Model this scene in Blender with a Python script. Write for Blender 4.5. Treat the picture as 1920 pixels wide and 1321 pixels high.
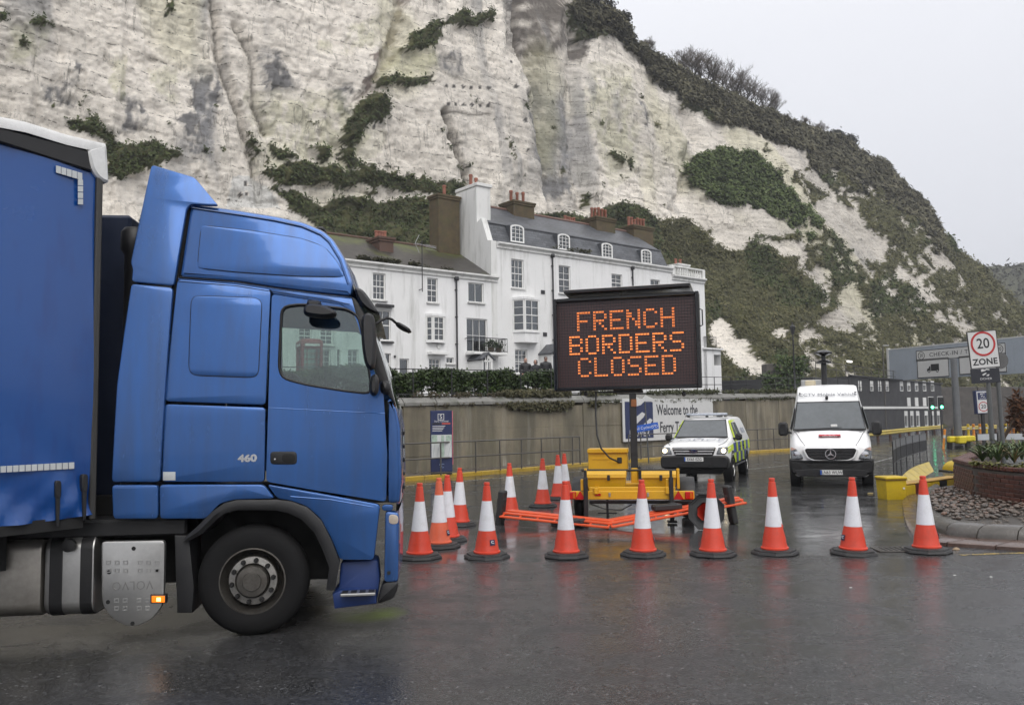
import bpy, bmesh, math, random
import numpy as np
from mathutils import Vector, Matrix
for _o in list(bpy.data.objects): bpy.data.objects.remove(_o)
SC = bpy.context.scene
COL = SC.collection
random.seed(7); RNG = np.random.default_rng(7)
R = math.radians
# ------------------------------------------------------------------ camera
F = 1600.0                                   # focal length in pixels of the 1920 wide photograph
HC = 1.85                                    # eye height
PITCH = math.atan((784-660.5)/F); ROLL = 0.016
_f = Vector((0, math.cos(PITCH), math.sin(PITCH))); _u0 = Vector((0, -math.sin(PITCH), math.cos(PITCH))); _r0 = Vector((1, 0, 0))
_rt = _r0*math.cos(ROLL)-_u0*math.sin(ROLL); _up = _u0*math.cos(ROLL)+_r0*math.sin(ROLL)
CAMP = Vector((0, 0, HC))
_cd = bpy.data.cameras.new('camera'); CAM = bpy.data.objects.new('camera', _cd); COL.objects.link(CAM)
_cd.sensor_width = 36; _cd.lens = F/1920*36; _cd.clip_start = 0.1; _cd.clip_end = 4000
CAM.matrix_world = Matrix(((_rt.x, _up.x, -_f.x, 0), (_rt.y, _up.y, -_f.y, 0), (_rt.z, _up.z, -_f.z, HC), (0, 0, 0, 1)))
SC.camera = CAM
# ------------------------------------------------------------------ sky, sun, exposure
SUN_DIR = Vector((0.30, -0.72, 0.80)).normalized()     # towards the sun (behind cloud)
W = bpy.data.worlds.new('World'); SC.world = W; W.use_nodes = True
nt = W.node_tree; nt.nodes.clear()
_o = nt.nodes.new('ShaderNodeOutputWorld'); _b = nt.nodes.new('ShaderNodeBackground'); _s = nt.nodes.new('ShaderNodeTexSky')
_s.sky_type = 'NISHITA'; _s.sun_disc = False; _s.sun_elevation = math.asin(SUN_DIR.z); _s.sun_rotation = math.atan2(SUN_DIR.x, SUN_DIR.y)
_s.air_density = 1.0; _s.dust_density = 4.0
_tc = nt.nodes.new('ShaderNodeTexCoord'); _sx = nt.nodes.new('ShaderNodeSeparateXYZ'); _cr = nt.nodes.new('ShaderNodeValToRGB')
nt.links.new(_tc.outputs['Generated'], _sx.inputs[0]); nt.links.new(_sx.outputs['Z'], _cr.inputs[0])
_e = _cr.color_ramp.elements
_e[0].position = 0.0; _e[0].color = (6.8, 6.95, 7.5, 1); _e[1].position = 1.0; _e[1].color = (13.8, 13.8, 14.0, 1)
_m = _e.new(0.40); _m.color = (8.9, 9.0, 9.5, 1)
_nz = nt.nodes.new('ShaderNodeTexNoise'); _nz.inputs['Scale'].default_value = 1.6; _nz.inputs['Detail'].default_value = 3
nt.links.new(_tc.outputs['Generated'], _nz.inputs['Vector'])
_mr = nt.nodes.new('ShaderNodeMapRange'); _mr.inputs[3].default_value = 0.94; _mr.inputs[4].default_value = 1.06
nt.links.new(_nz.outputs[0], _mr.inputs[0])
_mu = nt.nodes.new('ShaderNodeVectorMath'); _mu.operation = 'SCALE'
nt.links.new(_cr.outputs[0], _mu.inputs[0]); nt.links.new(_mr.outputs[0], _mu.inputs['Scale'])
_mx = nt.nodes.new('ShaderNodeMixRGB'); _mx.inputs[0].default_value = 0.93      # cloud cover over the clear sky
nt.links.new(_s.outputs[0], _mx.inputs[1]); nt.links.new(_mu.outputs[0], _mx.inputs[2])
nt.links.new(_mx.outputs[0], _b.inputs[0]); _b.inputs[1].default_value = 0.10
nt.links.new(_b.outputs[0], _o.inputs[0])
_sl = bpy.data.lights.new('sun', 'SUN'); SUN = bpy.data.objects.new('sun', _sl); COL.objects.link(SUN)
_sl.energy = 1.5; _sl.angle = R(50); _sl.color = (1.0, 0.97, 0.93)
SUN.rotation_euler = SUN_DIR.to_track_quat('Z', 'Y').to_euler()
SC.view_settings.view_transform = 'Standard'; SC.view_settings.look = 'None'
SC.view_settings.exposure = 0.1; SC.view_settings.gamma = 1.0; SC.view_settings.use_curve_mapping = False
SC.render.engine = 'CYCLES'
SC.cycles.use_denoising = True
SC.cycles.max_bounces = 8; SC.cycles.diffuse_bounces = 3; SC.cycles.glossy_bounces = 4; SC.cycles.transmission_bounces = 6; SC.cycles.transparent_max_bounces = 12
SC.cycles.volume_bounces = 0; SC.cycles.caustics_reflective = False; SC.cycles.caustics_refractive = False
SC.cycles.sample_clamp_indirect = 4.0; SC.cycles.use_adaptive_sampling = True; SC.cycles.adaptive_threshold = 0.025; SC.cycles.adaptive_min_samples = 16
# ------------------------------------------------------------------ pixel <-> place (photograph pixels, used to measure positions)
def ray(px, py):
    return _f*F + _rt*(px-960) + _up*(660.5-py)
def G(px, py, z=0.0):
    d = ray(px, py); k = (z-HC)/d.z
    return CAMP + d*k
def D(px, py, y):
    d = ray(px, py); return CAMP + d*(y/d.y)
def VP(px, py, p0, t):
    d = ray(px, py); n = Vector((-t.y, t.x, 0)); k = (Vector(p0)-CAMP).dot(n)/d.dot(n)
    return CAMP + d*k
def proj(p):
    v = Vector(p)-CAMP; w = v.dot(_f)
    return 960+F*v.dot(_rt)/w, 660.5-F*v.dot(_up)/w
# ------------------------------------------------------------------ materials
MATS = {}
def new_mat(name):
    m = bpy.data.materials.new(name); m.use_nodes = True
    m.node_tree.nodes.clear(); N = m.node_tree
    o = N.nodes.new('ShaderNodeOutputMaterial'); b = N.nodes.new('ShaderNodeBsdfPrincipled'); N.links.new(b.outputs[0], o.inputs[0])
    MATS[name] = m
    return m, N, b
def nd(N, typ, **kw):
    n = N.nodes.new(typ)
    for k, v in kw.items():
        if k.startswith('i_'):
            key = k[2:]; key = int(key) if key.isdigit() else key.replace('_', ' ')
            n.inputs[key].default_value = v
        else: setattr(n, k, v)
    return n
def ramp(N, src, stops):
    c = N.nodes.new('ShaderNodeValToRGB'); N.links.new(src, c.inputs[0]); e = c.color_ramp.elements
    e[0].position = stops[0][0]; e[1].position = stops[-1][0]
    for s in stops[1:-1]: e.new(s[0])
    for k, s in enumerate(stops):
        v = s[1]; e[k].color = (v, v, v, 1) if isinstance(v, (int, float)) else (*v, 1)
    return c.outputs[0]
def noise(N, vec, scale, detail=4, rough=.6, dist=0.0, dim='3D'):
    n = nd(N, 'ShaderNodeTexNoise', noise_dimensions=dim); n.inputs['Scale'].default_value = scale; n.inputs['Detail'].default_value = detail
    n.inputs['Roughness'].default_value = rough; n.inputs['Distortion'].default_value = dist
    if vec is not None: N.links.new(vec, n.inputs['Vector'])
    return n.outputs[0]
def mixc(N, fac, a, b, mode='MIX'):
    m = N.nodes.new('ShaderNodeMixRGB'); m.blend_type = mode
    for k, v in ((0, fac), (1, a), (2, b)):
        if isinstance(v, (int, float)): m.inputs[k].default_value = v
        elif isinstance(v, tuple): m.inputs[k].default_value = (*v[:3], 1)
        else: N.links.new(v, m.inputs[k])
    return m.outputs[0]
def mth(N, op, a, b=None):
    m = nd(N, 'ShaderNodeMath', operation=op)
    for k, v in ((0, a), (1, b)):
        if v is None: continue
        if isinstance(v, (int, float)): m.inputs[k].default_value = v
        else: N.links.new(v, m.inputs[k])
    return m.outputs[0]
def bump(N, b, h, strength=.3, dist=.02):
    n = nd(N, 'ShaderNodeBump'); n.inputs['Strength'].default_value = strength; n.inputs['Distance'].default_value = dist
    N.links.new(h, n.inputs['Height']); N.links.new(n.outputs[0], b.inputs['Normal'])
def mapping(N, sc=(1, 1, 1), kind='Object', rot=(0, 0, 0)):
    t = N.nodes.new('ShaderNodeTexCoord'); m = N.nodes.new('ShaderNodeMapping')
    m.inputs['Scale'].default_value = sc; m.inputs['Rotation'].default_value = rot
    N.links.new(t.outputs[kind], m.inputs[0]); return m.outputs[0]
def pm(name, col, rough=.5, metal=0., var=.12, scale=4., bmp=0., coat=0., spec=.5, rvar=.12, dirt=0., dirtcol=(.06, .055, .05), ds=1.5):
    if name in MATS: return MATS[name]
    m, N, b = new_mat(name); v = mapping(N); oi = nd(N, 'ShaderNodeObjectInfo'); ad = nd(N, 'ShaderNodeVectorMath'); N.links.new(v, ad.inputs[0]); sc_ = nd(N, 'ShaderNodeVectorMath', operation='SCALE'); sc_.inputs[0].default_value = (37, 19, 23); N.links.new(oi.outputs['Random'], sc_.inputs['Scale']); N.links.new(sc_.outputs[0], ad.inputs[1]); v = ad.outputs[0]
    n1 = noise(N, v, scale, 5); n2 = noise(N, v, scale*9, 3)
    nn = mixc(N, .4, n1, n2)
    lo = tuple(c*(1-var) for c in col); hi = tuple(min(1, c*(1+var)) for c in col)
    c = ramp(N, nn, [(.3, lo), (.7, hi)])
    if dirt > 0:
        d = ramp(N, noise(N, v, ds, 7, .7), [(.48, 0.), (.75, dirt)])
        c = mixc(N, d, c, dirtcol)
    N.links.new(c, b.inputs['Base Color'])
    r = ramp(N, n1, [(.25, max(.02, rough-rvar)), (.75, min(1, rough+rvar))]); N.links.new(r, b.inputs['Roughness'])
    b.inputs['Metallic'].default_value = metal; b.inputs['Specular IOR Level'].default_value = spec
    if coat: b.inputs['Coat Weight'].default_value = coat; b.inputs['Coat Roughness'].default_value = .06
    if bmp: bump(N, b, n2, bmp, .01)
    return m
def emat(name, col, strength, base=(.02, .02, .02)):
    if name in MATS: return MATS[name]
    m, N, b = new_mat(name); b.inputs['Base Color'].default_value = (*base, 1)
    n = noise(N, mapping(N), 30, 2)
    N.links.new(ramp(N, n, [(.3, tuple(c*.85 for c in col)), (.7, col)]), b.inputs['Emission Color']); b.inputs['Emission Strength'].default_value = strength; m.cycles.emission_sampling = 'NONE'
    return m
def glassmat(name, tint=(.6, .65, .66), alpha=.5, rough=.03):
    """thin pane: part mirror, part see-through"""
    if name in MATS: return MATS[name]
    m = bpy.data.materials.new(name); m.use_nodes = True; N = m.node_tree; N.nodes.clear(); MATS[name] = m
    o = N.nodes.new('ShaderNodeOutputMaterial'); g = nd(N, 'ShaderNodeBsdfGlossy'); t = nd(N, 'ShaderNodeBsdfTransparent'); x = N.nodes.new('ShaderNodeMixShader'); f = nd(N, 'ShaderNodeFresnel')
    g.inputs['Roughness'].default_value = rough; g.inputs['Color'].default_value = (.9, .93, .95, 1); f.inputs['IOR'].default_value = 1.5
    n = noise(N, mapping(N), 3, 3); N.links.new(ramp(N, n, [(.3, tuple(c*.92 for c in tint)), (.7, tint)]), t.inputs['Color'])
    k = mth(N, 'ADD', mth(N, 'MULTIPLY', f.outputs[0], 1.4), alpha)
    k = mth(N, 'MINIMUM', k, 1.0)
    N.links.new(k, x.inputs[0]); N.links.new(t.outputs[0], x.inputs[1]); N.links.new(g.outputs[0], x.inputs[2]); N.links.new(x.outputs[0], o.inputs[0])
    return m
# ------------------------------------------------------------------ mesh builder
class MB:
    def __init__(s): s.v = []; s.f = []; s.M = None
    def add(s, vs, fs):
        o = len(s.v)
        if s.M is not None: vs = [s.M @ Vector(p) for p in vs]
        s.v += [tuple(p) for p in vs]; s.f += [tuple(i+o for i in f) for f in fs]
        return s
    def box(s, c, d, bev=0., rz=0., m=None):
        hx, hy, hz = d[0]/2, d[1]/2, d[2]/2; vs = []; fs = []
        if bev <= 0:
            vs = [(x*hx, y*hy, z*hz) for x in (-1, 1) for y in (-1, 1) for z in (-1, 1)]
            fs = [(0, 1, 3, 2), (4, 6, 7, 5), (0, 4, 5, 1), (2, 3, 7, 6), (0, 2, 6, 4), (1, 5, 7, 3)]
        else:
            b = min(bev, hx*.98, hy*.98, hz*.98); id = {}
            for x in (-1, 1):
                for y in (-1, 1):
                    for z in (-1, 1):
                        for a, p in enumerate(((x*hx, y*(hy-b), z*(hz-b)), (x*(hx-b), y*hy, z*(hz-b)), (x*(hx-b), y*(hy-b), z*hz))):
                            id[(x, y, z, a)] = len(vs); vs.append(p)
            def q(l): fs.append(tuple(l))
            for x in (-1, 1):
                l = [id[(x, -1, -1, 0)], id[(x, 1, -1, 0)], id[(x, 1, 1, 0)], id[(x, -1, 1, 0)]]; q(l if x > 0 else l[::-1])
                l = [id[(-1, x, -1, 1)], id[(1, x, -1, 1)], id[(1, x, 1, 1)], id[(-1, x, 1, 1)]]; q(l[::-1] if x > 0 else l)
                l = [id[(-1, -1, x, 2)], id[(1, -1, x, 2)], id[(1, 1, x, 2)], id[(-1, 1, x, 2)]]; q(l if x > 0 else l[::-1])
            for a in (-1, 1):
                for c_ in (-1, 1):
                    l = [id[(a, c_, -1, 0)], id[(a, c_, -1, 1)], id[(a, c_, 1, 1)], id[(a, c_, 1, 0)]]; q(l if a*c_ > 0 else l[::-1])
                    l = [id[(a, -1, c_, 0)], id[(a, 1, c_, 0)], id[(a, 1, c_, 2)], id[(a, -1, c_, 2)]]; q(l if a*c_ > 0 else l[::-1])
                    l = [id[(-1, a, c_, 1)], id[(-1, a, c_, 2)], id[(1, a, c_, 2)], id[(1, a, c_, 1)]]; q(l if a*c_ > 0 else l[::-1])
                    for z in (-1, 1):
                        l = [id[(a, c_, z, 0)], id[(a, c_, z, 1)], id[(a, c_, z, 2)]]; q(l if a*c_*z > 0 else l[::-1])
        if m is None: m = Matrix.Translation(Vector(c)) @ Matrix.Rotation(rz, 4, 'Z')
        else: m = Matrix.Translation(Vector(c)) @ m
        return s.add([m @ Vector(p) for p in vs], fs)
    def bar(s, a, b, w, h=None, bev=0.):
        """square bar from a to b"""
        a = Vector(a); b = Vector(b); d = b-a; L = d.length
        if L < 1e-6: return s
        q = d.to_track_quat('X', 'Z').to_matrix().to_4x4()
        return s.box((a+b)/2, (L, w, h or w), bev, m=q)
    def tube(s, pts, r, n=8, cap=True, rs=None):
        pts = [Vector(p) for p in pts]; vs = []; fs = []; K = len(pts); up = None
        for k, p in enumerate(pts):
            d = (pts[min(k+1, K-1)]-pts[max(k-1, 0)]).normalized()
            if up is None: up = Vector((0, 0, 1)) if abs(d.z) < .9 else Vector((1, 0, 0))
            x = d.cross(up).normalized(); y = x.cross(d).normalized(); up = y
            rr = rs[k] if rs else r
            for i in range(n):
                a = 2*math.pi*i/n; vs.append(p+x*math.cos(a)*rr+y*math.sin(a)*rr)
        for k in range(K-1):
            for i in range(n):
                j = (i+1) % n; fs.append((k*n+i, k*n+j, (k+1)*n+j, (k+1)*n+i))
        if cap: fs.append(tuple(range(n))[::-1]); fs.append(tuple((K-1)*n+i for i in range(n)))
        return s.add(vs, fs)
    def lathe(s, prof, n=24, m=None, cap=True, ph=0.):
        """prof: (radius, height) pairs turned about Z"""
        vs = []; fs = []; K = len(prof)
        for r, z in prof:
            for i in range(n): a = 2*math.pi*i/n+ph; vs.append(Vector((r*math.cos(a), r*math.sin(a), z)))
        for k in range(K-1):
            for i in range(n): j = (i+1) % n; fs.append((k*n+i, k*n+j, (k+1)*n+j, (k+1)*n+i))
        if cap: fs.append(tuple(range(n))[::-1]); fs.append(tuple((K-1)*n+i for i in range(n)))
        if m is not None: vs = [m @ p for p in vs]
        return s.add(vs, fs)
    def prism(s, poly, h0, h1, m=None):
        """2-D polygon (counter clockwise in x,y) extruded along z"""
        n = len(poly); vs = [Vector((p[0], p[1], h0)) for p in poly]+[Vector((p[0], p[1], h1)) for p in poly]
        fs = [tuple(range(n))[::-1], tuple(range(n, 2*n))]+[(i, (i+1) % n, n+(i+1) % n, n+i) for i in range(n)]
        if m is not None: vs = [m @ p for p in vs]
        return s.add(vs, fs)
    def pillow(s, poly, prof, m=None, caps=(True, True)):
        """polygon rings; prof = list of (height, inset)"""
        n = len(poly); vs = []; fs = []
        P = [Vector((p[0], p[1])) for p in poly]
        ar = sum(P[i].x*P[(i+1) % n].y-P[(i+1) % n].x*P[i].y for i in range(n))
        nr = []
        for i in range(n):
            e1 = (P[i]-P[i-1]).normalized(); e2 = (P[(i+1) % n]-P[i]).normalized()
            a = Vector((-e1.y, e1.x)); b = Vector((-e2.y, e2.x)); q = a+b
            if q.length < 1e-6: q = a
            q = q.normalized(); k = max(.35, q.dot(a)); nr.append((q/k)*(1 if ar > 0 else -1))
        for h, ins in prof:
            for i in range(n): q = P[i]+nr[i]*ins; vs.append(Vector((q.x, q.y, h)))
        for k in range(len(prof)-1):
            for i in range(n): j = (i+1) % n; fs.append((k*n+i, k*n+j, (k+1)*n+j, (k+1)*n+i))
        if caps[0]: fs.append(tuple(range(n))[::-1])
        if caps[1]: fs.append(tuple((len(prof)-1)*n+i for i in range(n)))
        if m is not None: vs = [m @ p for p in vs]
        return s.add(vs, fs)
    def ring(s, outer, inner, h0, h1, m=None):
        """frame between two polygons of equal count"""
        n = len(outer); vs = []
        for h in (h0, h1):
            for q in (outer, inner):
                vs += [Vector((p[0], p[1], h)) for p in q]
        fs = []
        for i in range(n):
            j = (i+1) % n
            fs += [(i, n+i, n+j, j), (2*n+i, 2*n+j, 3*n+j, 3*n+i), (i, j, 2*n+j, 2*n+i), (n+i, 3*n+i, 3*n+j, n+j)]
        if m is not None: vs = [m @ p for p in vs]
        return s.add(vs, fs)
    def loft(s, rings, closed=True, caps=True):
        n = len(rings[0]); vs = [Vector(p) for r in rings for p in r]; fs = []
        for k in range(len(rings)-1):
            for i in range(n if closed else n-1): j = (i+1) % n; fs.append((k*n+i, k*n+j, (k+1)*n+j, (k+1)*n+i))
        if caps and closed: fs.append(tuple(range(n))[::-1]); fs.append(tuple((len(rings)-1)*n+i for i in range(n)))
        return s.add(vs, fs)
    def quad(s, a, b, c, d): return s.add([a, b, c, d], [(0, 1, 2, 3)])
    def mesh(s, name, mat, smooth=None, fix=True):
        me = bpy.data.meshes.new(name); me.from_pydata(s.v, [], s.f)
        if fix:
            bm = bmesh.new(); bm.from_mesh(me); bmesh.ops.recalc_face_normals(bm, faces=bm.faces); bm.to_mesh(me); bm.free()
        if mat: me.materials.append(mat)
        if smooth is not None and len(me.polygons):
            me.polygons.foreach_set('use_smooth', [True]*len(me.polygons)); me.set_sharp_from_angle(angle=R(smooth))
        me.update(); return me
    def build(s, name, mat, parent=None, smooth=None, fix=True):
        return link(name, s.mesh(name, mat, smooth, fix), parent)
def link(name, data, parent=None):
    o = bpy.data.objects.new(name, data); COL.objects.link(o)
    if parent is not None: o.parent = parent
    return o
def tag(o, label, cat, group=None):
    o['label'] = label; o['category'] = cat
    if group: o['group'] = group
    return o
def thing(name, label, cat, loc=(0, 0, 0), rz=0., group=None):
    o = link(name, None); o.location = loc; o.rotation_euler = (0, 0, rz); o.empty_display_size = .2
    o['kind'] = 'thing'; return tag(o, label, cat, group)
def struct(o, kind='structure'): o['kind'] = kind; return o
def dup(root, loc=None, rz=None, label=None):
    r = root.copy(); COL.objects.link(r)
    if loc is not None: r.location = loc
    if rz is not None: r.rotation_euler = (0, 0, rz)
    if label: r['label'] = label
    for ch in root.children:
        c = ch.copy(); COL.objects.link(c); c.parent = r
        for g in ch.children:
            d = g.copy(); COL.objects.link(d); d.parent = c
    return r
def frame(o): return Matrix.Translation(Vector(o.location)) @ Matrix.Rotation(o.rotation_euler[2], 4, 'Z')
def text(name, s, mat, parent, M, size, sx=1., ext=.002, align='CENTER', sp=1.0, bold=0.):
    """flat lettering: M places the text plane (x right, y up, z out)"""
    c = bpy.data.curves.new(name, 'FONT'); c.body = s; c.size = size; c.extrude = ext; c.align_x = align; c.align_y = 'CENTER'; c.space_character = sp; c.offset = bold; c.resolution_u = 3
    o = bpy.data.objects.new(name, c); me = bpy.data.meshes.new_from_object(o); bpy.data.objects.remove(o); bpy.data.curves.remove(c)
    me.transform(M @ Matrix.Diagonal((sx, 1, 1, 1))); me.materials.clear(); me.materials.append(mat); me.name = name
    return link(name, me, parent)
# facing matrices: columns x right, y up, z out
def face(o, right, out):
    x = Vector(right).normalized(); z = Vector(out).normalized(); y = z.cross(x).normalized()
    return Matrix(((x.x, y.x, z.x, o[0]), (x.y, y.y, z.y, o[1]), (x.z, y.z, z.z, o[2]), (0, 0, 0, 1)))
# numpy noise
def _hash(ix, iy, iz):
    h = (ix*374761393 + iy*668265263 + iz*2147483647+ix*iy*1274126177) & 0xffffffff
    h = ((h ^ (h >> 13))*1274126177) & 0xffffffff
    h = (h ^ (h >> 16)) & 0xffff
    return h/65535.0
def vnoise(x, y, z):
    x = np.asarray(x, float); y = np.asarray(y, float)+0*x; z = np.asarray(z, float)+0*x
    i = np.floor(x).astype(np.int64); j = np.floor(y).astype(np.int64); k = np.floor(z).astype(np.int64)
    u = x-i; v = y-j; w = z-k; u = u*u*(3-2*u); v = v*v*(3-2*v); w = w*w*(3-2*w)
    r = 0
    for a in (0, 1):
        for b in (0, 1):
            for c in (0, 1):
                r = r+_hash(i+a, j+b, k+c)*(u if a else 1-u)*(v if b else 1-v)*(w if c else 1-w)
    return r
def fbm(x, y, z=0., oct=4, gain=.5):
    r = 0; a = 1; t = 0
    for o in range(oct):
        r = r+a*vnoise(x*2**o+17*o, y*2**o+5*o, z*2**o+9*o); t += a; a *= gain
    return r/t
def leaf_cloud(name, pts, nrm, size, mat, parent=None, tilt=.6, per=3, aspect=1.6, seed=1, up=.2):
    """many small leaf faces round points"""
    rng = np.random.default_rng(seed); n = len(pts); pts = np.repeat(pts, per, 0); nrm = np.repeat(nrm, per, 0)
    size = np.repeat(np.broadcast_to(size, (n,)), per)*(0.6+.8*rng.random(n*per)); m = len(pts)
    d = nrm+tilt*rng.normal(size=(m, 3)); d[:, 2] += up; d /= np.linalg.norm(d, axis=1)[:, None]+1e-9
    t = rng.normal(size=(m, 3)); t -= (t*d).sum(1)[:, None]*d; t /= np.linalg.norm(t, axis=1)[:, None]+1e-9
    b = np.cross(d, t); c = pts+rng.normal(size=(m, 3))*size[:, None]*.6
    s = size[:, None]
    V = np.stack([c-t*s*aspect*.5, c+b*s*.42+d*s*.1, c+t*s*aspect*.5, c-b*s*.42+d*s*.1], 1).reshape(-1, 3)
    me = bpy.data.meshes.new(name); me.vertices.add(4*m); me.vertices.foreach_set('co', V.ravel())
    me.loops.add(4*m); me.loops.foreach_set('vertex_index', np.arange(4*m, dtype=np.int32))
    me.polygons.add(m); me.polygons.foreach_set('loop_start', np.arange(0, 4*m, 4, dtype=np.int32)); me.polygons.foreach_set('loop_total', np.full(m, 4, np.int32))
    at = me.attributes.new('tone', 'FLOAT', 'FACE'); tn = np.repeat(rng.random(n), per)*.6+rng.random(m)*.4; at.data.foreach_set('value', tn)
    me.materials.append(mat); me.update(); me.validate()
    return link(name, me, parent)
def leafmat(name, cols, rough=.55):
    m, N, b = new_mat(name); a = nd(N, 'ShaderNodeAttribute', attribute_name='tone')
    k = len(cols)
    c = ramp(N, a.outputs['Fac'], [(i/(k-1), cols[i]) for i in range(k)])
    n = noise(N, mapping(N), .25, 4); c = mixc(N, ramp(N, n, [(.35, 0.), (.65, .55)]), c, tuple(v*.5 for v in cols[0]), 'MIX')
    N.links.new(c, b.inputs['Base Color']); b.inputs['Roughness'].default_value = rough; b.inputs['Specular IOR Level'].default_value = .3
    return m
# ================================================================== THE SETTING
T = Vector((.778, .628, 0)); NN = Vector((-.628, .778, 0))           # along / away from the sea wall and terrace
def poly_in(x, y, poly):
    r = np.zeros(x.shape, bool); n = len(poly)
    for i in range(n):
        x0, y0 = poly[i]; x1, y1 = poly[(i+1) % n]
        if y0 == y1: continue
        c = ((y0 > y) != (y1 > y)) & (x < (x1-x0)*(y-y0)/(y1-y0)+x0); r ^= c
    return r
def seg_dist(x, y, pl):
    d = np.full(x.shape, 1e9)
    for (x0, y0), (x1, y1) in zip(pl, pl[1:]):
        L = (x1-x0)**2+(y1-y0)**2; k = np.clip(((x-x0)*(x1-x0)+(y-y0)*(y1-y0))/L, 0, 1)
        d = np.minimum(d, np.hypot(x-x0-k*(x1-x0), y-y0-k*(y1-y0)))
    return d
def zq(pts): return [(1200+a/2.642, 240+b/2.642) for a, b in pts]
SKY = [(-400, -190), (1000, -190), (1050, -60), (1075, 0), (1092, 8), (1145, 22), (1193, 73), (1229, 102), (1262, 124), (1300, 150), (1400, 195), (1480, 225), (1533, 251), (1578, 265), (1597, 285), (1647, 308), (1681, 346), (1730, 384), (1756, 425), (1806, 471), (1832, 494), (1866, 528), (1900, 566), (1920, 592), (2000, 690), (2200, 750)]
TAL = [(-400, 340), (0, 330), (200, 310), (500, 330), (800, 370), (1000, 372), (1200, 402), (1300, 440), (1400, 450), (1500, 560), (1700, 650), (1920, 700), (2200, 740)]
CHALK = [[(-500, -500), (1060, -500), (1065, 20), (1085, 80), (1150, 60), (1190, 90), (1235, 160), (1290, 200), (1340, 232), (1400, 242), (1470, 265), (1515, 290), (1530, 325), (1490, 318), (1470, 335), (1440, 310), (1395, 285), (1350, 278), (1300, 295), (1282, 325), (1300, 350), (1330, 372), (1400, 392), (1450, 430), (1400, 440), (1395, 460), (1350, 470), (1330, 450), (1300, 415), (1265, 405), (1200, 400), (1150, 388), (1090, 408), (870, 400), (640, 450), (-500, 600)],
    zq([(850, 400), (960, 340), (1060, 390), (1120, 470), (1230, 540), (1220, 660), (1160, 660), (1060, 640), (990, 540), (920, 480)]),
    zq([(560, 545), (640, 540), (770, 560), (840, 590), (850, 650), (790, 700), (760, 640), (690, 640), (640, 580), (600, 590)]),
    zq([(850, 650), (960, 720), (940, 740), (860, 740)]), zq([(860, 740), (930, 740), (945, 800), (930, 890), (870, 800)]),
    zq([(990, 870), (1020, 745), (1060, 760), (1090, 830), (1120, 870), (1150, 950), (1190, 1010), (1100, 960), (1000, 970), (970, 990), (880, 980), (890, 940), (960, 900)]),
    zq([(1280, 670), (1310, 665), (1345, 740), (1400, 780), (1450, 855), (1410, 860), (1340, 790), (1285, 750)]),
    zq([(330, 940), (400, 935), (440, 1000), (500, 1050), (540, 1120), (620, 1180), (645, 1235), (500, 1230), (440, 1150), (340, 1060)]),
    zq([(640, 1000), (690, 995), (700, 1060), (660, 1040)]), zq([(790, 1000), (850, 985), (885, 1050), (880, 1080), (820, 1040), (760, 1060)]), zq([(760, 1050), (870, 1140), (920, 1160), (850, 1180), (790, 1110)]),
    zq([(1560, 910), (1600, 950), (1640, 1000), (1600, 1010), (1570, 960)]), zq([(1780, 800), (1860, 890), (1800, 860)]),
    zq([(220, 240), (330, 330), (340, 370), (520, 380), (560, 400), (700, 440), (740, 430), (770, 520), (560, 530), (540, 560), (440, 600), (390, 600), (330, 540), (270, 480), (180, 430), (100, 460), (0, 400)]),
    zq([(560, 170), (640, 210), (740, 330), (820, 410), (850, 380), (800, 300), (740, 280), (730, 230), (760, 200), (700, 150)]),
    zq([(700, 60), (780, 100), (860, 180), (900, 260), (990, 350), (940, 350), (880, 290), (810, 210), (740, 170)]),
    zq([(730, 430), (760, 480), (880, 510), (880, 540), (800, 530), (740, 480)])]
VEG = [[(120, 225), (175, 222), (205, 255), (215, 270), (250, 275), (290, 268), (335, 290), (300, 310), (262, 330), (200, 335), (190, 270), (150, 250)],
    [(497, 268), (520, 275), (550, 290), (545, 302), (520, 298)], [(576, 280), (610, 275), (625, 300), (600, 305)],
    [(745, 100), (760, 70), (800, 50), (850, 28), (925, 25), (920, 40), (870, 50), (820, 55), (815, 80), (790, 98)],
    [(695, 170), (700, 155), (740, 148), (795, 152), (790, 165), (745, 168)],
    [(636, 235), (660, 200), (690, 178), (715, 185), (718, 220), (700, 232), (680, 240), (670, 265), (650, 275), (660, 300), (700, 335), (640, 315), (632, 280)],
    [(486, 320), (530, 308), (600, 308), (640, 330), (680, 318), (740, 335), (800, 345), (860, 350), (870, 362), (830, 375), (760, 365), (700, 350), (640, 352), (600, 345), (560, 352), (510, 345)],
    [(500, 350), (560, 366), (600, 385), (640, 372), (700, 383), (760, 376), (830, 388), (840, 520), (640, 520), (600, 430), (540, 395)],
    [(460, 240), (470, 255), (478, 290), (470, 300)], [(0, 30), (18, 28), (16, 40), (0, 46)], [(58, 42), (80, 36), (98, 44), (80, 54), (58, 52)], [(36, 86), (56, 82), (56, 94), (38, 98)],
    [(1090, 412), (1130, 386), (1180, 382), (1215, 400), (1255, 430), (1265, 540), (1180, 460), (1110, 440)],
    [(1130, 290), (1150, 288), (1170, 300), (1150, 308)], [(310, 2), (330, -10), (328, 10), (312, 30)]]
CRACK = [[(400, 0), (412, 110), (440, 190), (470, 290), (485, 380)], [(440, 50), (470, 110), (478, 200), (500, 250)], [(965, -80), (972, 80), (1005, 160), (1015, 260), (1018, 360)], [(1080, 40), (1078, 180), (1090, 300), (1095, 390)], [(820, 215), (835, 260), (850, 300), (866, 348)], [(745, 0), (735, 90), (680, 180), (640, 280)], [(1280, 210), (1300, 260), (1290, 330), (1270, 400)]]
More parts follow.
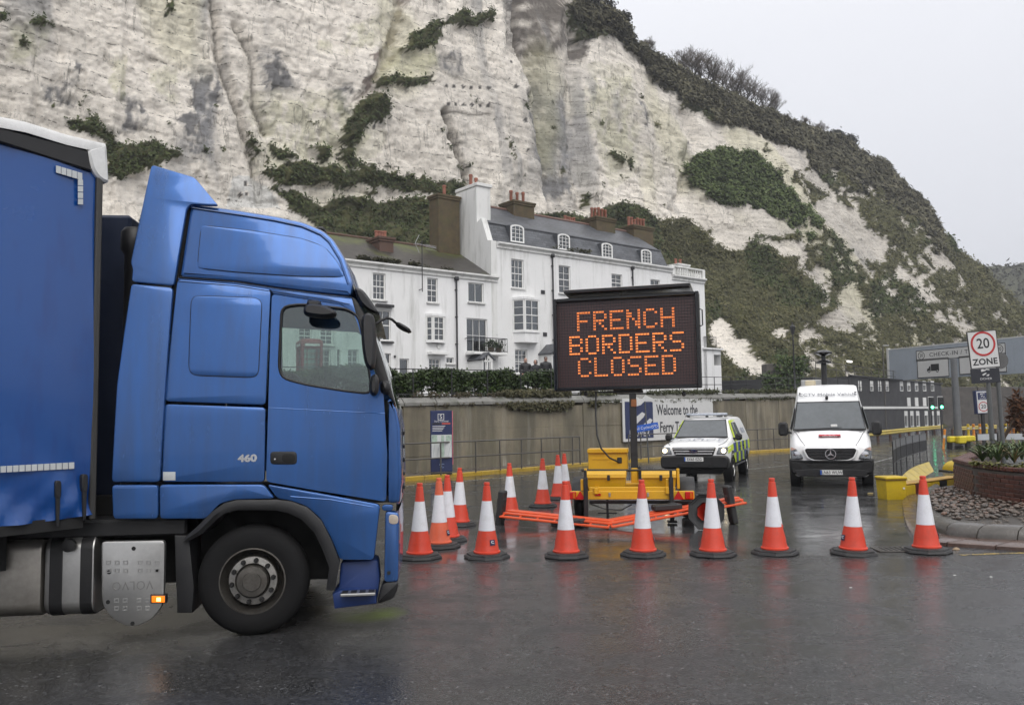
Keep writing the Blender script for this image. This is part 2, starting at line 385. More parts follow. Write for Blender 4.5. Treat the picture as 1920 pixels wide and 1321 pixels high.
DARK = {'earth': ((.115, .10, .088), [[(966, -40), (1040, -30), (1062, 20), (1066, 75), (1035, 97), (990, 95), (972, 70)], [(1072, 70), (1110, 66), (1100, 108), (1078, 108)]]),
    'grey': ((.145, .145, .15), [[(995, 160), (1030, 150), (1060, 200), (1075, 260), (1070, 320), (1082, 362), (1030, 372), (1010, 300), (1000, 230)], [(360, 150), (410, 135), (405, 190), (385, 285), (345, 285), (342, 218), (372, 210)], [(228, 180), (262, 190), (268, 235), (232, 242)], [(488, 105), (520, 110), (548, 165), (500, 172)], [(618, 168), (650, 172), (648, 215), (628, 210)], [(805, 100), (855, 100), (860, 130), (845, 142), (800, 132)], [(85, 160), (130, 158), (135, 200), (90, 190)], [(140, 120), (152, 122), (148, 150), (140, 148)], [(1200, 190), (1216, 210), (1205, 240), (1196, 220)], [(1275, 270), (1300, 265), (1298, 300), (1280, 290)]]),
    'brown': ((.20, .16, .14), [[(732, -20), (757, -20), (748, 60), (736, 105), (702, 155), (668, 188), (674, 160), (700, 110), (720, 72), (738, 40)]]),
    'green': ((.46, .46, .27), [[(1110, 150), (1175, 140), (1190, 300), (1140, 330), (1110, 240)], [(20, 50), (95, 55), (60, 112), (25, 112)], [(208, 120), (232, 110), (232, 190), (212, 170)], [(290, 130), (335, 130), (330, 190), (300, 170)], [(585, 85), (615, 84), (612, 108), (590, 106)], [(490, 190), (620, 190), (690, 260), (640, 320), (500, 310)], [(740, 100), (800, 110), (780, 150), (700, 150)], [(640, 100), (660, 50), (700, 40), (690, 90)]])}
def build_cliff():
    nx, ny = 780, 310
    pxs = np.linspace(-260, 2120, nx); yt = np.interp(pxs, [p[0] for p in SKY], [p[1] for p in SKY])
    yt = yt+(fbm(pxs*.05, 3.1, 0, 4)-.5)*14
    v = np.linspace(0, 1, ny); PX, Vv = np.meshgrid(pxs, v, indexing='ij')
    PY = 800+(yt[:, None]-800)*Vv
    dx = np.array(_f)*F; d = dx[None, None, :]+np.array(_rt)*(PX-960)[..., None]+np.array(_up)*(660.5-PY)[..., None]
    m = (PX-960)/F; den = .778-.628*m
    hor = 784-ROLL*(PX-960)
    ytal = np.interp(PX, [p[0] for p in TAL], [p[1] for p in TAL])
    zt = 1.85+np.maximum(2, (hor-ytal))*62/(F*den)
    c0 = np.interp(PX, [1300, 1500, 2200], [57, 50, 50]); k1 = np.interp(PX, [1200, 1500], [.75, .8]); k2 = np.interp(PX, [1180, 1330, 1560, 1900], [.15, .32, .62, .7])
    dn = d @ np.array(NN); dt = d @ np.array(T)
    c = np.full(PX.shape, 62.)
    for _ in range(40):
        k = c/dn; z = HC+d[..., 2]*k
        cn = c0+k1*np.clip(np.minimum(z, zt)-3, -3, 999)+k2*np.maximum(z-zt, 0); c = .5*c+.5*cn
    k = c/dn; P = np.array(CAMP)+d*k[..., None]; a = dt*k; z = P[..., 2]
    # what is chalk, what is covered
    wx = (fbm(PX*.045, PY*.045, 1, 4)-.5)*26+(fbm(PX*.2, PY*.2, 4, 2)-.5)*12; wy = (fbm(PX*.045, PY*.045, 9, 4)-.5)*22+(fbm(PX*.2, PY*.2, 7, 2)-.5)*9
    qx, qy = PX+wx, PY+wy
    chalk = np.zeros(PX.shape, bool)
    for p in CHALK: chalk |= poly_in(qx, qy, p)
    fl = .5*fbm((PX*.8-PY*.6)*.07, (PX*.6+PY*.8)*.016, 3, 4)+.5*fbm(PX*.11, PY*.11, 43, 3); right = (PX > 1500) & (PY > 300)
    chalk |= right & (fl > .60) & (PY-yt[:, None] > 45)
    veg = ~chalk
    for p in VEG: veg |= poly_in(qx, qy, p)
    tuft = (fbm(PX*.06, PY*.06, 21, 3) > .80) & (PY > 180)
    veg |= tuft & (PY < 480)
    # form
    stra = z+1.1*(fbm(a*.05, z*.05, 2, 3)-.5)*2+a*.012
    disp = (fbm(a*.045, z*.03, 5, 4)-.5)*3.2+(fbm(a*.35, z*.07, 8, 5)-.5)*1.1+(fbm(a*1.6, z*1.2, 11, 4)-.5)*.42
    fr = (stra/2.15) % 1.0; amp = fbm(a*.11, z*.3, 31, 3)
    disp += np.where(fr < .10, .12, 0.)*np.clip(amp*2.2-.6, 0, 1)+.04*np.abs(((stra/.72) % 1)-.5)*np.clip(amp*2-.5, 0, 1)
    for fa_, fz_, am_, lv in ((.55, .8, .5, 7), (1.5, 2.2, .24, 6), (.22, .08, 1.0, 6)):
        nb = fbm(a*fa_, z*fz_, 131+lv, 3); disp += (np.floor(nb*lv)/lv-.5)*am_
    rg = 1-np.abs(2*fbm(a*.16, z*.05, 41, 3)-1); disp -= np.clip(rg-.86, 0, 1)*3.2
    for i, pl in enumerate(CRACK):
        w = (9, 8, 20, 12, 6, 13, 10)[i]; dp = (1.0, .7, 1.5, 1.2, 1.3, .8, 1.0)[i]
        disp += dp*np.exp(-(seg_dist(PX+wx*.35, PY+wy*.1, pl)/w)**2)
    side = np.interp(PY, [-80, 80, 160, 260, 360], [965, 972, 1003, 1013, 1016]); dd = PX-side
    disp += np.where((dd > 0) & (dd < 150) & (PY < 400), 4.0*np.clip(dd/12, 0, 1)*np.clip(1-dd/95, 0, 1), 0)
    bush = fbm(PX*.045, PY*.055, 51, 4)
    vm_ = (veg & ~(tuft & chalk)).astype(float)
    for _ in range(3):
        vm_ = (vm_+np.roll(vm_, 1, 0)+np.roll(vm_, -1, 0)+np.roll(vm_, 1, 1)+np.roll(vm_, -1, 1))/5
    disp = disp*(1-vm_)+vm_*((fbm(a*.045, z*.03, 5, 4)-.5)*3.2-(.2+1.7*np.clip(bush-.3, 0, 1)))
    fade = np.clip((800-PY)/60, 0, 1); P = P+np.array(NN)*(disp*fade)[..., None]
    # colour of the rock, with dark cracks, overhang and holes painted in
    nz = fbm(a*.2, z*.5, 61, 4); nv = fbm(a*.5, z*.06, 71, 4)
    base = np.stack([.735+.06*(nz-.5), .685+.06*(nz-.5), .61+.07*(nz-.5)], -1)
    base *= (0.66+.62*fbm(a*.05, z*.13, 81, 5, .6))[..., None]
    for nm, (cc, ps) in DARK.items():
        mk = np.zeros(PX.shape)
        for p in ps:
            x0 = np.mean([q[0] for q in p]); y0 = np.mean([q[1] for q in p])
            mk = np.maximum(mk, poly_in(qx, qy, p)*1.0)
            for gg in (1.12, 1.3): mk = np.maximum(mk, .5*poly_in(x0+(qx-x0)/gg, y0+(qy-y0)/gg, p))
        tex = np.clip(.5+(fbm(PX*.10, PY*.05, 91, 4)-.36)*4, 0, 1) if nm in ('grey', 'green') else np.clip((fbm(PX*.06, PY*.06, 97, 3)-.1)*3, 0, 1)
        w = (mk*tex*(.92 if nm != 'green' else .42))[..., None]; base = base*(1-w)+np.array(cc)*w
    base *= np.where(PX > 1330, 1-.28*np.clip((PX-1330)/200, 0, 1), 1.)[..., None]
    st = np.clip((nv-.53)*6, 0, .65)*np.clip((fbm(a*.08, z*.08, 77, 3)-.45)*5, 0, 1)
    base = base*(1-st[..., None])+np.array([.26, .26, .265])*st[..., None]
    ye = np.clip((fbm(a*.09, z*.05, 87, 4)-.60)*4, 0, .4)*np.clip((PX+200)/300, 0, 1); base = base*(1-ye[..., None])+np.array([.50, .48, .29])*ye[..., None]
    for pl, w in ((CRACK[4], 5), (CRACK[0], 2.6), (CRACK[1], 3), ([(818, 214), (870, 222), (910, 218)], 3)):
        k_ = (np.exp(-(seg_dist(PX+wx*.3, PY+wy*.3, pl)/w)**2)*.85)[..., None]; base = base*(1-k_)+np.array([.10, .09, .075])*k_  # shade in the cracks and under the overhang, painted into the colour
    for hx, hy, hr in [(960, 115, 4), (962, 165, 4), (975, 230, 4), (978, 285, 3.5), (692, 242, 4), (958, 55, 3), (950, 150, 2.5), (457, 346, 4), (446, 368, 4), (457, 366, 4), (436, 365, 4)]+[(825+17*i, 168, 3.6) for i in range(6)]+[(826+16*i, 202, 3.6) for i in range(6)]:
        k_ = (np.hypot(PX-hx, PY-hy) < hr)[..., None]; base = np.where(k_, np.array([.09, .085, .08]), base)  # dark mouths of holes and caves, painted as spots on the face
    blk = poly_in(PX, PY, [(432, 332), (478, 332), (510, 372), (520, 392), (420, 392)]) & (np.hypot(PX-457, PY-346) > 5) & (np.hypot(PX-446, PY-368) > 5) & (np.hypot(PX-457, PY-366) > 5); base = np.where(blk[..., None], np.array([.60, .59, .56]), base)
    soil = np.stack([.075+.05*(bush-.5), .075+.05*(bush-.5), .036+0*bush], -1)
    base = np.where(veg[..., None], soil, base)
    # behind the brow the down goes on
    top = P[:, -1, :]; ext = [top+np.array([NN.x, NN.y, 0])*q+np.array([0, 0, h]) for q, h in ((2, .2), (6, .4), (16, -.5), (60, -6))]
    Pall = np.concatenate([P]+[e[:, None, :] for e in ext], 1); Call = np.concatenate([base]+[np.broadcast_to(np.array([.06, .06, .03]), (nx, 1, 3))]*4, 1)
    nY = ny+4
    me = bpy.data.meshes.new('cliff'); me.vertices.add(nx*nY); me.vertices.foreach_set('co', Pall.reshape(-1, 3).ravel())
    I, J = np.meshgrid(np.arange(nx-1), np.arange(nY-1), indexing='ij'); q = (I*nY+J).ravel()
    fa = np.stack([q, q+nY, q+nY+1, q+1], 1).astype(np.int32)
    me.loops.add(fa.size); me.loops.foreach_set('vertex_index', fa.ravel()); me.polygons.add(len(fa)); me.polygons.foreach_set('loop_start', np.arange(0, fa.size, 4, dtype=np.int32)); me.polygons.foreach_set('loop_total', np.full(len(fa), 4, np.int32))
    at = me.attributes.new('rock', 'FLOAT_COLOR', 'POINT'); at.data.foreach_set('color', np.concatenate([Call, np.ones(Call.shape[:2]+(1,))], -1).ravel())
    vt = me.attributes.new('cover', 'FLOAT', 'POINT'); vt.data.foreach_set('value', np.concatenate([veg*1.0, np.ones((nx, 4))], 1).ravel())
    me.polygons.foreach_set('use_smooth', np.ones(len(fa), bool)); me.update(); me.validate()
    mt, N, b = new_mat('chalk'); A = nd(N, 'ShaderNodeAttribute', attribute_name='rock'); Cv = nd(N, 'ShaderNodeAttribute', attribute_name='cover')
    v0 = mapping(N); n1 = noise(N, v0, 2.4, 8, .74); vs = mapping(N, (.35, .35, 2.6)); n2 = noise(N, vs, .8, 6, .65); vd = mapping(N, (4.2, 4.2, 8.)); n3 = noise(N, vd, .5, 6, .78)
    cl = mixc(N, 1.0, A.outputs['Color'], ramp(N, n1, [(.28, .50), (.43, .90), (.56, 1.02), (.74, 1.14)]), 'MULTIPLY')
    cl = mixc(N, 1.0, cl, ramp(N, n2, [(.3, .80), (.6, 1.06)]), 'MULTIPLY')
    sx = N.nodes.new('ShaderNodeSeparateXYZ'); N.links.new(v0, sx.inputs[0])
    zz = mth(N, 'ADD', sx.outputs['Z'], mth(N, 'MULTIPLY', noise(N, v0, .06, 3), 3.0))
    zz = mth(N, 'FRACT', mth(N, 'DIVIDE', mth(N, 'ADD', zz, mth(N, 'MULTIPLY', sx.outputs['X'], .01)), 1.65))
    line = ramp(N, zz, [(.0, 1.), (.045, 1.), (.10, 0.)]); dots = ramp(N, noise(N, v0, 2.2, 3, .8), [(.5, 0.), (.57, 1.)])
    fl_ = mth(N, 'MULTIPLY', line, dots); fl2 = ramp(N, n3, [(.605, 0.), (.66, .95)])
    fis = mth(N, 'ABSOLUTE', mth(N, 'SUBTRACT', noise(N, mapping(N, (.42, .42, .06)), 1.0, 7, .6), .5)); fis = mth(N, 'MULTIPLY', ramp(N, fis, [(0., 1.), (.006, .7), (.016, 0.)]), ramp(N, noise(N, v0, .25, 3), [(.45, 0.), (.6, .8)]))
    fac = mth(N, 'MULTIPLY', mth(N, 'MAXIMUM', mth(N, 'MAXIMUM', fl_, fl2), fis), mth(N, 'SUBTRACT', 1.0, Cv.outputs['Fac']))
    cl = mixc(N, mth(N, 'MULTIPLY', fac, .8), cl, (.10, .092, .08)); N.links.new(cl, b.inputs['Base Color'])
    b.inputs['Roughness'].default_value = .85; b.inputs['Specular IOR Level'].default_value = .25
    bump(N, b, mixc(N, .5, n1, n3), .7, .32); me.materials.append(mt)
    o = struct(link('cliff', me)); 
    # plants holding on to the face: one green mass each
    fr_ = P.reshape(-1, 3); vm = veg.ravel(); pxf = PX.ravel(); pyf = PY.ravel(); ytf = np.repeat(yt, ny); out = -np.array(NN)+np.array([0, 0, .5]); out = out/np.linalg.norm(out)
    vis = vm & (pxf > -200) & (pxf < 2080) & (pyf < 740)
    idx = np.nonzero(vis)[0]; rng = np.random.default_rng(5); bmp = bush.ravel()
    top_d = pyf-ytf
    brown = (pxf > 1050) & (top_d < 58+60*(fbm(pxf*.03, 2, 0, 3)-.5)) & (pxf < 1760)
    fresh = poly_in(pxf, pyf, [(1270, 330), (1300, 285), (1350, 270), (1400, 280), (1480, 340), (1540, 410), (1520, 450), (1400, 400), (1300, 365)])
    olive = (pxf > 1230) & ~brown & ~fresh & (fbm(pxf*.012, pyf*.016, 15, 3) > .47-.10*np.clip((pxf-1450)/300, 0, 1))
    dark = ~brown & ~fresh & ~olive
    specs = [('cliff_scrub', 'dark green ivy and scrub clinging to the chalk cliff', dark, [(.030, .042, .015), (.066, .086, .030), (.118, .138, .052)], 30000, .19, 3),
             ('cliff_grass', 'fresh green grassy patch high on the cliff above the terrace', fresh, [(.050, .078, .022), (.092, .128, .038), (.150, .175, .065)], 9000, .19, 3),
             ('slope_grass', 'olive green rough grass on the sloping hillside', olive, [(.070, .072, .030), (.130, .128, .056), (.195, .178, .092)], 30000, .15, 3),
             ('brow_brush', 'brown leafless brush along the brow of the cliff', brown, [(.060, .058, .034), (.115, .108, .064), (.18, .165, .105)], 24000, .17, 3)]
    for nm, lb, mk, cols, cnt, sz, per in specs:
        ii = idx[mk[idx]]
        if len(ii) == 0: continue
        cnt = int(min(cnt, len(ii)*3)); ii = rng.choice(ii, cnt)
        dist = fr_[ii][:, 1]; pts = fr_[ii]+rng.normal(size=(cnt, 3))*.12+out*(.05+.22*rng.random(cnt))[:, None]
        so = leaf_cloud(nm, pts, np.broadcast_to(out, pts.shape), sz*np.clip(dist/85, .8, 1.9), leafmat(nm, cols, .8), None, .62 if nm == 'cliff_scrub' else .4, per, 3.6 if nm == 'brow_brush' else 1.8, 11, .3)
        so['label'] = lb; so['kind'] = 'stuff'
    return P, yt, pxs
CP, CYT, CPX = build_cliff()
def brow(px):
    i = int(np.clip(np.searchsorted(CPX, px), 0, len(CPX)-1)); return Vector(CP[i, -1, :])
# far hill past the end of the cliff
def far_hill():
    mb = MB(); n = 60; rows = []
    tops = [(1700, 470), (1800, 492), (1843, 501), (1880, 500), (1920, 493), (2000, 470), (2150, 455), (2400, 470)]
    for j, (dy, k) in enumerate(((0, 1.), (-14, .7), (-30, .4), (-50, 0.))):
        r = []
        for i in range(n):
            px = 1700+i*700/(n-1); py = np.interp(px, [p[0] for p in tops], [p[1] for p in tops])+(fbm(np.array(px*.06), 1.3, j*.9, 4)-.5)*12
            p = D(px, py, 330); z = 1+(p.z-1)*k+(0 if k in (0., 1.) else (fbm(np.array(px*.05), 7.7, j*1.9, 3)-.5)*9); r.append((p.x*(1+dy/330), 330+dy*1.6, z))
        rows.append(r)
    rows.insert(0, [(p[0]*1.1, p[1]+80, p[2]-10) for p in rows[0]])
    mb.loft(rows, closed=False)
    o = struct(mb.build('far_hill', pm('far_scrub', (.062, .064, .036), .9, var=.45, scale=.12), smooth=80)); 
    rng = np.random.default_rng(3); pts = []
    for k in range(5200):
        i = rng.integers(0, n-1); j = rng.integers(1, len(rows)-1); u, w = rng.random(2); p = (np.array(rows[j][i])*(1-u)+np.array(rows[j][i+1])*u)*(1-w)+(np.array(rows[j+1][i])*(1-u)+np.array(rows[j+1][i+1])*u)*w; pts.append(p+[0, 0, 1.0*rng.random()])
    q = leaf_cloud('far_wood', np.array(pts), np.broadcast_to(np.array([0, -.6, .6]), (len(pts), 3)), 1.1, leafmat('far_wood', [(.022, .024, .014), (.045, .045, .025), (.075, .07, .042)], .8), None, .8, 2, 1.4, 4); q['kind'] = 'stuff'; q['label'] = 'distant dark wood covering the far hill'
far_hill()
# ------------------------------------------------------------------ wet road
def ground():
    mb = MB(); n = 40
    mb.add([(-450, -60, 0), (450, -60, 0), (450, 700, 0), (-450, 700, 0)], [(0, 1, 2, 3)])
    m, N, b = new_mat('wet_asphalt'); v = mapping(N); sx = N.nodes.new('ShaderNodeSeparateXYZ'); N.links.new(v, sx.inputs[0])
    # the near carriageway is a coarser mat than the port entrance behind the joint
    yj = mth(N, 'ADD', sx.outputs['Y'], mth(N, 'ADD', mth(N, 'MULTIPLY', sx.outputs['X'], -.02), mth(N, 'MULTIPLY', noise(N, v, .7, 3), .10)))
    near = ramp(N, mth(N, 'MULTIPLY', mth(N, 'SUBTRACT', 11.32, yj), 6.0), [(0., 0.), (1., 1.)])
    agg = nd(N, 'ShaderNodeTexVoronoi'); agg.inputs['Scale'].default_value = 58; N.links.new(v, agg.inputs['Vector'])
    agc = ramp(N, agg.outputs['Color'], [(.08, .30), (.5, .8), (.88, 1.5), (1., 4.5)])
    fine = noise(N, v, 60, 4, .7); big = noise(N, v, .35, 6, .62); mid = noise(N, v, 1.6, 6, .65, .5); strk = noise(N, mapping(N, (.25, 1.2, 1)), .9, 5, .6)
    col = mixc(N, big, (.030, .0305, .032), (.058, .058, .059)); col = mixc(N, mth(N, 'MULTIPLY', near, .92), col, agc, 'MULTIPLY')
    col = mixc(N, ramp(N, mid, [(.52, 0.), (.72, .5)]), col, (.022, .021, .020))
    # lime green reflection painted into the road colour by the lorry's bumper, red-brown rust wash by the trailer
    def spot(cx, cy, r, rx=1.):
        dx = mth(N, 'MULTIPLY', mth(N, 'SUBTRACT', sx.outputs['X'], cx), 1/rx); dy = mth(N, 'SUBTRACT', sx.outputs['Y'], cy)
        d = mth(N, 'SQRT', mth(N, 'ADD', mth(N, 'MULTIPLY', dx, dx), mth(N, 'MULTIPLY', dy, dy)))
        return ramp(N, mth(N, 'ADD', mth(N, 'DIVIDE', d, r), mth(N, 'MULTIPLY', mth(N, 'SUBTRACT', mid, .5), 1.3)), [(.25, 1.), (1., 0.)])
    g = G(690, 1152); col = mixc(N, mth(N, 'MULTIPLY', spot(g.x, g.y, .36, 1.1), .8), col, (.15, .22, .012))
    # joint between the two mats
    jl = mth(N, 'ABSOLUTE', mth(N, 'SUBTRACT', yj, 11.26)); jm = ramp(N, jl, [(.0, 1.), (.022, .9), (.05, 0.)]); jm = mth(N, 'MULTIPLY', jm, ramp(N, mid, [(.35, .15), (.6, 1.)]))
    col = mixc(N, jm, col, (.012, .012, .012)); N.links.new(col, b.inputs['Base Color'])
    wet = ramp(N, mixc(N, .5, mixc(N, .5, big, strk), mid), [(.40, .0), (.56, 1.)])
    r_far = ramp(N, wet, [(0., .30), (1., .085)]); r_near = ramp(N, wet, [(0., .42), (1., .15)])
    r = mixc(N, near, r_far, r_near); r = mixc(N, ramp(N, noise(N, v, 130, 2), [(.5, 0.), (.8, .22)]), r, (.5, .5, .5)); N.links.new(r, b.inputs['Roughness'])
    b.inputs['Specular IOR Level'].default_value = .5; b.inputs['IOR'].default_value = 1.36
    hgt = mixc(N, near, mixc(N, .25, mid, fine), mixc(N, .6, fine, agg.outputs['Distance']))
    bn = nd(N, 'ShaderNodeBump'); N.links.new(hgt, bn.inputs['Height']); bn.inputs['Distance'].default_value = .006
    N.links.new(ramp(N, mixc(N, .5, near, mth(N, 'SUBTRACT', 1.0, wet)), [(.0, .10), (1., .66)]), bn.inputs['Strength']); N.links.new(bn.outputs[0], b.inputs['Normal'])
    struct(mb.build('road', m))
ground()
# painted lines on the road (worn)
def worn_paint(name, col, thr=.5):
    m, N, b = new_mat(name); v = mapping(N); n = noise(N, v, 9, 6, .75); k = ramp(N, n, [(thr-.08, 0.), (thr+.08, 1.)])
    N.links.new(mixc(N, k, (.04, .04, .04), col), b.inputs['Base Color']); N.links.new(ramp(N, n, [(.3, .12), (.7, .4)]), b.inputs['Roughness']); return m
WP = worn_paint('worn_white_paint', (.38, .38, .37), .5); YP = worn_paint('worn_yellow_paint', (.50, .34, .04), .52)
def strip(mb, pts, w, z):
    pts = [Vector(p) for p in pts]
    for k in range(len(pts)-1):
        d = (pts[k+1]-pts[k]); s = Vector((-d.y, d.x, 0)).normalized()*w/2
        a, b_, c, e = pts[k]-s, pts[k+1]-s, pts[k+1]+s, pts[k]+s
        for q in (a, b_, c, e): q.z = z
        mb.quad(a, b_, c, e)
mk = MB(); strip(mk, [G(750, 912), G(900, 899), G(1040, 887), G(1200, 874)], .12, .004)
struct(mk.build('road_marking_edge_line', WP))
mk = MB(); strip(mk, [G(1380, 882), G(1478, 872)], .12, .004); strip(mk, [G(1640, 866), G(1680, 856)], .14, .004); struct(mk.build('road_marking_lane_line', WP))
mk = MB(); strip(mk, [G(1800, 1040), G(1930, 1036)], .09, .004); struct(mk.build('road_marking_yellow_line', YP))
# ================================================================== SEA WALL, PAVEMENT, TERRACE
WA = G(700, 896.5); WB = G(1505, 838.5); WD = (WB-WA).normalized(); WN = Vector((WD.y, -WD.x, 0)); WL = (WB-WA).length   # WN points to the road
WFR = math.atan2(WD.y, WD.x)
def wz(u): return 2.58+u*(3.02-2.58)/WL                    # height of the coping along the wall
def wu(px, py): return (VP(px, py, WA, WD)-WA).dot(WD)
def concrete():
    m, N, b = new_mat('stained_concrete'); v = mapping(N); v2 = mapping(N, (1, 1, .10)); v3 = mapping(N, (3.2, 3.2, .30))
    n1 = noise(N, v, .8, 7, .62); n2 = noise(N, v2, 1.5, 5, .6); n3 = noise(N, v3, 1.0, 5, .65); sx = N.nodes.new('ShaderNodeSeparateXYZ'); N.links.new(v, sx.inputs[0])
    c = ramp(N, n1, [(.3, (.130, .112, .078)), (.55, (.21, .182, .128)), (.75, (.26, .228, .165))])
    c = mixc(N, ramp(N, n2, [(.42, .6), (.58, 0.)]), c, (.075, .070, .050)); c = mixc(N, ramp(N, noise(N, v, 1.6, 5, .6), [(.55, 0.), (.72, .5)]), c, (.13, .125, .07))
    low = ramp(N, mth(N, 'ADD', sx.outputs['Z'], mth(N, 'MULTIPLY', noise(N, v3, .35, 3), 1.4)), [(.55, 1.), (1.9, .0)])
    wh = mth(N, 'MULTIPLY', ramp(N, n3, [(.54, 0.), (.63, 1.)]), mth(N, 'ADD', mth(N, 'MULTIPLY', low, .8), .16))
    c = mixc(N, wh, c, (.42, .405, .355)); N.links.new(c, b.inputs['Base Color']); b.inputs['Roughness'].default_value = .62
    bump(N, b, mixc(N, .5, n1, noise(N, v, 14, 4)), .25, .03); return m
CONC = concrete(); COPE = pm('coping_concrete', (.20, .195, .18), .6, var=.3, scale=2.2, bmp=.2, dirt=.6, dirtcol=(.05, .06, .03))
wall = thing('retaining_wall', 'long stained concrete retaining wall below the terrace of white houses', 'wall', WA, WFR)
joints = [-14.]+[wu(px, 800) for px in (818, 1094, 1250, 1400, 1462, 1505)]
joints = sorted(joints+[-4.5, 1.2])
for k in range(len(joints)-1):
    u0, u1 = joints[k], joints[k+1]; g = .018; rz = 3
    zs = [-.1, .62, 1.5, wz(u0)-.28]                          # day joints of the pour, the lifts step by a few mm
    for r_ in range(3):
        p = MB().box(((u0+u1)/2, .30+.006*((k+r_) % 3), (zs[r_]+zs[r_+1])/2), (u1-u0-2*g, .60, zs[r_+1]-zs[r_]-.002), .004).build('wall_panel', CONC, wall)
    p = MB(); p.prism([(u0+g, wz(u0)-.282), (u1-g, wz(u1)-.282), (u1-g, wz(u1)), (u0+g, wz(u0))], -.75, .06, Matrix(((1, 0, 0, 0), (0, 0, -1, 0), (0, 1, 0, 0), (0, 0, 0, 1))))
    # coping with a sloped weathering face
    c = MB(); prof = [(-.06, 0), (-.06, .10), (.10, .26), (.75, .30), (.75, 0)]
    c.loft([[Vector((u, y, wz(u)-.28+z)) for y, z in prof] for u in (u0+g, u1-g)]); c.build('coping', COPE, wall)
MB().box(((WL-14)/2+.2, .45, 1.1), (WL+14, .3, 2.3)).build('backing', pm('joint_dark', (.03, .03, .028), .9), wall)
# pavement behind the yellow kerb
KP = [G(640, 911.5), G(755, 902), G(900, 890), G(1000, 881.5), G(1090, 873.5), G(1240, 862), G(1400, 850), G(1480, 845), G(1560, 840)]
pv = MB()
for k in range(len(KP)-1):
    a, b_ = KP[k].copy(), KP[k+1].copy(); ua = (a-WA).dot(WD); ub = (b_-WA).dot(WD); c = WA+WD*ub; d = WA+WD*ua
    for q in (a, b_, c, d): q.z = .11
    pv.quad(a, b_, c, d)
struct(pv.build('pavement', pm('wet_paving', (.10, .085, .075), .28, var=.3, scale=2.5, bmp=.2, rvar=.15)))
kerb = thing('kerb', 'yellow painted kerb running along the foot of the retaining wall', 'kerb', (0, 0, 0))
YK = pm('yellow_kerb_paint', (.44, .29, .035), .35, var=.3, scale=3, bmp=.25, dirt=.9, dirtcol=(.13, .10, .05), ds=3)
dist = 0
for k in range(len(KP)-1):
    a, b_ = KP[k], KP[k+1]; L = (b_-a).length; n = max(1, round(L/.915)); d = (b_-a).normalized(); ang = math.atan2(d.y, d.x)
    for i in range(n):
        c = a+d*L*(i+.5)/n
        o = MB().box((0, 0, 0), (L/n-.008, .15, .25), .022).build('kerb_stone', YK, kerb); o.location = (c.x, c.y, .005+.004*random.random()); o.rotation_euler[2] = ang+random.uniform(-.004, .004)
# terrace ground
def tz(p): return wz((Vector(p)-WA).dot(WD))+.05
tr = MB()
us = np.linspace(-45, WL+2, 24); vs_ = [.7, 6, 12, 20, 40]
rows = []
for v_ in vs_: rows.append([(WA+WD*u-WN*v_)+Vector((0, 0, 2.62+max(-3, min(30, u))*.018+(.15 if v_ > 1 else 0))) for u in us])
tr.loft(rows, closed=False); struct(tr.build('terrace_ground', pm('terrace_tarmac', (.07, .068, .064), .5, var=.3, scale=.8)))
# scrub and grass hanging over the coping, hedge behind the railing
HGR = leafmat('hedge_leaf', [(.018, .032, .010), (.040, .070, .016), (.085, .125, .030)], .45)
def hedge(name, label, u0, u1, v0, v1, z0, h, nleaf, seed, stems=True):
    o = thing(name, label, 'hedge', WA+WD*(u0+u1)/2-WN*v0+Vector((0, 0, 0)), WFR)
    rng = np.random.default_rng(seed); L = u1-u0
    n = nleaf; x = (rng.random(n)-.5)*L; y = rng.random(n)*(v1-v0); hh = h*(.82+.5*(fbm(x*.7+seed, 2.2, 0, 3)-.35)); zz = rng.random(n)**.62*hh
    gap = fbm(x*1.6, zz*2.2, seed, 3); keep = (gap > .40) | (zz > h*.55)
    x, y, zz = x[keep], y[keep], zz[keep]
    base = np.array([wz((u0+u1)/2+xx) for xx in x])
    pts = np.stack([x, y, z0+zz+base], 1); nr = np.tile(np.array([0, -.6, .5]), (len(pts), 1))
    leaf_cloud('leaves', pts, nr, .075, HGR, o, .9, 3, 1.7, seed, .2)
    if stems:
        s = MB()
        for i in range(int(L*2.2)):
            xx = -L/2+L*(i+.5)/int(L*2.2)+rng.normal()*.1; b0 = wz((u0+u1)/2+xx)+z0; p = Vector((xx, (v1-v0)*.5, b0-.05)); pts_ = [p]
            for q in range(3): p = p+Vector((rng.normal()*.12, rng.normal()*.08, h*.28)); pts_.append(p)
            s.tube(pts_, .02, 5, rs=[.028, .02, .014, .006])
        s.build('stems', pm('hedge_stem', (.06, .05, .035), .8), o)
    return o
ua, ub, uc, ud = wu(700, 700), wu(985, 700), wu(1075, 700), wu(1330, 700)
hedge('hedge', 'leafy green hedge on top of the retaining wall between lorry and display board', ua-6, ub, .55, 1.15, .05, .98, 15000, 3)
hedge('hedge', 'lower patch of hedge half hidden by the left edge of the display board', ub, uc+1, .55, 1.15, 0., 1.0, 7000, 5)
def hanging(name, label, u0, u1, n, seed, cols, sz=.09, drop=.35, vmax=.55, zmax=.16):
    rng = np.random.default_rng(seed); u = u0+(u1-u0)*rng.random(n); y = -.12+vmax*rng.random(n); amp = fbm(u*.9, 1.7, seed, 3)
    zz = np.array([wz(a) for a in u])-.25+np.where(y < .0, -drop*rng.random(n)*np.clip(amp*2-.5, 0, 1), .25+zmax*rng.random(n))
    pts = np.array([list(WA+WD*a-WN*b+Vector((0, 0, c))) for a, b, c in zip(u, y, zz)])
    keep = amp > .42; o = leaf_cloud(name, pts[keep], np.tile(np.array([WN.x, WN.y, .6]), (keep.sum(), 1)), sz, leafmat(name+str(seed), cols, .7), None, .7, 3, 2.2, seed, .1)
    o['kind'] = 'stuff'; o['label'] = label
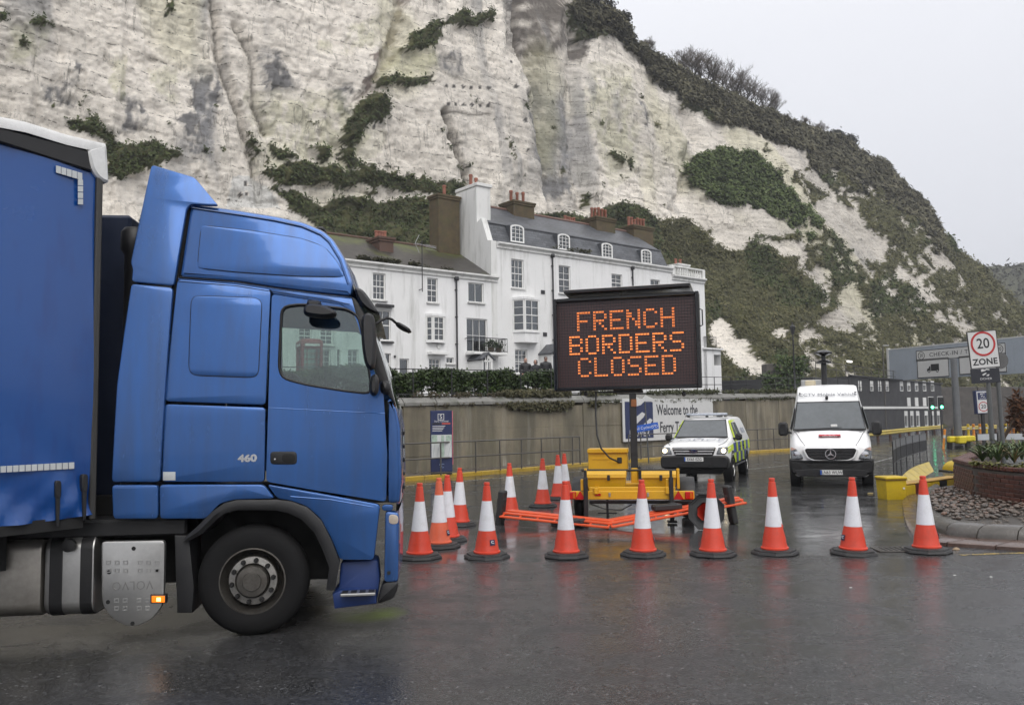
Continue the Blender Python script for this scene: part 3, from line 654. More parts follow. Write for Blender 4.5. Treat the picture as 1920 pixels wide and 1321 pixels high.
hanging('coping_grass', 'dry grass and weeds creeping over the wall coping beside the display board', ub-1.5, uc+1.5, 5000, 8, [(.05, .05, .025), (.09, .085, .04), (.14, .12, .065)], .065, .42)
hanging('coping_weeds', 'thin brown weeds along the top of the wall by the lorry', ua-5, ub, 1100, 9, [(.04, .035, .02), (.08, .06, .035), (.06, .08, .03)], .045, .12, .4)
hanging('coping_moss', 'short mossy growth along the wall top towards the white van', uc+1, wu(1500, 730)+3, 3000, 10, [(.035, .04, .018), (.06, .07, .025), (.10, .095, .045)], .055, .12)
# black iron railing on the terrace edge
IRON = pm('black_iron', (.018, .018, .02), .45, var=.3)
def railing(label, u0, u1, v, h, step, base=.0, rails=(1.0, .12), r=.018):
    o = thing('railing', label, 'railing', WA+WD*u0-WN*v, WFR, 'iron railings on the terrace edge'); L = u1-u0; n = max(1, round(L/step))
    for k in range(n+1):
        x = L*k/n; b0 = wz(u0+x)+base; MB().tube([(x, 0, b0-.1), (x, 0, b0+h+.02)], r*1.25, 6).build('post', IRON, o, 50)
    for q in rails: MB().tube([(0, 0, wz(u0)+base+h*q), (L, 0, wz(u1)+base+h*q)], r, 6).build('rail', IRON, o, 50)
    return o
railing('black iron railing in front of the hedge on the terrace wall', ua-5, uc+.8, .35, .98, 1.75)
railing('black iron railing on the wall top between display board and white van', ud-2, wu(1600, 700)+6, .35, .82, 1.5, rails=(1.0, .55, .1))
# ------------------------------------------------------------------ pavement railings (grey-brown galvanised tube)
GALV = pm('weathered_galvanised', (.11, .105, .095), .5, .4, var=.3, scale=6, dirt=.5, dirtcol=(.08, .05, .03))
def tube_rail(label, pts, h, rails, post_at, r=.024, name='pavement_railing'):
    """pts are points on the ground"""
    o = thing(name, label, 'railing', pts[0], 0., 'galvanised railings on the pavement'); b0 = Vector(pts[0]); P = [Vector(p)-b0 for p in pts]
    cum = [0]
    for a, b_ in zip(P, P[1:]): cum.append(cum[-1]+(b_-a).length)
    def pos(s_):
        for k in range(len(P)-1):
            if s_ <= cum[k+1]+1e-6: return P[k]+(P[k+1]-P[k])*((s_-cum[k])/(cum[k+1]-cum[k]))
        return P[-1]
    for s_ in post_at:
        p = pos(s_*cum[-1]); jx = random.uniform(-.02, .02); MB().tube([p, p+Vector((jx, 0, h))], r*1.05, 8).build('post', GALV, o, 50)
    for q in rails: MB().tube([p+Vector((0, 0, h*q)) for p in P], r, 8).build('rail', GALV, o, 50)
    return o
tube_rail('tubular pavement railing in front of the blue map sign', [G(640, 903, .11), G(806, 891.5, .11), G(930, 882, .11), G(1020, 875, .11), G(1062, 871.5, .11), G(1088, 870, .11)], 1.02, (1.0, .52), (0, .16, .345, .49, .60, .70, .80, .90, .965, 1.0))
tube_rail('tubular pavement railing under the white welcome board', [G(1180, 862, .11), G(1225, 858.5, .11), G(1330, 851, .11)], 1.0, (1.0, .5), (0, .14, .5, 1.0))
tube_rail('tubular pavement railing against the wall between police car and van', [G(1385, 847, .11), G(1452, 842, .11), G(1505, 838.5, .11)], 1.02, (1.0, .5), (0, .3, .56, .78, 1.0))
# ================================================================== WHITE TERRACE OF HOUSES
H0 = D(930, 600, 55.2); H0.z = 0; HFR = math.atan2(T.y, T.x)
def hp(px, py, off=0.):                                  # pixel -> (u along the terrace, z) on the plane set back by off
    p = VP(px, py, H0+NN*off, T); return (p-H0).dot(T), p.z
def hu(px, py=600, off=0.): return hp(px, py, off)[0]
def hz_(px, py, off=0.): return hp(px, py, off)[1]
def render_mat(name, col, dirt):
    m, N, b = new_mat(name); v = mapping(N); n1 = noise(N, v, .5, 7, .65); n2 = noise(N, mapping(N, (1.6, 1.6, .18)), 1.1, 6, .65); n3 = noise(N, v, 5, 5, .7)
    c = mixc(N, ramp(N, n1, [(.4, 0.), (.75, .3)]), col, tuple(x*.78 for x in col)); c = mixc(N, ramp(N, n2, [(.52, 0.), (.74, dirt)]), c, (.33, .33, .30))
    c = mixc(N, ramp(N, n3, [(.66, 0.), (.74, dirt*1.2)]), c, (.20, .20, .18)); N.links.new(c, b.inputs['Base Color']); b.inputs['Roughness'].default_value = .7
    bump(N, b, noise(N, v, 22, 3), .12, .02); return m
RW = render_mat('white_render', (.80, .80, .79), .75); RW2 = render_mat('fresh_white_render', (.82, .82, .815), .42); RD = render_mat('weathered_white_render', (.74, .74, .72), .8)
WT = pm('white_window_paint', (.78, .78, .76), .45, var=.08); SILL = pm('sill_stone', (.62, .62, .60), .6, var=.25, dirt=.6)
SLATE = None
def slate_mat(name, col, moss=0.):
    m, N, b = new_mat(name); v = mapping(N); br = nd(N, 'ShaderNodeTexBrick'); br.inputs['Scale'].default_value = 1.0; br.inputs['Brick Width'].default_value = .5; br.inputs['Row Height'].default_value = .22; br.inputs['Mortar Size'].default_value = .012
    for k, q in (('Color1', tuple(c*.7 for c in col)), ('Color2', tuple(c*1.3 for c in col)), ('Mortar', (.02, .02, .02))): br.inputs[k].default_value = (*q, 1)
    N.links.new(mapping(N, (1, 1, 1), 'UV'), br.inputs['Vector']); n = noise(N, v, .6, 6, .65); c = mixc(N, 1., br.outputs[0], ramp(N, n, [(.3, .75), (.7, 1.25)]), 'MULTIPLY')
    if moss: c = mixc(N, ramp(N, noise(N, v, .35, 5, .6), [(.5, 0.), (.62, moss)]), c, (.085, .105, .012))
    N.links.new(c, b.inputs['Base Color']); b.inputs['Roughness'].default_value = .42; bump(N, b, br.outputs['Fac'], .5, -.02); return m
SLATE = slate_mat('grey_slate', (.075, .08, .09)); TILE = slate_mat('brown_tile', (.048, .042, .036), .75)
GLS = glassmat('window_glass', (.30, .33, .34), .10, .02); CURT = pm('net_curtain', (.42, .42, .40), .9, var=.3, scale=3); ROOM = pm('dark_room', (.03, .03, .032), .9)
BRK = pm('chimney_brick_mossy', (.085, .062, .032), .8, var=.5, scale=2.2, bmp=.4, dirt=.5, dirtcol=(.06, .075, .02)); BRK2 = pm('chimney_brick_red', (.095, .055, .04), .8, var=.4, scale=3, bmp=.4); POT = pm('terracotta_pot', (.26, .10, .065), .7, var=.4, scale=3)
IRONP = pm('black_downpipe', (.025, .025, .027), .4)
def uvbox(o):
    """UV in metres along (u, slope) for roof sheets"""
    me = o.data; uv = me.uv_layers.new(name='UV')
    for p in me.polygons:
        n = p.normal; x = Vector((1, 0, 0)) if abs(n.x) < .9 else Vector((0, 1, 0)); x = (x-n*x.dot(n)).normalized(); y = n.cross(x)
        for li in p.loop_indices: q = me.vertices[me.loops[li].vertex_index].co; uv.data[li].uv = (q.dot(x), q.dot(y))
def wall_open(mb, u0, u1, z0, zt0, zt1, ops, y=0., depth=.22):
    """front wall in the x-z plane facing -y, with rectangular openings (a,b,c,d) and reveals; sloping top edge"""
    zt = lambda u: zt0+(zt1-zt0)*(u-u0)/(u1-u0)
    us_ = sorted({u0, u1}|{o[0] for o in ops}|{o[2] for o in ops})
    for a, b_ in zip(us_, us_[1:]):
        mid = (a+b_)/2; col = sorted([o for o in ops if o[0] < mid < o[2]], key=lambda o: o[1]); zc = z0
        for o in col:
            mb.quad((a, y, zc), (b_, y, zc), (b_, y, o[1]), (a, y, o[1])); zc = o[3]
        mb.quad((a, y, zc), (b_, y, zc), (b_, y, zt(b_)), (a, y, zt(a)))
    for a, c, b_, d in ops:
        mb.quad((a, y, c), (a, y, d), (a, y+depth, d), (a, y+depth, c)); mb.quad((b_, y, c), (b_, y+depth, c), (b_, y+depth, d), (b_, y, d))
        mb.quad((a, y, d), (b_, y, d), (b_, y+depth, d), (a, y+depth, d)); mb.quad((a, y, c), (a, y+depth, c), (b_, y+depth, c), (b_, y, c))
def window(parent, rect, kind='sash', y=.12, cols=2, rows=4, sill=True, curtain=None):
    if curtain is None: curtain = random.choice(([(0, .28), (.72, 1)], [(0, .22), (.8, 1)], [(0, 1)], [(0, .45)], None))
    a, c, b_, d = rect; w = b_-a; h = d-c; cx = (a+b_)/2; fw = min(.07, w*.09)
    wn = MB()
    for x in (a+fw/2, b_-fw/2): wn.box((x, y, (c+d)/2), (fw, .07, h-.004))
    for z in (c+fw/2+.002, d-fw/2-.002): wn.box((cx, y, z), (w-2*fw-.004, .066, fw))
    o = wn.build('window', WT, parent)
    g = MB(); iw = w-2*fw-.01; ih = h-2*fw-.01
    if kind == 'sash': g.box((cx, y-.012, (c+d)/2), (iw, .05, .06))
    for k in range(1, cols): g.box((a+fw+iw*k/cols, y+.004, (c+d)/2), (.032, .03, ih))
    for k in range(1, rows):
        if kind == 'sash' and k*2 == rows: continue
        g.box((cx, y+.006, c+fw+ih*k/rows), (iw, .026, .028))
    if len(g.v): g.build('glazing_bar', WT, o)
    MB().box((cx, y+.03, (c+d)/2), (iw+.02, .008, ih+.02)).build('pane', GLS, o)
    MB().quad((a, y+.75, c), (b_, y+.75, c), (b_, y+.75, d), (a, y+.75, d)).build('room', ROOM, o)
    if curtain:
        q = MB(); n = 14
        for (p0, p1) in curtain:
            pts = [(a+w*(p0+(p1-p0)*k/n), y+.10+.025*math.sin(k*2.1)) for k in range(n+1)]
            for k in range(n): q.quad((*pts[k], c+.03), (*pts[k+1], c+.03), (*pts[k+1], d-.03), (*pts[k], d-.03))
        q.build('curtain', CURT, o)
    if sill: MB().box((cx, -.04, c-.05), (w+.16, .2, .09), .01).build('sill', SILL, o)
    return o
def R4(px0, py0, px1, py1, off=0.):
    a, d = hp(px0, (py0+py1)/2, off)[0], hp((px0+px1)/2, py0, off)[1]; b_, c = hp(px1, (py0+py1)/2, off)[0], hp((px0+px1)/2, py1, off)[1]; return (a, c, b_, d)
def pots(parent, x0, x1, y, z, n, h=.75, r=.14, m=None):
    for k in range(n):
        x = x0+(x1-x0)*(k+.5)/n; hh = h*random.uniform(.85, 1.1)
        MB().lathe([(r*1.05, 0), (r*1.05, .08), (r*.82, .1), (r*.78, hh*.8), (r*.98, hh*.84), (r*.98, hh*.94), (r*.85, hh), (r*.6, hh), (r*.6, hh*.5)], 12, Matrix.Translation((x, y, z))).build('chimney_pot', m or POT, parent, 40)
def stack(parent, x0, x1, y0, y1, z0, z1, mat, npots, cap=True, poth=.75):
    b = MB(); b.box(((x0+x1)/2, (y0+y1)/2, (z0+z1-.3)/2), (x1-x0, y1-y0, z1-.3-z0), .015)
    b.box(((x0+x1)/2, (y0+y1)/2, z1-.225), (x1-x0+.12, y1-y0+.12, .15), .012); b.box(((x0+x1)/2, (y0+y1)/2, z1-.075), (x1-x0+.22, y1-y0+.22, .15), .012)
    o = b.build('chimney', mat, parent); pots(o, x0+.1, x1-.1, (y0+y1)/2, z1, npots, poth); return o
def downpipe(parent, px0, py0, px1, py1):
    u0, z0 = hp(px0, py0); u1, z1 = hp(px1, py1); um = (u0+u1)/2
    b = MB(); b.tube([(um, -.1, z0), (um, -.1, max(z1-2, 3.))], .055, 8); b.box((um, -.12, z0+.02), (.26, .2, .26), .03)
    for k in range(max(1, int((z0-max(z1-2, 3.)-.8)/1.7))): b.box((um, -.06, z0-.7-1.7*k), (.17, .1, .06))
    b.build('downpipe', IRONP, parent, 50)
GZ = 3.05
ZE = {'terrace_houseTrue': (hz_(660, 489)+hz_(933, 521))/2, 'terrace_houseFalse': (hz_(933, 453)+hz_(1090, 478)+hz_(1262, 507))/3}
def house(name, label, px0, px1, topL, topR, mat, wins, group='white terrace houses', par=.55, cornice=True, arch=None):
    """wins: list of (px0,py0,px1,py1,kind,cols,rows,curtain)"""
    u0, u1 = hu(px0), hu(px1); zm = ZE.get(name+str(px0 < 930), (hz_(px0, topL)+hz_(px1, topR))/2)
    o = thing(name, label, 'house', H0+T*u0+Vector((0, 0, 0)), HFR, group); o['u0'] = u0
    ops = []; meta = []
    for w in wins:
        a, c, b_, d = R4(*w[:4]); c = max(c, GZ+.05); r = (a-u0, c, b_-u0, d); ops.append(r); meta.append((r, w))
    mb = MB(); L = u1-u0; wall_open(mb, 0, L, GZ-.6, zm, zm, ops)
    mb.build('wall', mat, o)
    for r, w in meta: window(o, r, w[4], cols=w[5], rows=w[6], curtain=w[7] if len(w) > 7 else None)
    if cornice:
        cb = MB(); prof = [(0, -.34), (-.10, -.30), (-.10, -.16), (-.24, -.06), (-.30, -.04), (-.30, .06), (-.10, .10), (.3, .10), (.3, -.34)]
        cb.loft([[Vector((x, y-.002, zm+z)) for y, z in prof] for x in (0.004, L-.004)]); cb.build('cornice', RD, o)
    return o, u0, L, zm
ST = 'sash'
hA0, uA0, LA0, zA0 = house('terrace_house', 'white terrace house mostly hidden by the lorry, seen through its cab window', 470, 640, 466, 487, RW, [(560, 612, 585, 646, ST, 2, 4), (600, 612, 625, 646, ST, 2, 4), (598, 655, 620, 690, 'case', 2, 3), (640-8, 655, 638, 690, 'case', 1, 3)])
hA1, uA1, LA1, zA1 = house('terrace_house', 'white terrace house with dark arched doorway and sash windows right of the lorry cab', 640, 787, 488, 503, RW, [(652, 655, 672, 690, 'case', 2, 3), (688, 655, 706, 690, 'case', 2, 2), (699, 512, 723, 562, ST, 3, 4), (704, 581, 733, 638, ST, 2, 2), (716, 662, 733, 700, ST, 2, 2), (749, 672, 767, 706, 'case', 1, 1)])
hA2, uA2, LA2, zA2 = house('terrace_house', 'white terrace house with shallow bow window and roof aerial bracket', 787, 853, 503, 511, RW2, [(801, 521, 821, 567, ST, 2, 4), (804, 672, 826, 706, ST, 3, 4), (837, 670, 851, 681, 'case', 2, 1)])
hA3, uA3, LA3, zA3 = house('terrace_house', 'low white terrace house with iron balcony and gabled porch', 853, 933, 511, 521, RW2, [(878, 530, 907, 567, 'case', 2, 1, [(.5, 1)]), (875, 597, 914, 660, 'case', 3, 2, [(.25, .75)])])
hB1, uB1, LB1, zB1 = house('terrace_house', 'tall white house with oriel bay window and white gable end', 933, 1036, 452, 469, RW, [(959, 486, 982, 540, ST, 3, 4, [(0, .3), (.7, 1)]), (966, 655, 989, 700, ST, 3, 5)])
hB2, uB2, LB2, zB2 = house('terrace_house', 'tall white house with slate mansard roof just above the display board left half', 1036, 1108, 469, 481, RW2, [(1048, 498, 1070, 550, ST, 2, 4)])
hB3, uB3, LB3, zB3 = house('terrace_house', 'white house behind the display board with downpipe at its right', 1108, 1187, 481, 494, RW2, [(1147, 514, 1167, 546, ST, 2, 4)])
hB4, uB4, LB4, zB4 = house('terrace_house', 'white house with mansard roof at the far end of the tall row', 1187, 1262, 494, 507, RW2, [(1220, 524, 1238, 552, ST, 2, 3)])
# end house with balustrade
hC, uC, LC, zC = house('end_house', 'white end house with parapet balustrade at the right end of the terrace', 1262, 1323, 516, 526, RW2, [], cornice=True)
# --- side walls, backs and roofs
def solid(h, L, z, depth, mat, left=True, right=True):
    b = MB()
    if left: b.quad((0, 0, GZ-.6), (0, 0, z), (0, depth, z), (0, depth, GZ-.6))
    if right: b.quad((L, 0, GZ-.6), (L, depth, GZ-.6), (L, depth, z), (L, 0, z))
    b.quad((0, depth, GZ-.6), (0, depth, z), (L, depth, z), (L, depth, GZ-.6)); b.quad((0, .9, z-.35), (L, .9, z-.35), (L, depth, z-.35), (0, depth, z-.35)); b.build('party_wall', mat, h)
for h, L, z in ((hA0, LA0, zA0), (hA1, LA1, zA1), (hA2, LA2, zA2), (hA3, LA3, zA3)): solid(h, L, z, 8.0, RD)
for h, L, z in ((hB1, LB1, zB1), (hB2, LB2, zB2), (hB3, LB3, zB3), (hB4, LB4, zB4), (hC, LC, zC)): solid(h, L, z, 8.5, RD)
def pitched(h, L, z, rid_off, rid_z, mat, y0=.0, depth=8.):
    b = MB(); b.loft([[Vector((x, y0, z+.12)), Vector((x, rid_off, rid_z)), Vector((x, depth, z+.12)), Vector((x, depth, z)), Vector((x, y0, z))] for x in (0, L)]); o = b.build('roof', mat, h); uvbox(o)
    MB().tube([(0, rid_off, rid_z+.01), (L, rid_off, rid_z+.01)], .11, 8).build('ridge_tile', POT if mat is SLATE else BRK2, o, 50)
    return o
zrA = hz_(720, 452, 4.0)
for h, L, z in ((hA0, LA0, zA0), (hA1, LA1, zA1), (hA2, LA2, zA2), (hA3, LA3, zA3)): pitched(h, L, z, 4.0, zrA-(zA1-z)*.9, TILE)
def mansard(h, L, z, brk, rid, gap=.0):
    b = MB(); b.loft([[Vector((x, .32, z+.10)), Vector((x, 1.05, brk)), Vector((x, 4.3, rid)), Vector((x, 7.6, brk)), Vector((x, 8.4, z+.1))] for x in (0, L)]); o = b.build('roof', SLATE, h); uvbox(o)
    MB().tube([(0, 4.3, rid+.02), (L, 4.3, rid+.02)], .11, 8).build('ridge_tile', pm('ridge_clay', (.17, .10, .08), .7), o, 50)
    r = MB(); r.box((L/2, 1.03, brk+.03), (L, .12, .07)); r.build('mansard_roll', pm('lead_roll', (.13, .135, .145), .5), o)
zbk = hz_(1057, 441, 1.05); zrd = hz_(1010, 405, 4.3)
zb0 = (zB1+zB2+zB3+zB4)/4
for h, L, z in ((hB1, LB1, zB1), (hB2, LB2, zB2), (hB3, LB3, zB3), (hB4, LB4, zB4)): mansard(h, L, z, zbk+(z-zb0)*.8, zrd+(z-zb0)*.8)
def dormer(h, u0, px0, py0, px1, py1, zb):
    a, c, b_, d = R4(px0, py0, px1, py1, .45); a -= u0; b_ -= u0; w = b_-a; cx = (a+b_)/2
    o = MB(); o.box((cx, 1.25, (c+d)/2), (w+.14, 1.5, d-c-.02)); o = o.build('dormer', SLATE, h); uvbox(o)
    arc = [(a-.05, c-.06)]+[(b_+.05, c-.06)]+[(cx+(w/2+.05)*math.cos(t), d-.16+.22*math.sin(t)) for t in np.linspace(0, math.pi, 9)]
    inn = [(a+.05, c+.03)]+[(b_-.05, c+.03)]+[(cx+(w/2-.05)*math.cos(t), d-.22+.18*math.sin(t)) for t in np.linspace(0, math.pi, 9)]
    M = Matrix(((1, 0, 0, 0), (0, 0, -1, 0), (0, 1, 0, 0), (0, 0, 0, 1)))
    MB().ring(arc, inn, -.47, -.40, M).build('frame', WT, o)
    MB().prism(inn, -.475, -.465, M).build('pane', GLS, o)
    g = MB()
    for k in (1, 2): g.box((a+w*k/3, .425, (c+d)/2-.03), (.032, .035, d-c-.12))
    for k in (1, 2, 3): g.box((cx, .428, c+(d-c)*k/4), (w-.1, .028, .03))
    g.build('glazing_bar', WT, o)
dormer(hB1, uB1, 958, 423, 981, 453, zbk); dormer(hB2, uB2, 1047, 440, 1067, 467, zbk); dormer(hB3, uB3, 1129, 457, 1147, 482, zbk); dormer(hB4, uB4, 1203, 469, 1220, 493, zbk)
# white gable end wall and stack of the tall row
g = MB(); zz = zB1
def gy(px, py): # on the plane of the gable (x = left edge of B1)
    p = VP(px, py, H0+T*uB1, NN); return (p-H0).dot(NN), p.z
M = Matrix(((0, 0, 1, -.02), (1, 0, 0, 0), (0, 1, 0, 0), (0, 0, 0, 1)))
ytop, ztop = gy(866, 366); yfr, zfr = gy(911, 400)
gp = [(-.02, GZ-.6), (-.02, zB1+.12), (.35, zB1+.2), (1.0, zbk+.25), (max(1.5, yfr), zfr-.6), (max(1.5, yfr), ztop), (max(ytop, 3.6), ztop), (max(ytop, 3.6)+2.6, zB1+.2), (8.5, zB1), (8.5, GZ-.6)]
g.prism(gp, -.45, 0, M); g.build('gable_wall', RD, hB1)
y0g, y1g = max(1.5, yfr), max(ytop, 3.6)
st_ = MB(); st_.box((.15, (y0g+y1g)/2, ztop-1.0), (1.1, y1g-y0g+.02, 2.3), .01); st_.box((.15, (y0g+y1g)/2, ztop+.2), (1.3, y1g-y0g+.25, .22), .02); so = st_.build('chimney', RD, hB1); pots(so, -.3, .6, (y0g+y1g)/2, ztop+.3, 2, .8)
# chimneys (positions measured on the ridge plane)
def stack_px(h, u0, px0, py0, px1, py1, off, depth, mat, n, poth=.75):
    a, c, b_, d = R4(px0, py0, px1, py1, off); stack(h, a-u0, b_-u0, off, off+depth, c-1.2, d, mat, n, poth=poth)
stack_px(hA1, uA1, 712, 444, 738, 488, 2.0, 1.5, BRK2, 4, .55)
stack_px(hA3, uA3, 822, 366, 862, 470, 3.2, 1.1, BRK, 1, .8)
stack_px(hB1, uB1, 964, 378, 1002, 425, 3.4, 1.6, BRK, 3, 1.0)
stack_px(hB3, uB3, 1119, 408, 1154, 452, 3.4, 1.6, BRK, 5, .9)
stack_px(hB4, uB4, 1189, 424, 1225, 467, 3.4, 1.6, BRK, 6, .8)
stack_px(hB2, uB2, 1064, 418, 1088, 440, 6.0, 1.0, BRK, 5, .6)
stack_px(hC, uC, 1272, 495, 1292, 516, 3.0, 1.2, RD, 2, .6)
downpipe(hA2, 852, 523, 858, 690); downpipe(hB1, 1032, 480, 1040, 660); downpipe(hB3, 1184, 503, 1186, 546)
for ch in list(hA2.children): pass
# fix: downpipes were laid out in terrace coordinates
for h, u0 in ((hA2, uA2), (hB1, uB1), (hB3, uB3)):
    for ch in h.children:
        if ch.name.startswith('downpipe'): ch.location.x = -u0
# bow window on A2
def bay(h, u0, px0, py0, px1, py1, proj_, cols, rows, base):
    a, c, b_, d = R4(px0, py0, px1, py1); a -= u0; b_ -= u0; w = b_-a
    pl = [(a, 0), (a+w*.2, -proj_), (b_-w*.2, -proj_), (b_, 0)]
    pr = lambda z0, z1, e: MB().prism([(p[0]+(e if k > 1 else -e), p[1]-(e if 0 < k < 3 else 0)) for k, p in enumerate(pl)], z0, z1)
    o = pr(c-.10, c, .06).build('bay_window', RW2, h); pr(d, d+.16, .08).build('bay_roof', RW2, o); pr(c-base, c-.10, -.02).build('bay_apron', RW2, o)
    for k in range(3):
        p, q = Vector((*pl[k], 0)), Vector((*pl[k+1], 0)); dd = (q-p); L = dd.length; dd.normalize(); nrm = Vector((dd.y, -dd.x, 0)); f = MB(); nc = cols if k == 1 else 1
        Mx = Matrix(((dd.x, -nrm.x, 0, p.x), (dd.y, -nrm.y, 0, p.y), (0, 0, 1, 0), (0, 0, 0, 1))); f.M = Mx
        for x in (.04, L-.04): f.box((x, 0, (c+d)/2), (.09, .1, d-c))
        for z in (c+.04, d-.04): f.box((L/2, 0, z), (L-.16, .09, .08))
        f.box((L/2, -.01, (c+d)/2), (L-.14, .07, .06))
        for i in range(1, nc): f.box((L*i/nc, .01, (c+d)/2), (.04, .06, d-c-.1))
        for i in range(1, rows): f.box((L/2, .012, c+(d-c)*i/rows), (L-.16, .03, .03))
        f.build('frame', WT, o)
        q_ = MB(); q_.M = Mx; q_.box((L/2, .03, (c+d)/2), (L-.1, .008, d-c-.1)); q_.build('pane', GLS, o)
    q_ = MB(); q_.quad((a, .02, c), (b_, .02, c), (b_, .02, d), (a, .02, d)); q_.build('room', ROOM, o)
bay(hA2, uA2, 799, 594, 833, 640, .35, 2, 4, .05); bay(hB1, uB1, 962, 564, 1006, 622, .7, 2, 4, .75)
# small fittings on the fronts
def fit(h, u0, px0, py0, px1, py1, dep, mat, name, y=0.):
    a, c, b_, d = R4(px0, py0, px1, py1); MB().box(((a+b_)/2-u0, y-dep/2, (c+d)/2), (b_-a, dep, d-c), .01).build(name, mat, h)
fit(hA2, uA2, 819, 645, 825, 653, .12, WT, 'alarm_box'); fit(hA2, uA2, 801, 660, 834, 665, .5, WT, 'canopy'); fit(hA1, uA1, 703, 571, 735, 576, .28, IRONP, 'window_hood'); fit(hA1, uA1, 702, 640, 736, 643, .2, IRONP, 'window_ledge')
fit(hB1, uB1, 1014, 544, 1021, 551, .06, IRONP, 'vent'); fit(hB1, uB1, 1018, 623, 1025, 630, .06, IRONP, 'vent'); fit(hA1, uA1, 738, 666, 741, 670, .1, IRONP, 'lamp')
# plant boxes / moss on cornices
def moss(h, u0, px0, px1, py, n, seed):
    rng = np.random.default_rng(seed); a = hu(px0, py)-u0; b_ = hu(px1, py)-u0; x = a+(b_-a)*rng.random(n); k = fbm(x*1.4, 3., seed, 3) > .47; x = x[k]; z = hz_((px0+px1)/2, py)
    pts = np.stack([x, -.2+.35*rng.random(len(x)), z+.02+.14*rng.random(len(x))], 1); o = leaf_cloud('gutter_moss', pts, np.tile(np.array([0, -.3, 1.]), (len(x), 1)), .09, leafmat('gutter_moss%d' % seed, [(.03, .03, .012), (.06, .06, .02), (.09, .085, .04)]), h, .7, 2, 1.5, seed); o['kind'] = 'stuff'
moss(hA1, uA1, 645, 786, 490, 900, 2); moss(hA2, uA2, 790, 850, 505, 120, 3); moss(hB2, uB2, 1037, 1106, 470, 300, 4)
# balcony and porch of A3
a, c, b_, d = R4(872, 636, 934, 662); a -= uA3; b_ -= uA3
o = MB().box(((a+b_)/2, -.5, c-.08), (b_-a, 1.0, .16), .02).build('balcony', WT, hA3)
r = MB(); zb = c
r.bar((a, -.96, d), (b_, -.96, d), .045); r.bar((a, -.96, c+.08), (b_, -.96, c+.08), .035); r.bar((a, -.96, d), (a, 0, d), .045); r.bar((b_, -.96, d), (b_, 0, d), .045)
n = 22
for k in range(n+1): r.bar((a+(b_-a)*k/n, -.96, c), (a+(b_-a)*k/n, -.96, d), .02)
r.build('balcony_rail', IRON, o)
def porch(h, u0, px0, px1, py_ap, py_e, dep):
    a = hu(px0, py_e)-u0; b_ = hu(px1, py_e)-u0; za = hz_((px0+px1)/2, py_ap); ze = hz_((px0+px1)/2, py_e); m = (a+b_)/2
    o = MB(); o.loft([[Vector((a-.1, y, ze)), Vector((m, y, za)), Vector((b_+.1, y, ze)), Vector((b_+.1, y, ze-.09)), Vector((m, y, za-.12)), Vector((a-.1, y, ze-.09))] for y in (-dep-.1, 0)]); o = o.build('porch', SLATE, h); uvbox(o)
    f = MB(); Mx = Matrix(((1, 0, 0, 0), (0, 0, -1, 0), (0, 1, 0, 0), (0, 0, 0, 1)))
    f.ring([(a, GZ-.2), (b_, GZ-.2), (b_, ze-.06), (m, za-.14)], [(a+.2, GZ-.2), (b_-.2, GZ-.2), (b_-.2, ze-.12), (m, za-.36)], dep-.08, dep, Mx); f.box((m, -dep+.03, ze-.15), (b_-a-.3, .06, .1))
    for k in range(1, 4): f.box((a+.1+(b_-a-.2)*k/4, -dep+.04, (ze+GZ)/2+.2), (.05, .04, za-GZ-.5))
    for s in (a+.03, b_-.03): f.box((s, -dep/2, (ze-.1+GZ)/2), (.06, dep, ze-.1-GZ))
    f.build('porch_frame', WT, o)
    MB().quad((a+.1, -dep+.06, GZ), (b_-.1, -dep+.06, GZ), (b_-.1, -dep+.06, ze-.1), (a+.1, -dep+.06, ze-.1)).build('pane', GLS, o)
porch(hA3, uA3, 878, 898, 663, 675, 1.5); porch(hB1, uB1, 1011, 1038, 646, 664, 1.3)
# balustrade and annex on the end house
b = MB(); z0 = zC+.1
for k in range(14): b.lathe([(.06, 0), (.11, .2), (.05, .5), (.07, .6)], 8, Matrix.Translation((.2+(LC-.4)*k/13, .05, z0)))
b.box((LC/2, .05, z0+.66), (LC, .3, .12), .02)
for x in (.12, LC-.12): b.box((x, .05, z0+.35), (.3, .32, .72), .02)
b.build('balustrade', RD, hC, 40)
a, c, b_, d = R4(1320, 655, 1352, 705); b = MB(); wall_open(b, a-uC, b_-uC, GZ-.6, d, d, [(a-uC+1.3, c+.9, a-uC+2.2, d-.4)]); b.box(((a+b_)/2-uC, .6, d+.05), (b_-a+.3, 1.6, .12)); b.quad((b_-uC, 0, GZ-.6), (b_-uC, 3, GZ-.6), (b_-uC, 3, d), (b_-uC, 0, d)); b.build('annex', RW2, hC)
r = MB()
for k in range(11): r.bar((a-uC+(b_-a)*.7*k/10, -.1, d+.1), (a-uC+(b_-a)*.7*k/10, -.1, d+1.), .025)
r.bar((a-uC, -.1, d+1.), (a-uC+(b_-a)*.7, -.1, d+1.), .04); r.build('annex_rail', IRON, hC)
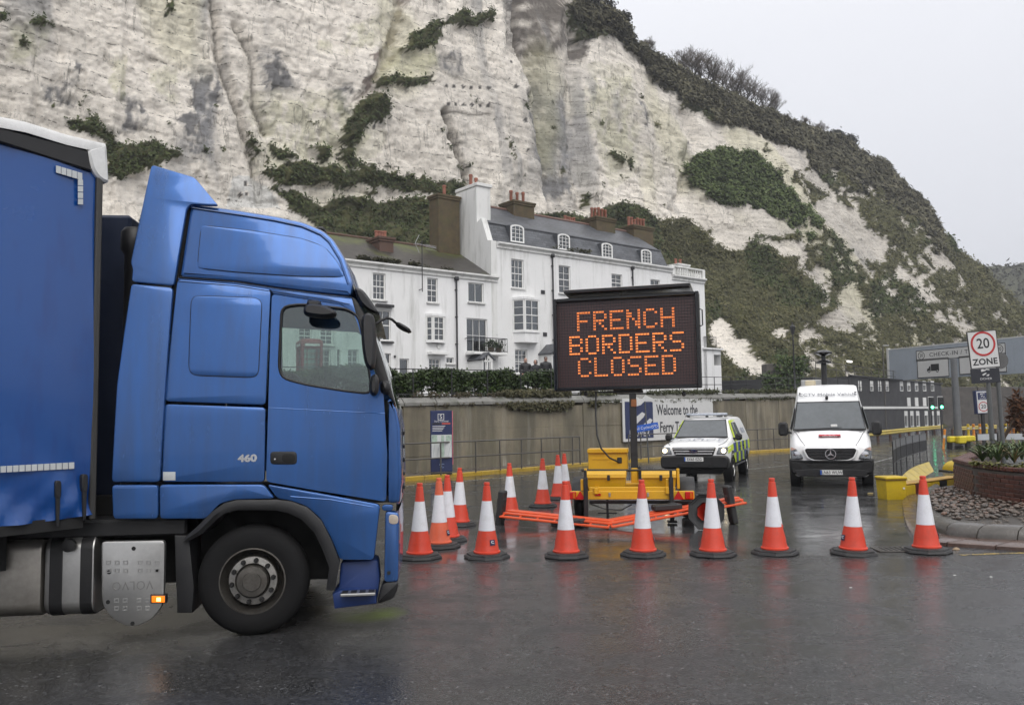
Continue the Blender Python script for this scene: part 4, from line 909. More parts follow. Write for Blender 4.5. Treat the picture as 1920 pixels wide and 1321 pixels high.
# aerial standing on the A2 front
ae = thing('tv_aerial', 'television aerial on a tall pole above the low white houses', 'aerial', H0+T*hu(786, 540)+Vector((0, 0, 0)), HFR)
zt_, zb_ = hz_(786, 452), hz_(786, 548); ALU = pm('aluminium_rod', (.45, .45, .45), .4, .8)
MB().tube([(0, -.35, zb_), (0, -.35, zt_)], .03, 6).build('pole', IRONP, ae)
b = MB(); b.bar((-.5, -.35, zt_-.25), (1.0, -.35, zt_-.35), .03)
for k in range(7): x = -.45+k*.22; b.bar((x, -.6, zt_-.27-.02*k), (x, -.1, zt_-.27-.02*k), .018)
for s in (-1, 1): b.bar((-.5, -.35, zt_-.25), (-.2, -.35, zt_-.25+s*.55), .025)
for k in range(3): b.bar((.25, -.35, zt_-.4+.13*k-.1), (1.05, -.35, zt_-.43+.13*k-.1), .018)
b.build('aerial_arm', ALU, ae)
b = MB(); b.bar((-.02, 0, zb_+.15), (-.02, -.36, zb_+.15), .04); b.bar((-.02, 0, zb_+1.6), (-.02, -.36, zb_+1.6), .04); b.build('bracket', IRONP, ae)
# potted plants on the balcony
PG = leafmat('pot_leaf', [(.015, .03, .01), (.04, .07, .02), (.06, .09, .03)])
for k, px in enumerate((911, 925)):
    u, z = hp(px, 657); p = H0+T*u-NN*.55; o = thing('potted_plant', ('left', 'right')[k]+' potted plant on the iron balcony of the low white house', 'plant', (p.x, p.y, R4(872, 636, 934, 662)[1]), HFR, 'balcony plants')
    MB().lathe([(.14, 0), (.2, .3), (.21, .3), (.21, .34), (.17, .34), (.16, .26)], 12).build('pot', BRK, o, 40)
    rng = np.random.default_rng(k); q = rng.normal(size=(60, 3))*np.array([.17, .15, .13])+np.array([0, 0, .52]); leaf_cloud('leaves', q, q-np.array([0, 0, .4]), .1, PG, o, .5, 3, 1.6, k)
# ================================================================== ARTICULATED LORRY
TH = R(7); tp0 = G(470, 1194); tdir = Vector((math.cos(TH), math.sin(TH), 0)); tfar = Vector((-math.sin(TH), math.cos(TH), 0))
lorry = thing('articulated_lorry', 'blue articulated lorry with high-roof cab turning in from the left', 'lorry', tp0, TH)
def tp(px, py, off=0.):
    p = VP(px, py, tp0+tfar*off, tdir); return (p-tp0).dot(tdir), p.z
def tps(pts, off=0.): return [tp(*p, off) for p in pts]
SM = Matrix(((1, 0, 0, 0), (0, 0, -1, 0), (0, 1, 0, 0), (0, 0, 0, 1)))       # (a,b,h) -> (a,-h,b): out of the near side
def cab_paint():
    m, N, b = new_mat('blue_cab_paint'); v = mapping(N); n1 = noise(N, v, 1.2, 4); st = noise(N, mapping(N, (5, 5, .5)), 1.4, 6, .65); sx = N.nodes.new('ShaderNodeSeparateXYZ'); N.links.new(v, sx.inputs[0])
    c = mixc(N, n1, (.029, .112, .345), (.034, .125, .375)); low = ramp(N, mth(N, 'ADD', sx.outputs['Z'], mth(N, 'MULTIPLY', noise(N, v, 2.2, 5), .9)), [(1.0, .75), (2.3, .12)])
    c = mixc(N, mth(N, 'MULTIPLY', low, ramp(N, st, [(.40, .0), (.72, .5)])), c, (.050, .062, .085)); N.links.new(c, b.inputs['Base Color']); b.inputs['Metallic'].default_value = .45
    N.links.new(ramp(N, mixc(N, .5, n1, st), [(.35, .16), (.65, .30)]), b.inputs['Roughness']); b.inputs['Coat Weight'].default_value = .5; b.inputs['Coat Roughness'].default_value = .03; bump(N, b, noise(N, v, 2.0, 2), .02, .03); return m
BLUE = cab_paint()
BLK = pm('black_plastic', (.010, .010, .011), .5, var=.25, scale=8, bmp=.1, dirt=.25, dirtcol=(.05, .048, .045)); BLKG = pm('black_gloss', (.012, .012, .013), .2)
DRK = pm('underside_black', (.010, .010, .010), .8); RUB = pm('tyre_rubber', (.0085, .0085, .009), .8, var=.4, scale=12, bmp=.2, spec=.25, dirt=.2, dirtcol=(.02, .018, .016)); STEEL = pm('dirty_steel', (.12, .112, .10), .45, .75, var=.4, scale=7, dirt=.75, dirtcol=(.04, .03, .022), ds=5)
ALUM = pm('brushed_aluminium', (.46, .455, .44), .34, .9, var=.12, scale=3, rvar=.08, dirt=.2, dirtcol=(.2, .19, .17)); SILV = pm('silver_badge', (.6, .6, .6), .25, .9)
GLC = glassmat('cab_glass', (.78, .86, .83), .03, .02); WHP = pm('white_tarpaulin', (.74, .74, .73), .5, var=.08, bmp=.15, dirt=.45, dirtcol=(.3, .3, .28)); REFL = pm('reflective_tape', (.50, .52, .52), .35, var=.12)
def smooth_poly(p, it=1, r=.035):
    """round every corner with a short arc"""
    q = []; n = len(p)
    for i in range(n):
        a = Vector(p[i-1]); b = Vector(p[i]); c = Vector(p[(i+1) % n]); k1 = min(r*it, (a-b).length*.42); k2 = min(r*it, (c-b).length*.42)
        s0 = b+(a-b).normalized()*k1; s1 = b+(c-b).normalized()*k2
        for t in (0, .33, .67, 1): q.append(tuple(s0*(1-t)**2+b*2*t*(1-t)+s1*t*t))
    return q
def plate(name, px, mat, out=.0, th=.03, bev=.010, parent=None, it=1, raw=False):
    p = px if raw else tps(px); p = smooth_poly(p, it) if it else p
    return MB().pillow(p, [(out-th, 0), (out-bev, 0), (out-bev*.3, bev*.3), (out, bev)], SM, (False, True)).build(name, mat, parent or lorry, 30)
def plate_hole(name, outer, inner, mat, h0, h1, parent=None):
    bm = bmesh.new()
    for h in (h1, h0):
        es = []
        for lp in (outer, inner):
            vs = [bm.verts.new(SM @ Vector((a, b, h))) for a, b in lp]; es += [bm.edges.new((vs[i], vs[(i+1) % len(vs)])) for i in range(len(vs))]
        bmesh.ops.triangle_fill(bm, use_beauty=True, edges=es)
    for lp in (outer, inner):
        n = len(lp)
        for i in range(n):
            a, b = lp[i], lp[(i+1) % n]; bm.faces.new([bm.verts.new(SM @ Vector((*q, h))) for q, h in ((a, h0), (b, h0), (b, h1), (a, h1))])
    bmesh.ops.remove_doubles(bm, verts=bm.verts, dist=.0005); bmesh.ops.recalc_face_normals(bm, faces=bm.faces)
    me = bpy.data.meshes.new(name); bm.to_mesh(me); bm.free(); me.materials.append(mat); me.polygons.foreach_set('use_smooth', [True]*len(me.polygons)); me.set_sharp_from_angle(angle=R(30)); return link(name, me, parent or lorry)
def groove(name, px, r=.007, out=.004, closed=False, parent=None, mat=None):
    q = smooth_poly(tps(px), 2) if closed else tps(px)
    pts = [SM @ Vector((*p, out)) for p in q]
    if closed: pts.append(pts[0])
    return MB().tube(pts, r, 6).build(name, mat or DRK, parent or lorry, 60)
W2 = 2.48
# --- side panels, near side
fair = plate('side_fairing', [(269.5, 294), (354, 320), (402, 377), (376, 376), (349, 374), (341, 384), (322.5, 534), (242, 526), (244, 501), (239, 490)], BLUE, .03, .05, .012, it=1)
plate('side_fairing', [(242, 529.5), (321, 537.5), (301, 903), (211, 903), (220, 720)], BLUE, .03, .05, .012)
plate('side_fairing', [(211, 908), (298, 908), (297, 972), (213, 972)], BLUE, .03, .05, .014)
ROOF = [(346, 369), (440, 383), (512, 395), (565, 407), (603, 424), (622, 441), (644, 477), (661, 526)]
hr = plate('high_roof', ROOF+[(658, 553), (600, 547), (508, 535), (440, 524), (329, 516), (344, 380)], BLUE, -.02, .05, .045, it=1)
plate('roof_panel', [(369, 414), (460, 424), (560, 440), (605, 456), (630, 485), (645, 515), (560, 514), (440, 506), (364, 498)], BLUE, -.010, .02, .006, parent=hr)
groove('panel_groove', [(369, 414), (460, 424), (560, 440), (605, 456), (630, 485), (645, 515), (560, 514), (440, 506), (364, 498)], .0045, -.016, True, hr)
plate('gutter_panel', [(329, 517.5), (440, 526), (508, 537), (600, 549), (658, 555), (668, 590), (640, 569), (509, 547.5), (505, 541), (440, 530), (327, 520)], BLUE, -.012, .04, .004, it=0)
groove('roof_seam', [(329, 516), (440, 525), (508, 536.5), (600, 548.5), (659, 555)], .005, .0)
groove('roof_seam', [(327, 524), (440, 533), (508, 544), (600, 558), (655, 568)], .003, .002)
su = plate('sleeper_panel', [(327, 520), (440, 530), (505, 540), (497.5, 759), (308, 752)], BLUE, .0, .05, .010)
plate('storage_hatch', [(362, 552), (478, 556), (489, 565), (484, 700), (474, 707), (362, 703), (353, 692), (355, 562)], BLUE, .010, .02, .008, su)
groove('panel_groove', [(362, 552), (478, 556), (489, 565), (484, 700), (474, 707), (362, 703), (353, 692), (355, 562)], .0045, .004, True, su)
plate('sleeper_panel', [(308, 757), (497.5, 763.5), (495.5, 903.5), (303, 903)], BLUE, .0, .05, .010)
plate('lower_skirt', [(300, 907.5), (495, 907.5), (516, 934), (440, 936), (412, 944), (387, 972), (300, 972)], BLUE, .025, .06, .014)
door_o = smooth_poly(tps([(507.5, 549), (640, 570), (664, 588), (690, 668), (719, 738), (726, 850), (724, 940), (600, 920), (499, 902), (503, 760)]), 1)
win_px = [(526, 573), (560, 568), (650, 577), (672, 592), (690, 680), (697, 738), (650, 733), (575, 721), (530, 709), (522, 690)]
door_i = smooth_poly(tps(win_px), 2)
door = plate_hole('door', door_o, door_i, BLUE, -.05, .004)
groove('door_seal', win_px, .012, .0, True, door, BLK)
MB().pillow(door_i, [(-.030, -.004), (-.022, -.004)], SM).build('window', GLC, door)
groove('door_crease', [(503, 764), (620, 770), (722, 775)], .006, .0, parent=door, mat=BLUE)
plate('door_handle', [(507, 846), (557, 846), (557, 870), (507, 870)], BLK, .012, .02, .006, door)
plate('handle_recess', [(529, 850), (554, 850), (554, 866), (529, 866)], DRK, .0135, .004, .002, door)
MB().lathe([(.008, 0), (.008, .016)], 10, SM @ Matrix.Translation((*tp(516, 860), 0))).build('lock', SILV, door)
text('badge', '460', SILV, lorry, SM @ Matrix.Translation((*tp(464, 859), .002)), .085, 1.25, .004, bold=.004)
# far side fairings close the gap behind the cab
for q_ in ([(269.5, 294), (354, 320), (398, 365), (341, 378), (322.5, 534), (242, 526)], [(242, 529.5), (321, 537.5), (301, 970), (211, 970)]): MB().pillow(tps(q_), [(-W2-.02, 0), (-W2+.02, 0)], SM).build('side_fairing', BLUE, lorry)
plate('data_plate', [(306, 884), (329, 884), (329, 900), (306, 900)], REFL, .006, .008, .001, it=0)
plate('quarter_panel', [(500, 907), (600, 924), (713, 945), (711, 962), (701, 1050), (637, 1050), (621, 1010), (601, 972), (576, 949), (546, 938), (520, 934)], BLUE, .018, .06, .014)
groove('quarter_crease', [(545, 930), (620, 936), (700, 950)], .006, .016, mat=BLUE)
plate('corner_panel', [(728, 742), (744, 766), (751, 800), (754, 900), (750, 943), (727, 943), (727, 850)], BLUE, -.004, .06, .03)
plate('corner_panel', [(716, 946), (738, 946), (736, 958), (716, 958)], BLUE, -.02, .05, .008)
bp = plate('bumper', [(722, 958), (746, 960), (749, 968), (747, 1090), (720, 1092)], BLUE, .0, .12, .02)
plate('side_lamp', [(729, 963), (747, 965), (747, 982), (729, 982)], pm('lamp_lens', (.5, .42, .34), .15, var=.2), .008, .02, .006, bp)
MB().lathe([(.016, 0), (.016, .012)], 12, SM @ Matrix.Translation((*tp(729, 1073), 0))).build('tow_hole', DRK, bp)
plate('bumper_corner', [(718, 1092), (747, 1089), (746, 1104), (738, 1122), (706, 1133), (712, 1110)], BLK, .0, .2, .02)
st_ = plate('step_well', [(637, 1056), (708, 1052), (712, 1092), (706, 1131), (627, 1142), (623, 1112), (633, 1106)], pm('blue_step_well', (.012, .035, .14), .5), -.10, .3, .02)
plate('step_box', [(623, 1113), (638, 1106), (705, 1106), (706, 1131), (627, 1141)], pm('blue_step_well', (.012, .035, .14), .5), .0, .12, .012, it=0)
a = tp(640, 1110); b_ = tp(705, 1107)
s_ = MB()
s_.box(((a[0]+b_[0])/2, -.06, (a[1]+b_[1])/2), (b_[0]-a[0], .17, .025), .006); s_.build('step_plate', ALUM, lorry)
for k in range(4): MB().box((a[0]+(b_[0]-a[0])*(k+.5)/4, -.06, (a[1]+b_[1])/2+.014), (.05, .11, .006)).build('step_grip', BLK, lorry)
# --- roof, windscreen, front, back (across the width)
def strip_across(name, px, mat, ins=.06, y0=.0, y1=W2, sm=35):
    p = tps(px); n = len(p); nr = []
    for i in range(n):
        a = Vector(p[max(i-1, 0)]); b = Vector(p[min(i+1, n-1)]); e = (b-a).normalized(); nr.append(Vector((e.y, -e.x)))
    rings = []
    for y, k in ((y0, ins), (y0+.05, ins*.35), (y0+.14, .0), ((y0+y1)/2, -.03), (y1-.14, 0), (y1-.05, ins*.35), (y1, ins)):
        rings.append([Vector((q[0]+m_.x*k, y, q[1]+m_.y*k)) for q, m_ in zip(p, nr)])
    return MB().loft(rings, closed=False).build(name, mat, lorry, sm)
strip_across('roof', ROOF, BLUE, .05)
strip_across('windscreen', [(661, 526), (690, 590), (720, 680), (745, 765)], GLC, .02, .05, W2-.05)
strip_across('front_panel', [(745, 765), (751, 800), (754, 900), (750, 945)], BLUE, .03)
strip_across('front_bumper', [(748, 958), (749, 1000), (747, 1090), (741, 1118)], BLUE, .03)
strip_across('rear_wall', [(303, 972), (303, 903), (329, 516), (346, 369)], DRK, .0, .02, W2-.02)
x_ = tp(303, 935)[0]; xf = tp(740, 935)[0]; zf = tp(600, 935)[1]
MB().box(((x_+xf)/2, W2/2, zf-.02), (xf-x_, W2-.1, .06)).build('cab_floor', DRK, lorry)
# spoiler: deflector wings taper over the roof at the back
sp = [(269.5, 294), (354, 320), (398, 366)]
strip_across('roof_spoiler', [(346, 366), (300, 325), (269.5, 294)], BLUE, .02, .02)
MB().pillow(tps([(300, 330), (345, 338), (385, 360), (348, 362), (310, 345)]), [(.020, 0), (.032, 0)], SM).build('spoiler_recess', pm('blue_shaded_recess', (.010, .030, .115), .6), fair) if False else None
plate('seam_backing', [(325, 376), (362, 374), (340, 560), (325, 903), (285, 903), (312, 560)], DRK, -.055, .02, .002, it=0)
# grille and lamps across the front
xg = tp(752, 850)[0]; zg0, zg1 = tp(750, 935)[1], tp(750, 800)[1]
gr_ = MB().box((xg-.02, W2/2, (zg0+zg1)/2), (.07, 1.5, zg1-zg0), .02).build('grille', BLK, lorry)
for k in range(5): MB().box((xg+.022, W2/2, zg0+(zg1-zg0)*(k+.5)/5), (.02, 1.44, .035), .008).build('grille_bar', BLKG, gr_)
xb = tp(748, 1030)[0]; zb2 = tp(748, 1000)[1]
for y in (.32, W2-.32): MB().box((xb-.02, y, zb2), (.06, .42, .20), .03).build('headlamp', pm('lorry_headlamp', (.22, .23, .24), .12, .3, var=.4, scale=14), lorry, 30)
MB().box((xb-.015, W2/2, tp(748, 1050)[1]), (.05, 1.2, .16), .02).build('bumper_intake', BLK, lorry); MB().box((xb+.012, W2/2, tp(748, 1050)[1]), (.012, .52, .11), .003).build('number_plate', REFL, lorry)
# A-pillar and far side
plate('pillar', [(657, 552), (668, 560), (700, 620), (722, 690), (744, 764), (730, 742), (719, 735), (691, 665), (665, 586)], BLK, -.012, .05, .008)
def far_plate(name, pts, inner, mat):
    q = [tp(*p) for p in pts]; i_ = [tp(*p) for p in inner]
    return plate_hole(name, q, i_, mat, -W2, -W2+.05)
far_plate('door', [(345, 372), (512, 397), (603, 426), (644, 480), (690, 600), (740, 765), (750, 940), (303, 905)], [(455, 560), (640, 572), (668, 592), (690, 670), (700, 738), (455, 712)], BLUE)
MB().pillow(tps([(455, 560), (640, 572), (668, 592), (690, 670), (700, 738), (455, 712)]), [(-W2+.02, 0), (-W2+.03, 0)], SM).build('window', GLC, lorry)
# --- interior
INT = pm('cab_interior', (.02, .02, .022), .7)
xd, zd = tp(690, 745); d_ = MB(); d_.prism([(xd-.42, zd-.55), (xd+.12, zd-.55), (xd+.16, zd-.02), (xd-.05, zd+.05), (xd-.34, zd-.02)], -W2+.12, -.12, SM); d_.build('dashboard', INT, lorry, 30)
xs, zs = tp(585, 742)
for y in (.45, 1.75):
    q = MB(); q.box((xs-.12, y+.1, zs-.28), (.5, .5, .2), .05); q.box((xs-.40, y+.1, zs+.02), (.16, .48, .55), .06); q.build('seat', INT, lorry, 40)
M_ = Matrix.Translation((xd-.48, 1.85, zd-.02)) @ Matrix.Rotation(R(-62), 4, 'Y'); rg = MB(); pts = [M_ @ Vector((.22*math.cos(a), .22*math.sin(a), 0)) for a in np.linspace(0, 2*math.pi, 25)]; rg.tube(pts, .018, 8)
for k in range(3): rg.bar(M_ @ Vector((0, 0, 0)), M_ @ Vector((.21*math.cos(k*2.1), .21*math.sin(k*2.1), 0)), .03)
rg.build('steering_wheel', BLK, lorry, 50)
# --- mirrors, visor, aerial
def lump(name, pts, mat, y0, y1, parent=None, it=2, ins=.03):
    p = smooth_poly(tps(pts), it); return MB().pillow(p, [(-y1, ins), (-y1+.03, ins*.3), (-(y0+y1)/2, 0), (-y0-.03, ins*.3), (-y0, ins)], SM).build(name, mat, parent or lorry, 60)
mr = lump('mirror', [(678, 600), (690, 590), (703, 594), (708, 640), (706, 690), (698, 698), (686, 688), (680, 650)], BLK, -.34, -.06)
lump('mirror', [(697, 706), (707, 701), (713, 715), (711, 738), (702, 745), (694, 738), (693, 720)], BLK, -.30, -.06)
lump('kerb_mirror', [(571, 586), (580, 572), (610, 575), (634, 587), (634, 598), (612, 602), (576, 597)], BLK, -.30, -.08)
lump('kerb_mirror_arm', [(577, 562), (600, 563), (606, 574), (598, 582), (575, 578)], BLK, -.2, .0)
lump('sun_visor', [(660, 540), (668, 534), (682, 540), (700, 565), (714, 588), (712, 592), (690, 584), (672, 568)], BLKG, -.04, W2+.02)
MB().tube([Vector((*tp(708, 607), 0)).xzy if False else SM @ Vector((*tp(x, y), h)) for x, y, h in ((706, 610, .12), (714, 604, .12), (726, 598, .1), (735, 600, .06), (742, 605, 0.))], .012, 8).build('mirror_arm', BLK, lorry, 60)
lump('front_mirror', [(741, 603), (748, 602), (766, 612), (773, 621), (768, 624), (754, 619), (742, 610)], BLK, -.06, .18)
lump('mirror_bracket', [(712, 712), (730, 714), (734, 730), (726, 742), (712, 735)], BLK, -.08, .05)
lump('roof_marker', [(586, 408), (600, 407), (605, 416), (596, 424), (585, 420)], BLK, .3, .6)
# --- air stack behind the cab
for px0, px1, y0 in ((214, 243, .35),):
    x0 = tp(px0, 700)[0]; x1 = tp(px1, 700)[0]; z1 = tp(225, 412)[1]; z0 = tp(225, 960)[1]
    b = MB(); b.lathe([(.085, z0), (.085, z1-.25), (.12, z1-.2), (.12, z1-.04), (.09, z1)], 16, Matrix.Translation(((x0+x1)/2-.02, y0, 0))); b.build('air_intake', BLK, lorry, 40)
zr_ = tp(205, 402, .8)[1]; xr0 = tp(150, 700, 1.2)[0]; MB().box(((xr0+tp(240, 700, .8)[0])/2, 1.55, (zr_+.9)/2), (tp(240, 700, .8)[0]-xr0, 1.5, zr_-.9), .03).build('rear_gap_filler', pm('navy_gap_filler', (.006, .014, .04), .6), lorry)  # dark box added so the gap between cab and trailer looks dark
# --- wheel arch, front wheel
arch_o = [(344, 1010), (372, 985), (400, 957), (422, 942), (446, 936), (519, 935.5), (548, 939), (577, 950), (603, 974), (622, 1012), (637, 1051), (628, 1104)]
arch_i = [(352, 1014), (380, 1000), (408, 972), (426, 960), (446, 955), (515, 955), (540, 960), (566, 972), (590, 996), (606, 1030), (618, 1062), (612, 1104)]
ar = tps(arch_o)+tps(arch_i)[::-1]
b = MB(); po, pi_ = tps(arch_o), tps(arch_i); n = len(po)
rings = [[Vector((*p, .035)) for p in pi_], [Vector((*p, .05)) for p in [(q[0]*.5+r_[0]*.5, q[1]*.5+r_[1]*.5) for q, r_ in zip(po, pi_)]], [Vector((*p, .03)) for p in po], [Vector((*p, -.05)) for p in po]]
rings = [[Vector((*p, -.45)) for p in pi_]]+rings
b.loft([[SM @ v for v in r_] for r_ in rings], closed=False); b.build('wheel_arch', BLK, lorry, 45)
MB().pillow(tps([(352, 1014), (408, 972), (446, 955), (515, 955), (566, 972), (606, 1030), (612, 1104), (352, 1104)]), [(-.60, 0), (-.48, 0)], SM).build('wheel_housing', DRK, lorry)
plate('mudguard', [(325, 1004), (352, 1004), (362, 1100), (358, 1150), (330, 1150)], BLK, -.03, .35, .01, it=0)
def wheel(parent, cx, cz, y, rad, mat_r, name='wheel', out=-1, wid=.30, hubpx=None):
    """y is the outer face of the tyre"""
    M_ = Matrix.Translation((cx, y, cz)) @ Matrix.Rotation(R(90) if out < 0 else R(-90), 4, 'X')      # local z points outwards
    r = rad; prof = [(.56*r, -.06), (.60*r, -.012), (.70*r, .0), (.86*r, -.006), (.95*r, -.03), (.995*r, -.065), (r, -.10), (r, -wid+.1), (.96*r, -wid+.03), (.85*r, -wid), (.56*r, -wid+.02)]
    t = MB().lathe(prof, 48, M_, cap=False).build(name, RUB, parent, 40)
    for g_ in range(3):
        MB().lathe([(r+.001, -.11-g_*.05), (r-.012, -.112-g_*.05), (r-.012, -.122-g_*.05), (r+.001, -.124-g_*.05)], 48, M_, cap=False).build('tread_groove', DRK, t) if False else None
    rp = [(.575*r, -.03), (.60*r, -.01), (.575*r, -.008), (.545*r, -.05), (.50*r, -.11), (.46*r, -.125), (.42*r, -.06), (.33*r, -.045), (.30*r, -.055), (.285*r, -.02), (.27*r, .015), (.17*r, .02), (.16*r, .03), (.0, .03)]
    rm = MB().lathe(rp, 40, M_, cap=False).build('rim', mat_r, t, 40)
    MB().lathe([(.44*r, -.058), (.43*r, -.040), (.32*r, -.030), (.31*r, -.045)], 40, M_, cap=False).build('hub_flange', pm('worn_hub_metal', (.30, .29, .27), .45, .6, var=.4, scale=9, dirt=.7, dirtcol=(.07, .06, .05), ds=9), t, 40)
    for k in range(10):
        a = k*2*math.pi/10+.15; q = MB(); q.lathe([(.044*r, -.05), (.044*r, -.005), (.03*r, .012), (0, .012)], 8, M_ @ Matrix.Translation((.375*r*math.cos(a), .375*r*math.sin(a), 0)), cap=False); q.build('wheel_nut', DRK, t, 40)
    for k in range(10):
        a = k*2*math.pi/10+.15+math.pi/10; q = MB(); q.box((0, 0, 0), (.055*r, .09*r, .004), 0, m=M_ @ Matrix.Translation((.475*r*math.cos(a), .475*r*math.sin(a), -.118)) @ Matrix.Rotation(a, 4, 'Z')); q.build('vent_hole', DRK, t)
    return t
cx, cz = tp(472, 1090); rw = cz+.005
wheel(lorry, cx, cz, .02, rw, STEEL); wheel(lorry, cx, cz, W2-.02, rw, STEEL, out=1)
# drive axle under the trailer (mostly hidden)
for y, o_ in ((.02, -1), (W2-.02, 1)): wheel(lorry, cx-3.7, cz, y, rw, STEEL, out=o_, wid=.6)
# --- chassis, tanks
for y in (.75, 1.6): MB().box((cx-2.0, y, .95), (5.8, .09, .27), .01).build('chassis_rail', DRK, lorry)
b = MB(); x0, x1 = tp(-60, 985)[0], tp(345, 985)[0]; z0, z1 = tp(150, 1012)[1], tp(150, 978)[1]; b.box(((x0+x1)/2, .30, (z0+z1)/2), (x1-x0, .40, z1-z0), .02); b.build('side_beam', BLK, lorry)
MB().box(((x0+x1)/2, .62, .80), (x1-x0, .2, .8)).build('dark_inner_frame', DRK, lorry)
def tank(name, px0, px1, py0, py1, mat, y=.04, dep=.62):
    x0 = tp(px0, 1090)[0]; x1 = tp(px1, 1090)[0]; z1 = tp((px0+px1)/2, py0)[1]; z0 = tp((px0+px1)/2, py1)[1]; r = .12; pr = []
    for (cy, cz_, a0) in ((y+r, z0+r, 180), (y+dep-r, z0+r, 270), (y+dep-r, z1-r, 0), (y+r, z1-r, 90)):
        for k in range(6): a = R(a0+k*18); pr.append((cy+r*math.cos(a), cz_+r*math.sin(a)))
    e = .025; rings = []
    for x, i in ((x0, e), (x0+e*.3, e*.3), (x0+e, 0), (x1-e, 0), (x1-e*.3, e*.3), (x1, e)):
        cy = y+dep/2; cc = (z0+z1)/2; rings.append([Vector((x, cy+(p[0]-cy)*(1-i/.3), cc+(p[1]-cc)*(1-i/.3))) for p in pr])
    o = MB().loft(rings).build(name, mat, lorry, 35); return o, pr
tank('fuel_tank', -140, 73, 1014, 1164, pm('worn_tank_steel', (.34, .32, .29), .38, .85, var=.25, scale=2, dirt=.4, dirtcol=(.12, .10, .08)))
tk, pr = tank('urea_tank', 77, 172, 1006, 1158, ALUM, .05)
for px0, px1 in ((88, 112), (146, 168)):
    x0 = tp(px0, 1090)[0]; x1 = tp(px1, 1090)[0]; cy = sum(p[0] for p in pr)/len(pr); cc = sum(p[1] for p in pr)/len(pr)
    MB().loft([[Vector((x, cy+(p[0]-cy)*1.02, cc+(p[1]-cc)*1.02)) for p in pr] for x in (x0, x1)]).build('strap', BLK, tk, 35)
MB().lathe([(.055, 0), (.055, .05), (.03, .055)], 16, SM @ Matrix.Translation((*tp(129, 1022), -.03))).build('filler_cap', BLK, tk, 40)
pan = plate('step_panel', [(194, 1014), (307, 1012), (310, 1018), (308, 1120), (303, 1138), (285, 1160), (258, 1172), (238, 1172), (212, 1158), (195, 1136), (192, 1118), (191, 1020)], ALUM, .02, .05, .010, it=1)
for (px, py) in [(205+16*i, 1053+15*j) for i in range(3) for j in range(2)]+[(264+16*i, 1053+15*j) for i in range(3) for j in range(2)]+[(220+16*i, 1124+15*j) for i in range(2) for j in range(2)]+[(262+16*i, 1124+15*j) for i in range(2) for j in range(2)]:
    MB().ring([(a*.019, b_*.017) for a, b_ in ((-1, -1), (1, -1), (1, 1), (-1, 1))], [(a*.012, b_*.010) for a, b_ in ((-1, -1), (1, -1), (1, 1), (-1, 1))], .019, .026, SM @ Matrix.Translation((*tp(px, py), 0))).build('grip_stud', ALUM, pan)
for px, py in ((252, 1027), (206, 1071), (296, 1068), (204, 1127), (250, 1167)): MB().lathe([(.018, .018), (.018, .0215), (.0, .0215)], 12, SM @ Matrix.Translation((*tp(px, py), 0)), cap=False).build('bolt', DRK, pan)
text('embossed_lettering', 'VOLVO', pm('embossed_aluminium', (.30, .295, .285), .45, .8), pan, SM @ Matrix.Translation((*tp(250, 1095), .021)) @ Matrix.Rotation(math.pi, 4, 'Z'), .105, .90, .003, sp=1.12)
am = plate('marker_lamp', [(285, 1112), (314, 1112), (314, 1128), (285, 1128)], BLK, .05, .06, .006, it=0)
plate('amber_lens', [(288, 1114), (312, 1114), (312, 1126), (288, 1126)], emat('amber_light', (1., .22, .01), 1.1, (.5, .12, .0)), .058, .01, .003, am, it=0)
plate('amber_bulb', [(297, 1117), (305, 1117), (305, 1124), (297, 1124)], emat('amber_bulb', (1., .5, .12), 6.), .0585, .002, .0005, am, it=0)
# the cab sides lean in towards the roof
def tumblehome(o, W=W2):
    me = o.data; bm = bmesh.new(); bm.from_mesh(me); z = .9
    while z < 4.2:
        bmesh.ops.bisect_plane(bm, geom=bm.verts[:]+bm.edges[:]+bm.faces[:], plane_co=(0, 0, z), plane_no=(0, 0, 1), dist=.0002); z += .2
    for v in bm.verts:
        d = max(0, v.co.z-1.55)**2*.036+max(0, 1.5-v.co.z)**2*.05; k = 1-2*min(1, max(0, v.co.y/W)); v.co.y += d*k
    bm.to_mesh(me); bm.free(); me.polygons.foreach_set('use_smooth', [True]*len(me.polygons)); me.set_sharp_from_angle(angle=R(32))
for o in list(lorry.children):
    if o.name.split('.')[0] in ('gutter_panel', 'seam_backing', 'side_fairing', 'high_roof', 'sleeper_panel', 'door', 'roof_seam', 'corner_panel', 'roof', 'windscreen', 'front_panel', 'rear_wall', 'roof_spoiler', 'pillar', 'quarter_panel', 'lower_skirt', 'quarter_crease', 'badge', 'data_plate', 'window', 'mirror', 'sun_visor', 'kerb_mirror', 'kerb_mirror_arm'):
        tumblehome(o)
        for c in o.children: tumblehome(c)
# --- semi-trailer, still articulated to the left
sdir = Vector((.591, .806, 0)).normalized(); sfar = Vector((-sdir.y, sdir.x, 0)); sp0 = VP(186, 700, tp0-tfar*.02, tdir); sp0.z = 0
MT = frame(lorry).inverted() @ Matrix(((sdir.x, sfar.x, 0, sp0.x), (sdir.y, sfar.y, 0, sp0.y), (0, 0, 1, 0), (0, 0, 0, 1)))
def sq(px, py, off=0.):
    p = VP(px, py, sp0+sfar*off, sdir); return (p-sp0).dot(sdir), p.z
def sqs(l): return [sq(*p) for p in l]
def splate(name, px, mat, out=0., th=.03, bev=.006, parent=None, it=0, raw=False):
    p = px if raw else sqs(px); p = smooth_poly(p, it) if it else p
    b = MB(); b.M = MT @ SM; b.pillow(p, [(out-th, 0), (out-bev, 0), (out, bev)], None, (True, True)); return b.build(name, mat, parent or lorry, 30)
ztop = sq(100, 244)[1]; zbot = sq(90, 971)[1]; LT = 13.4
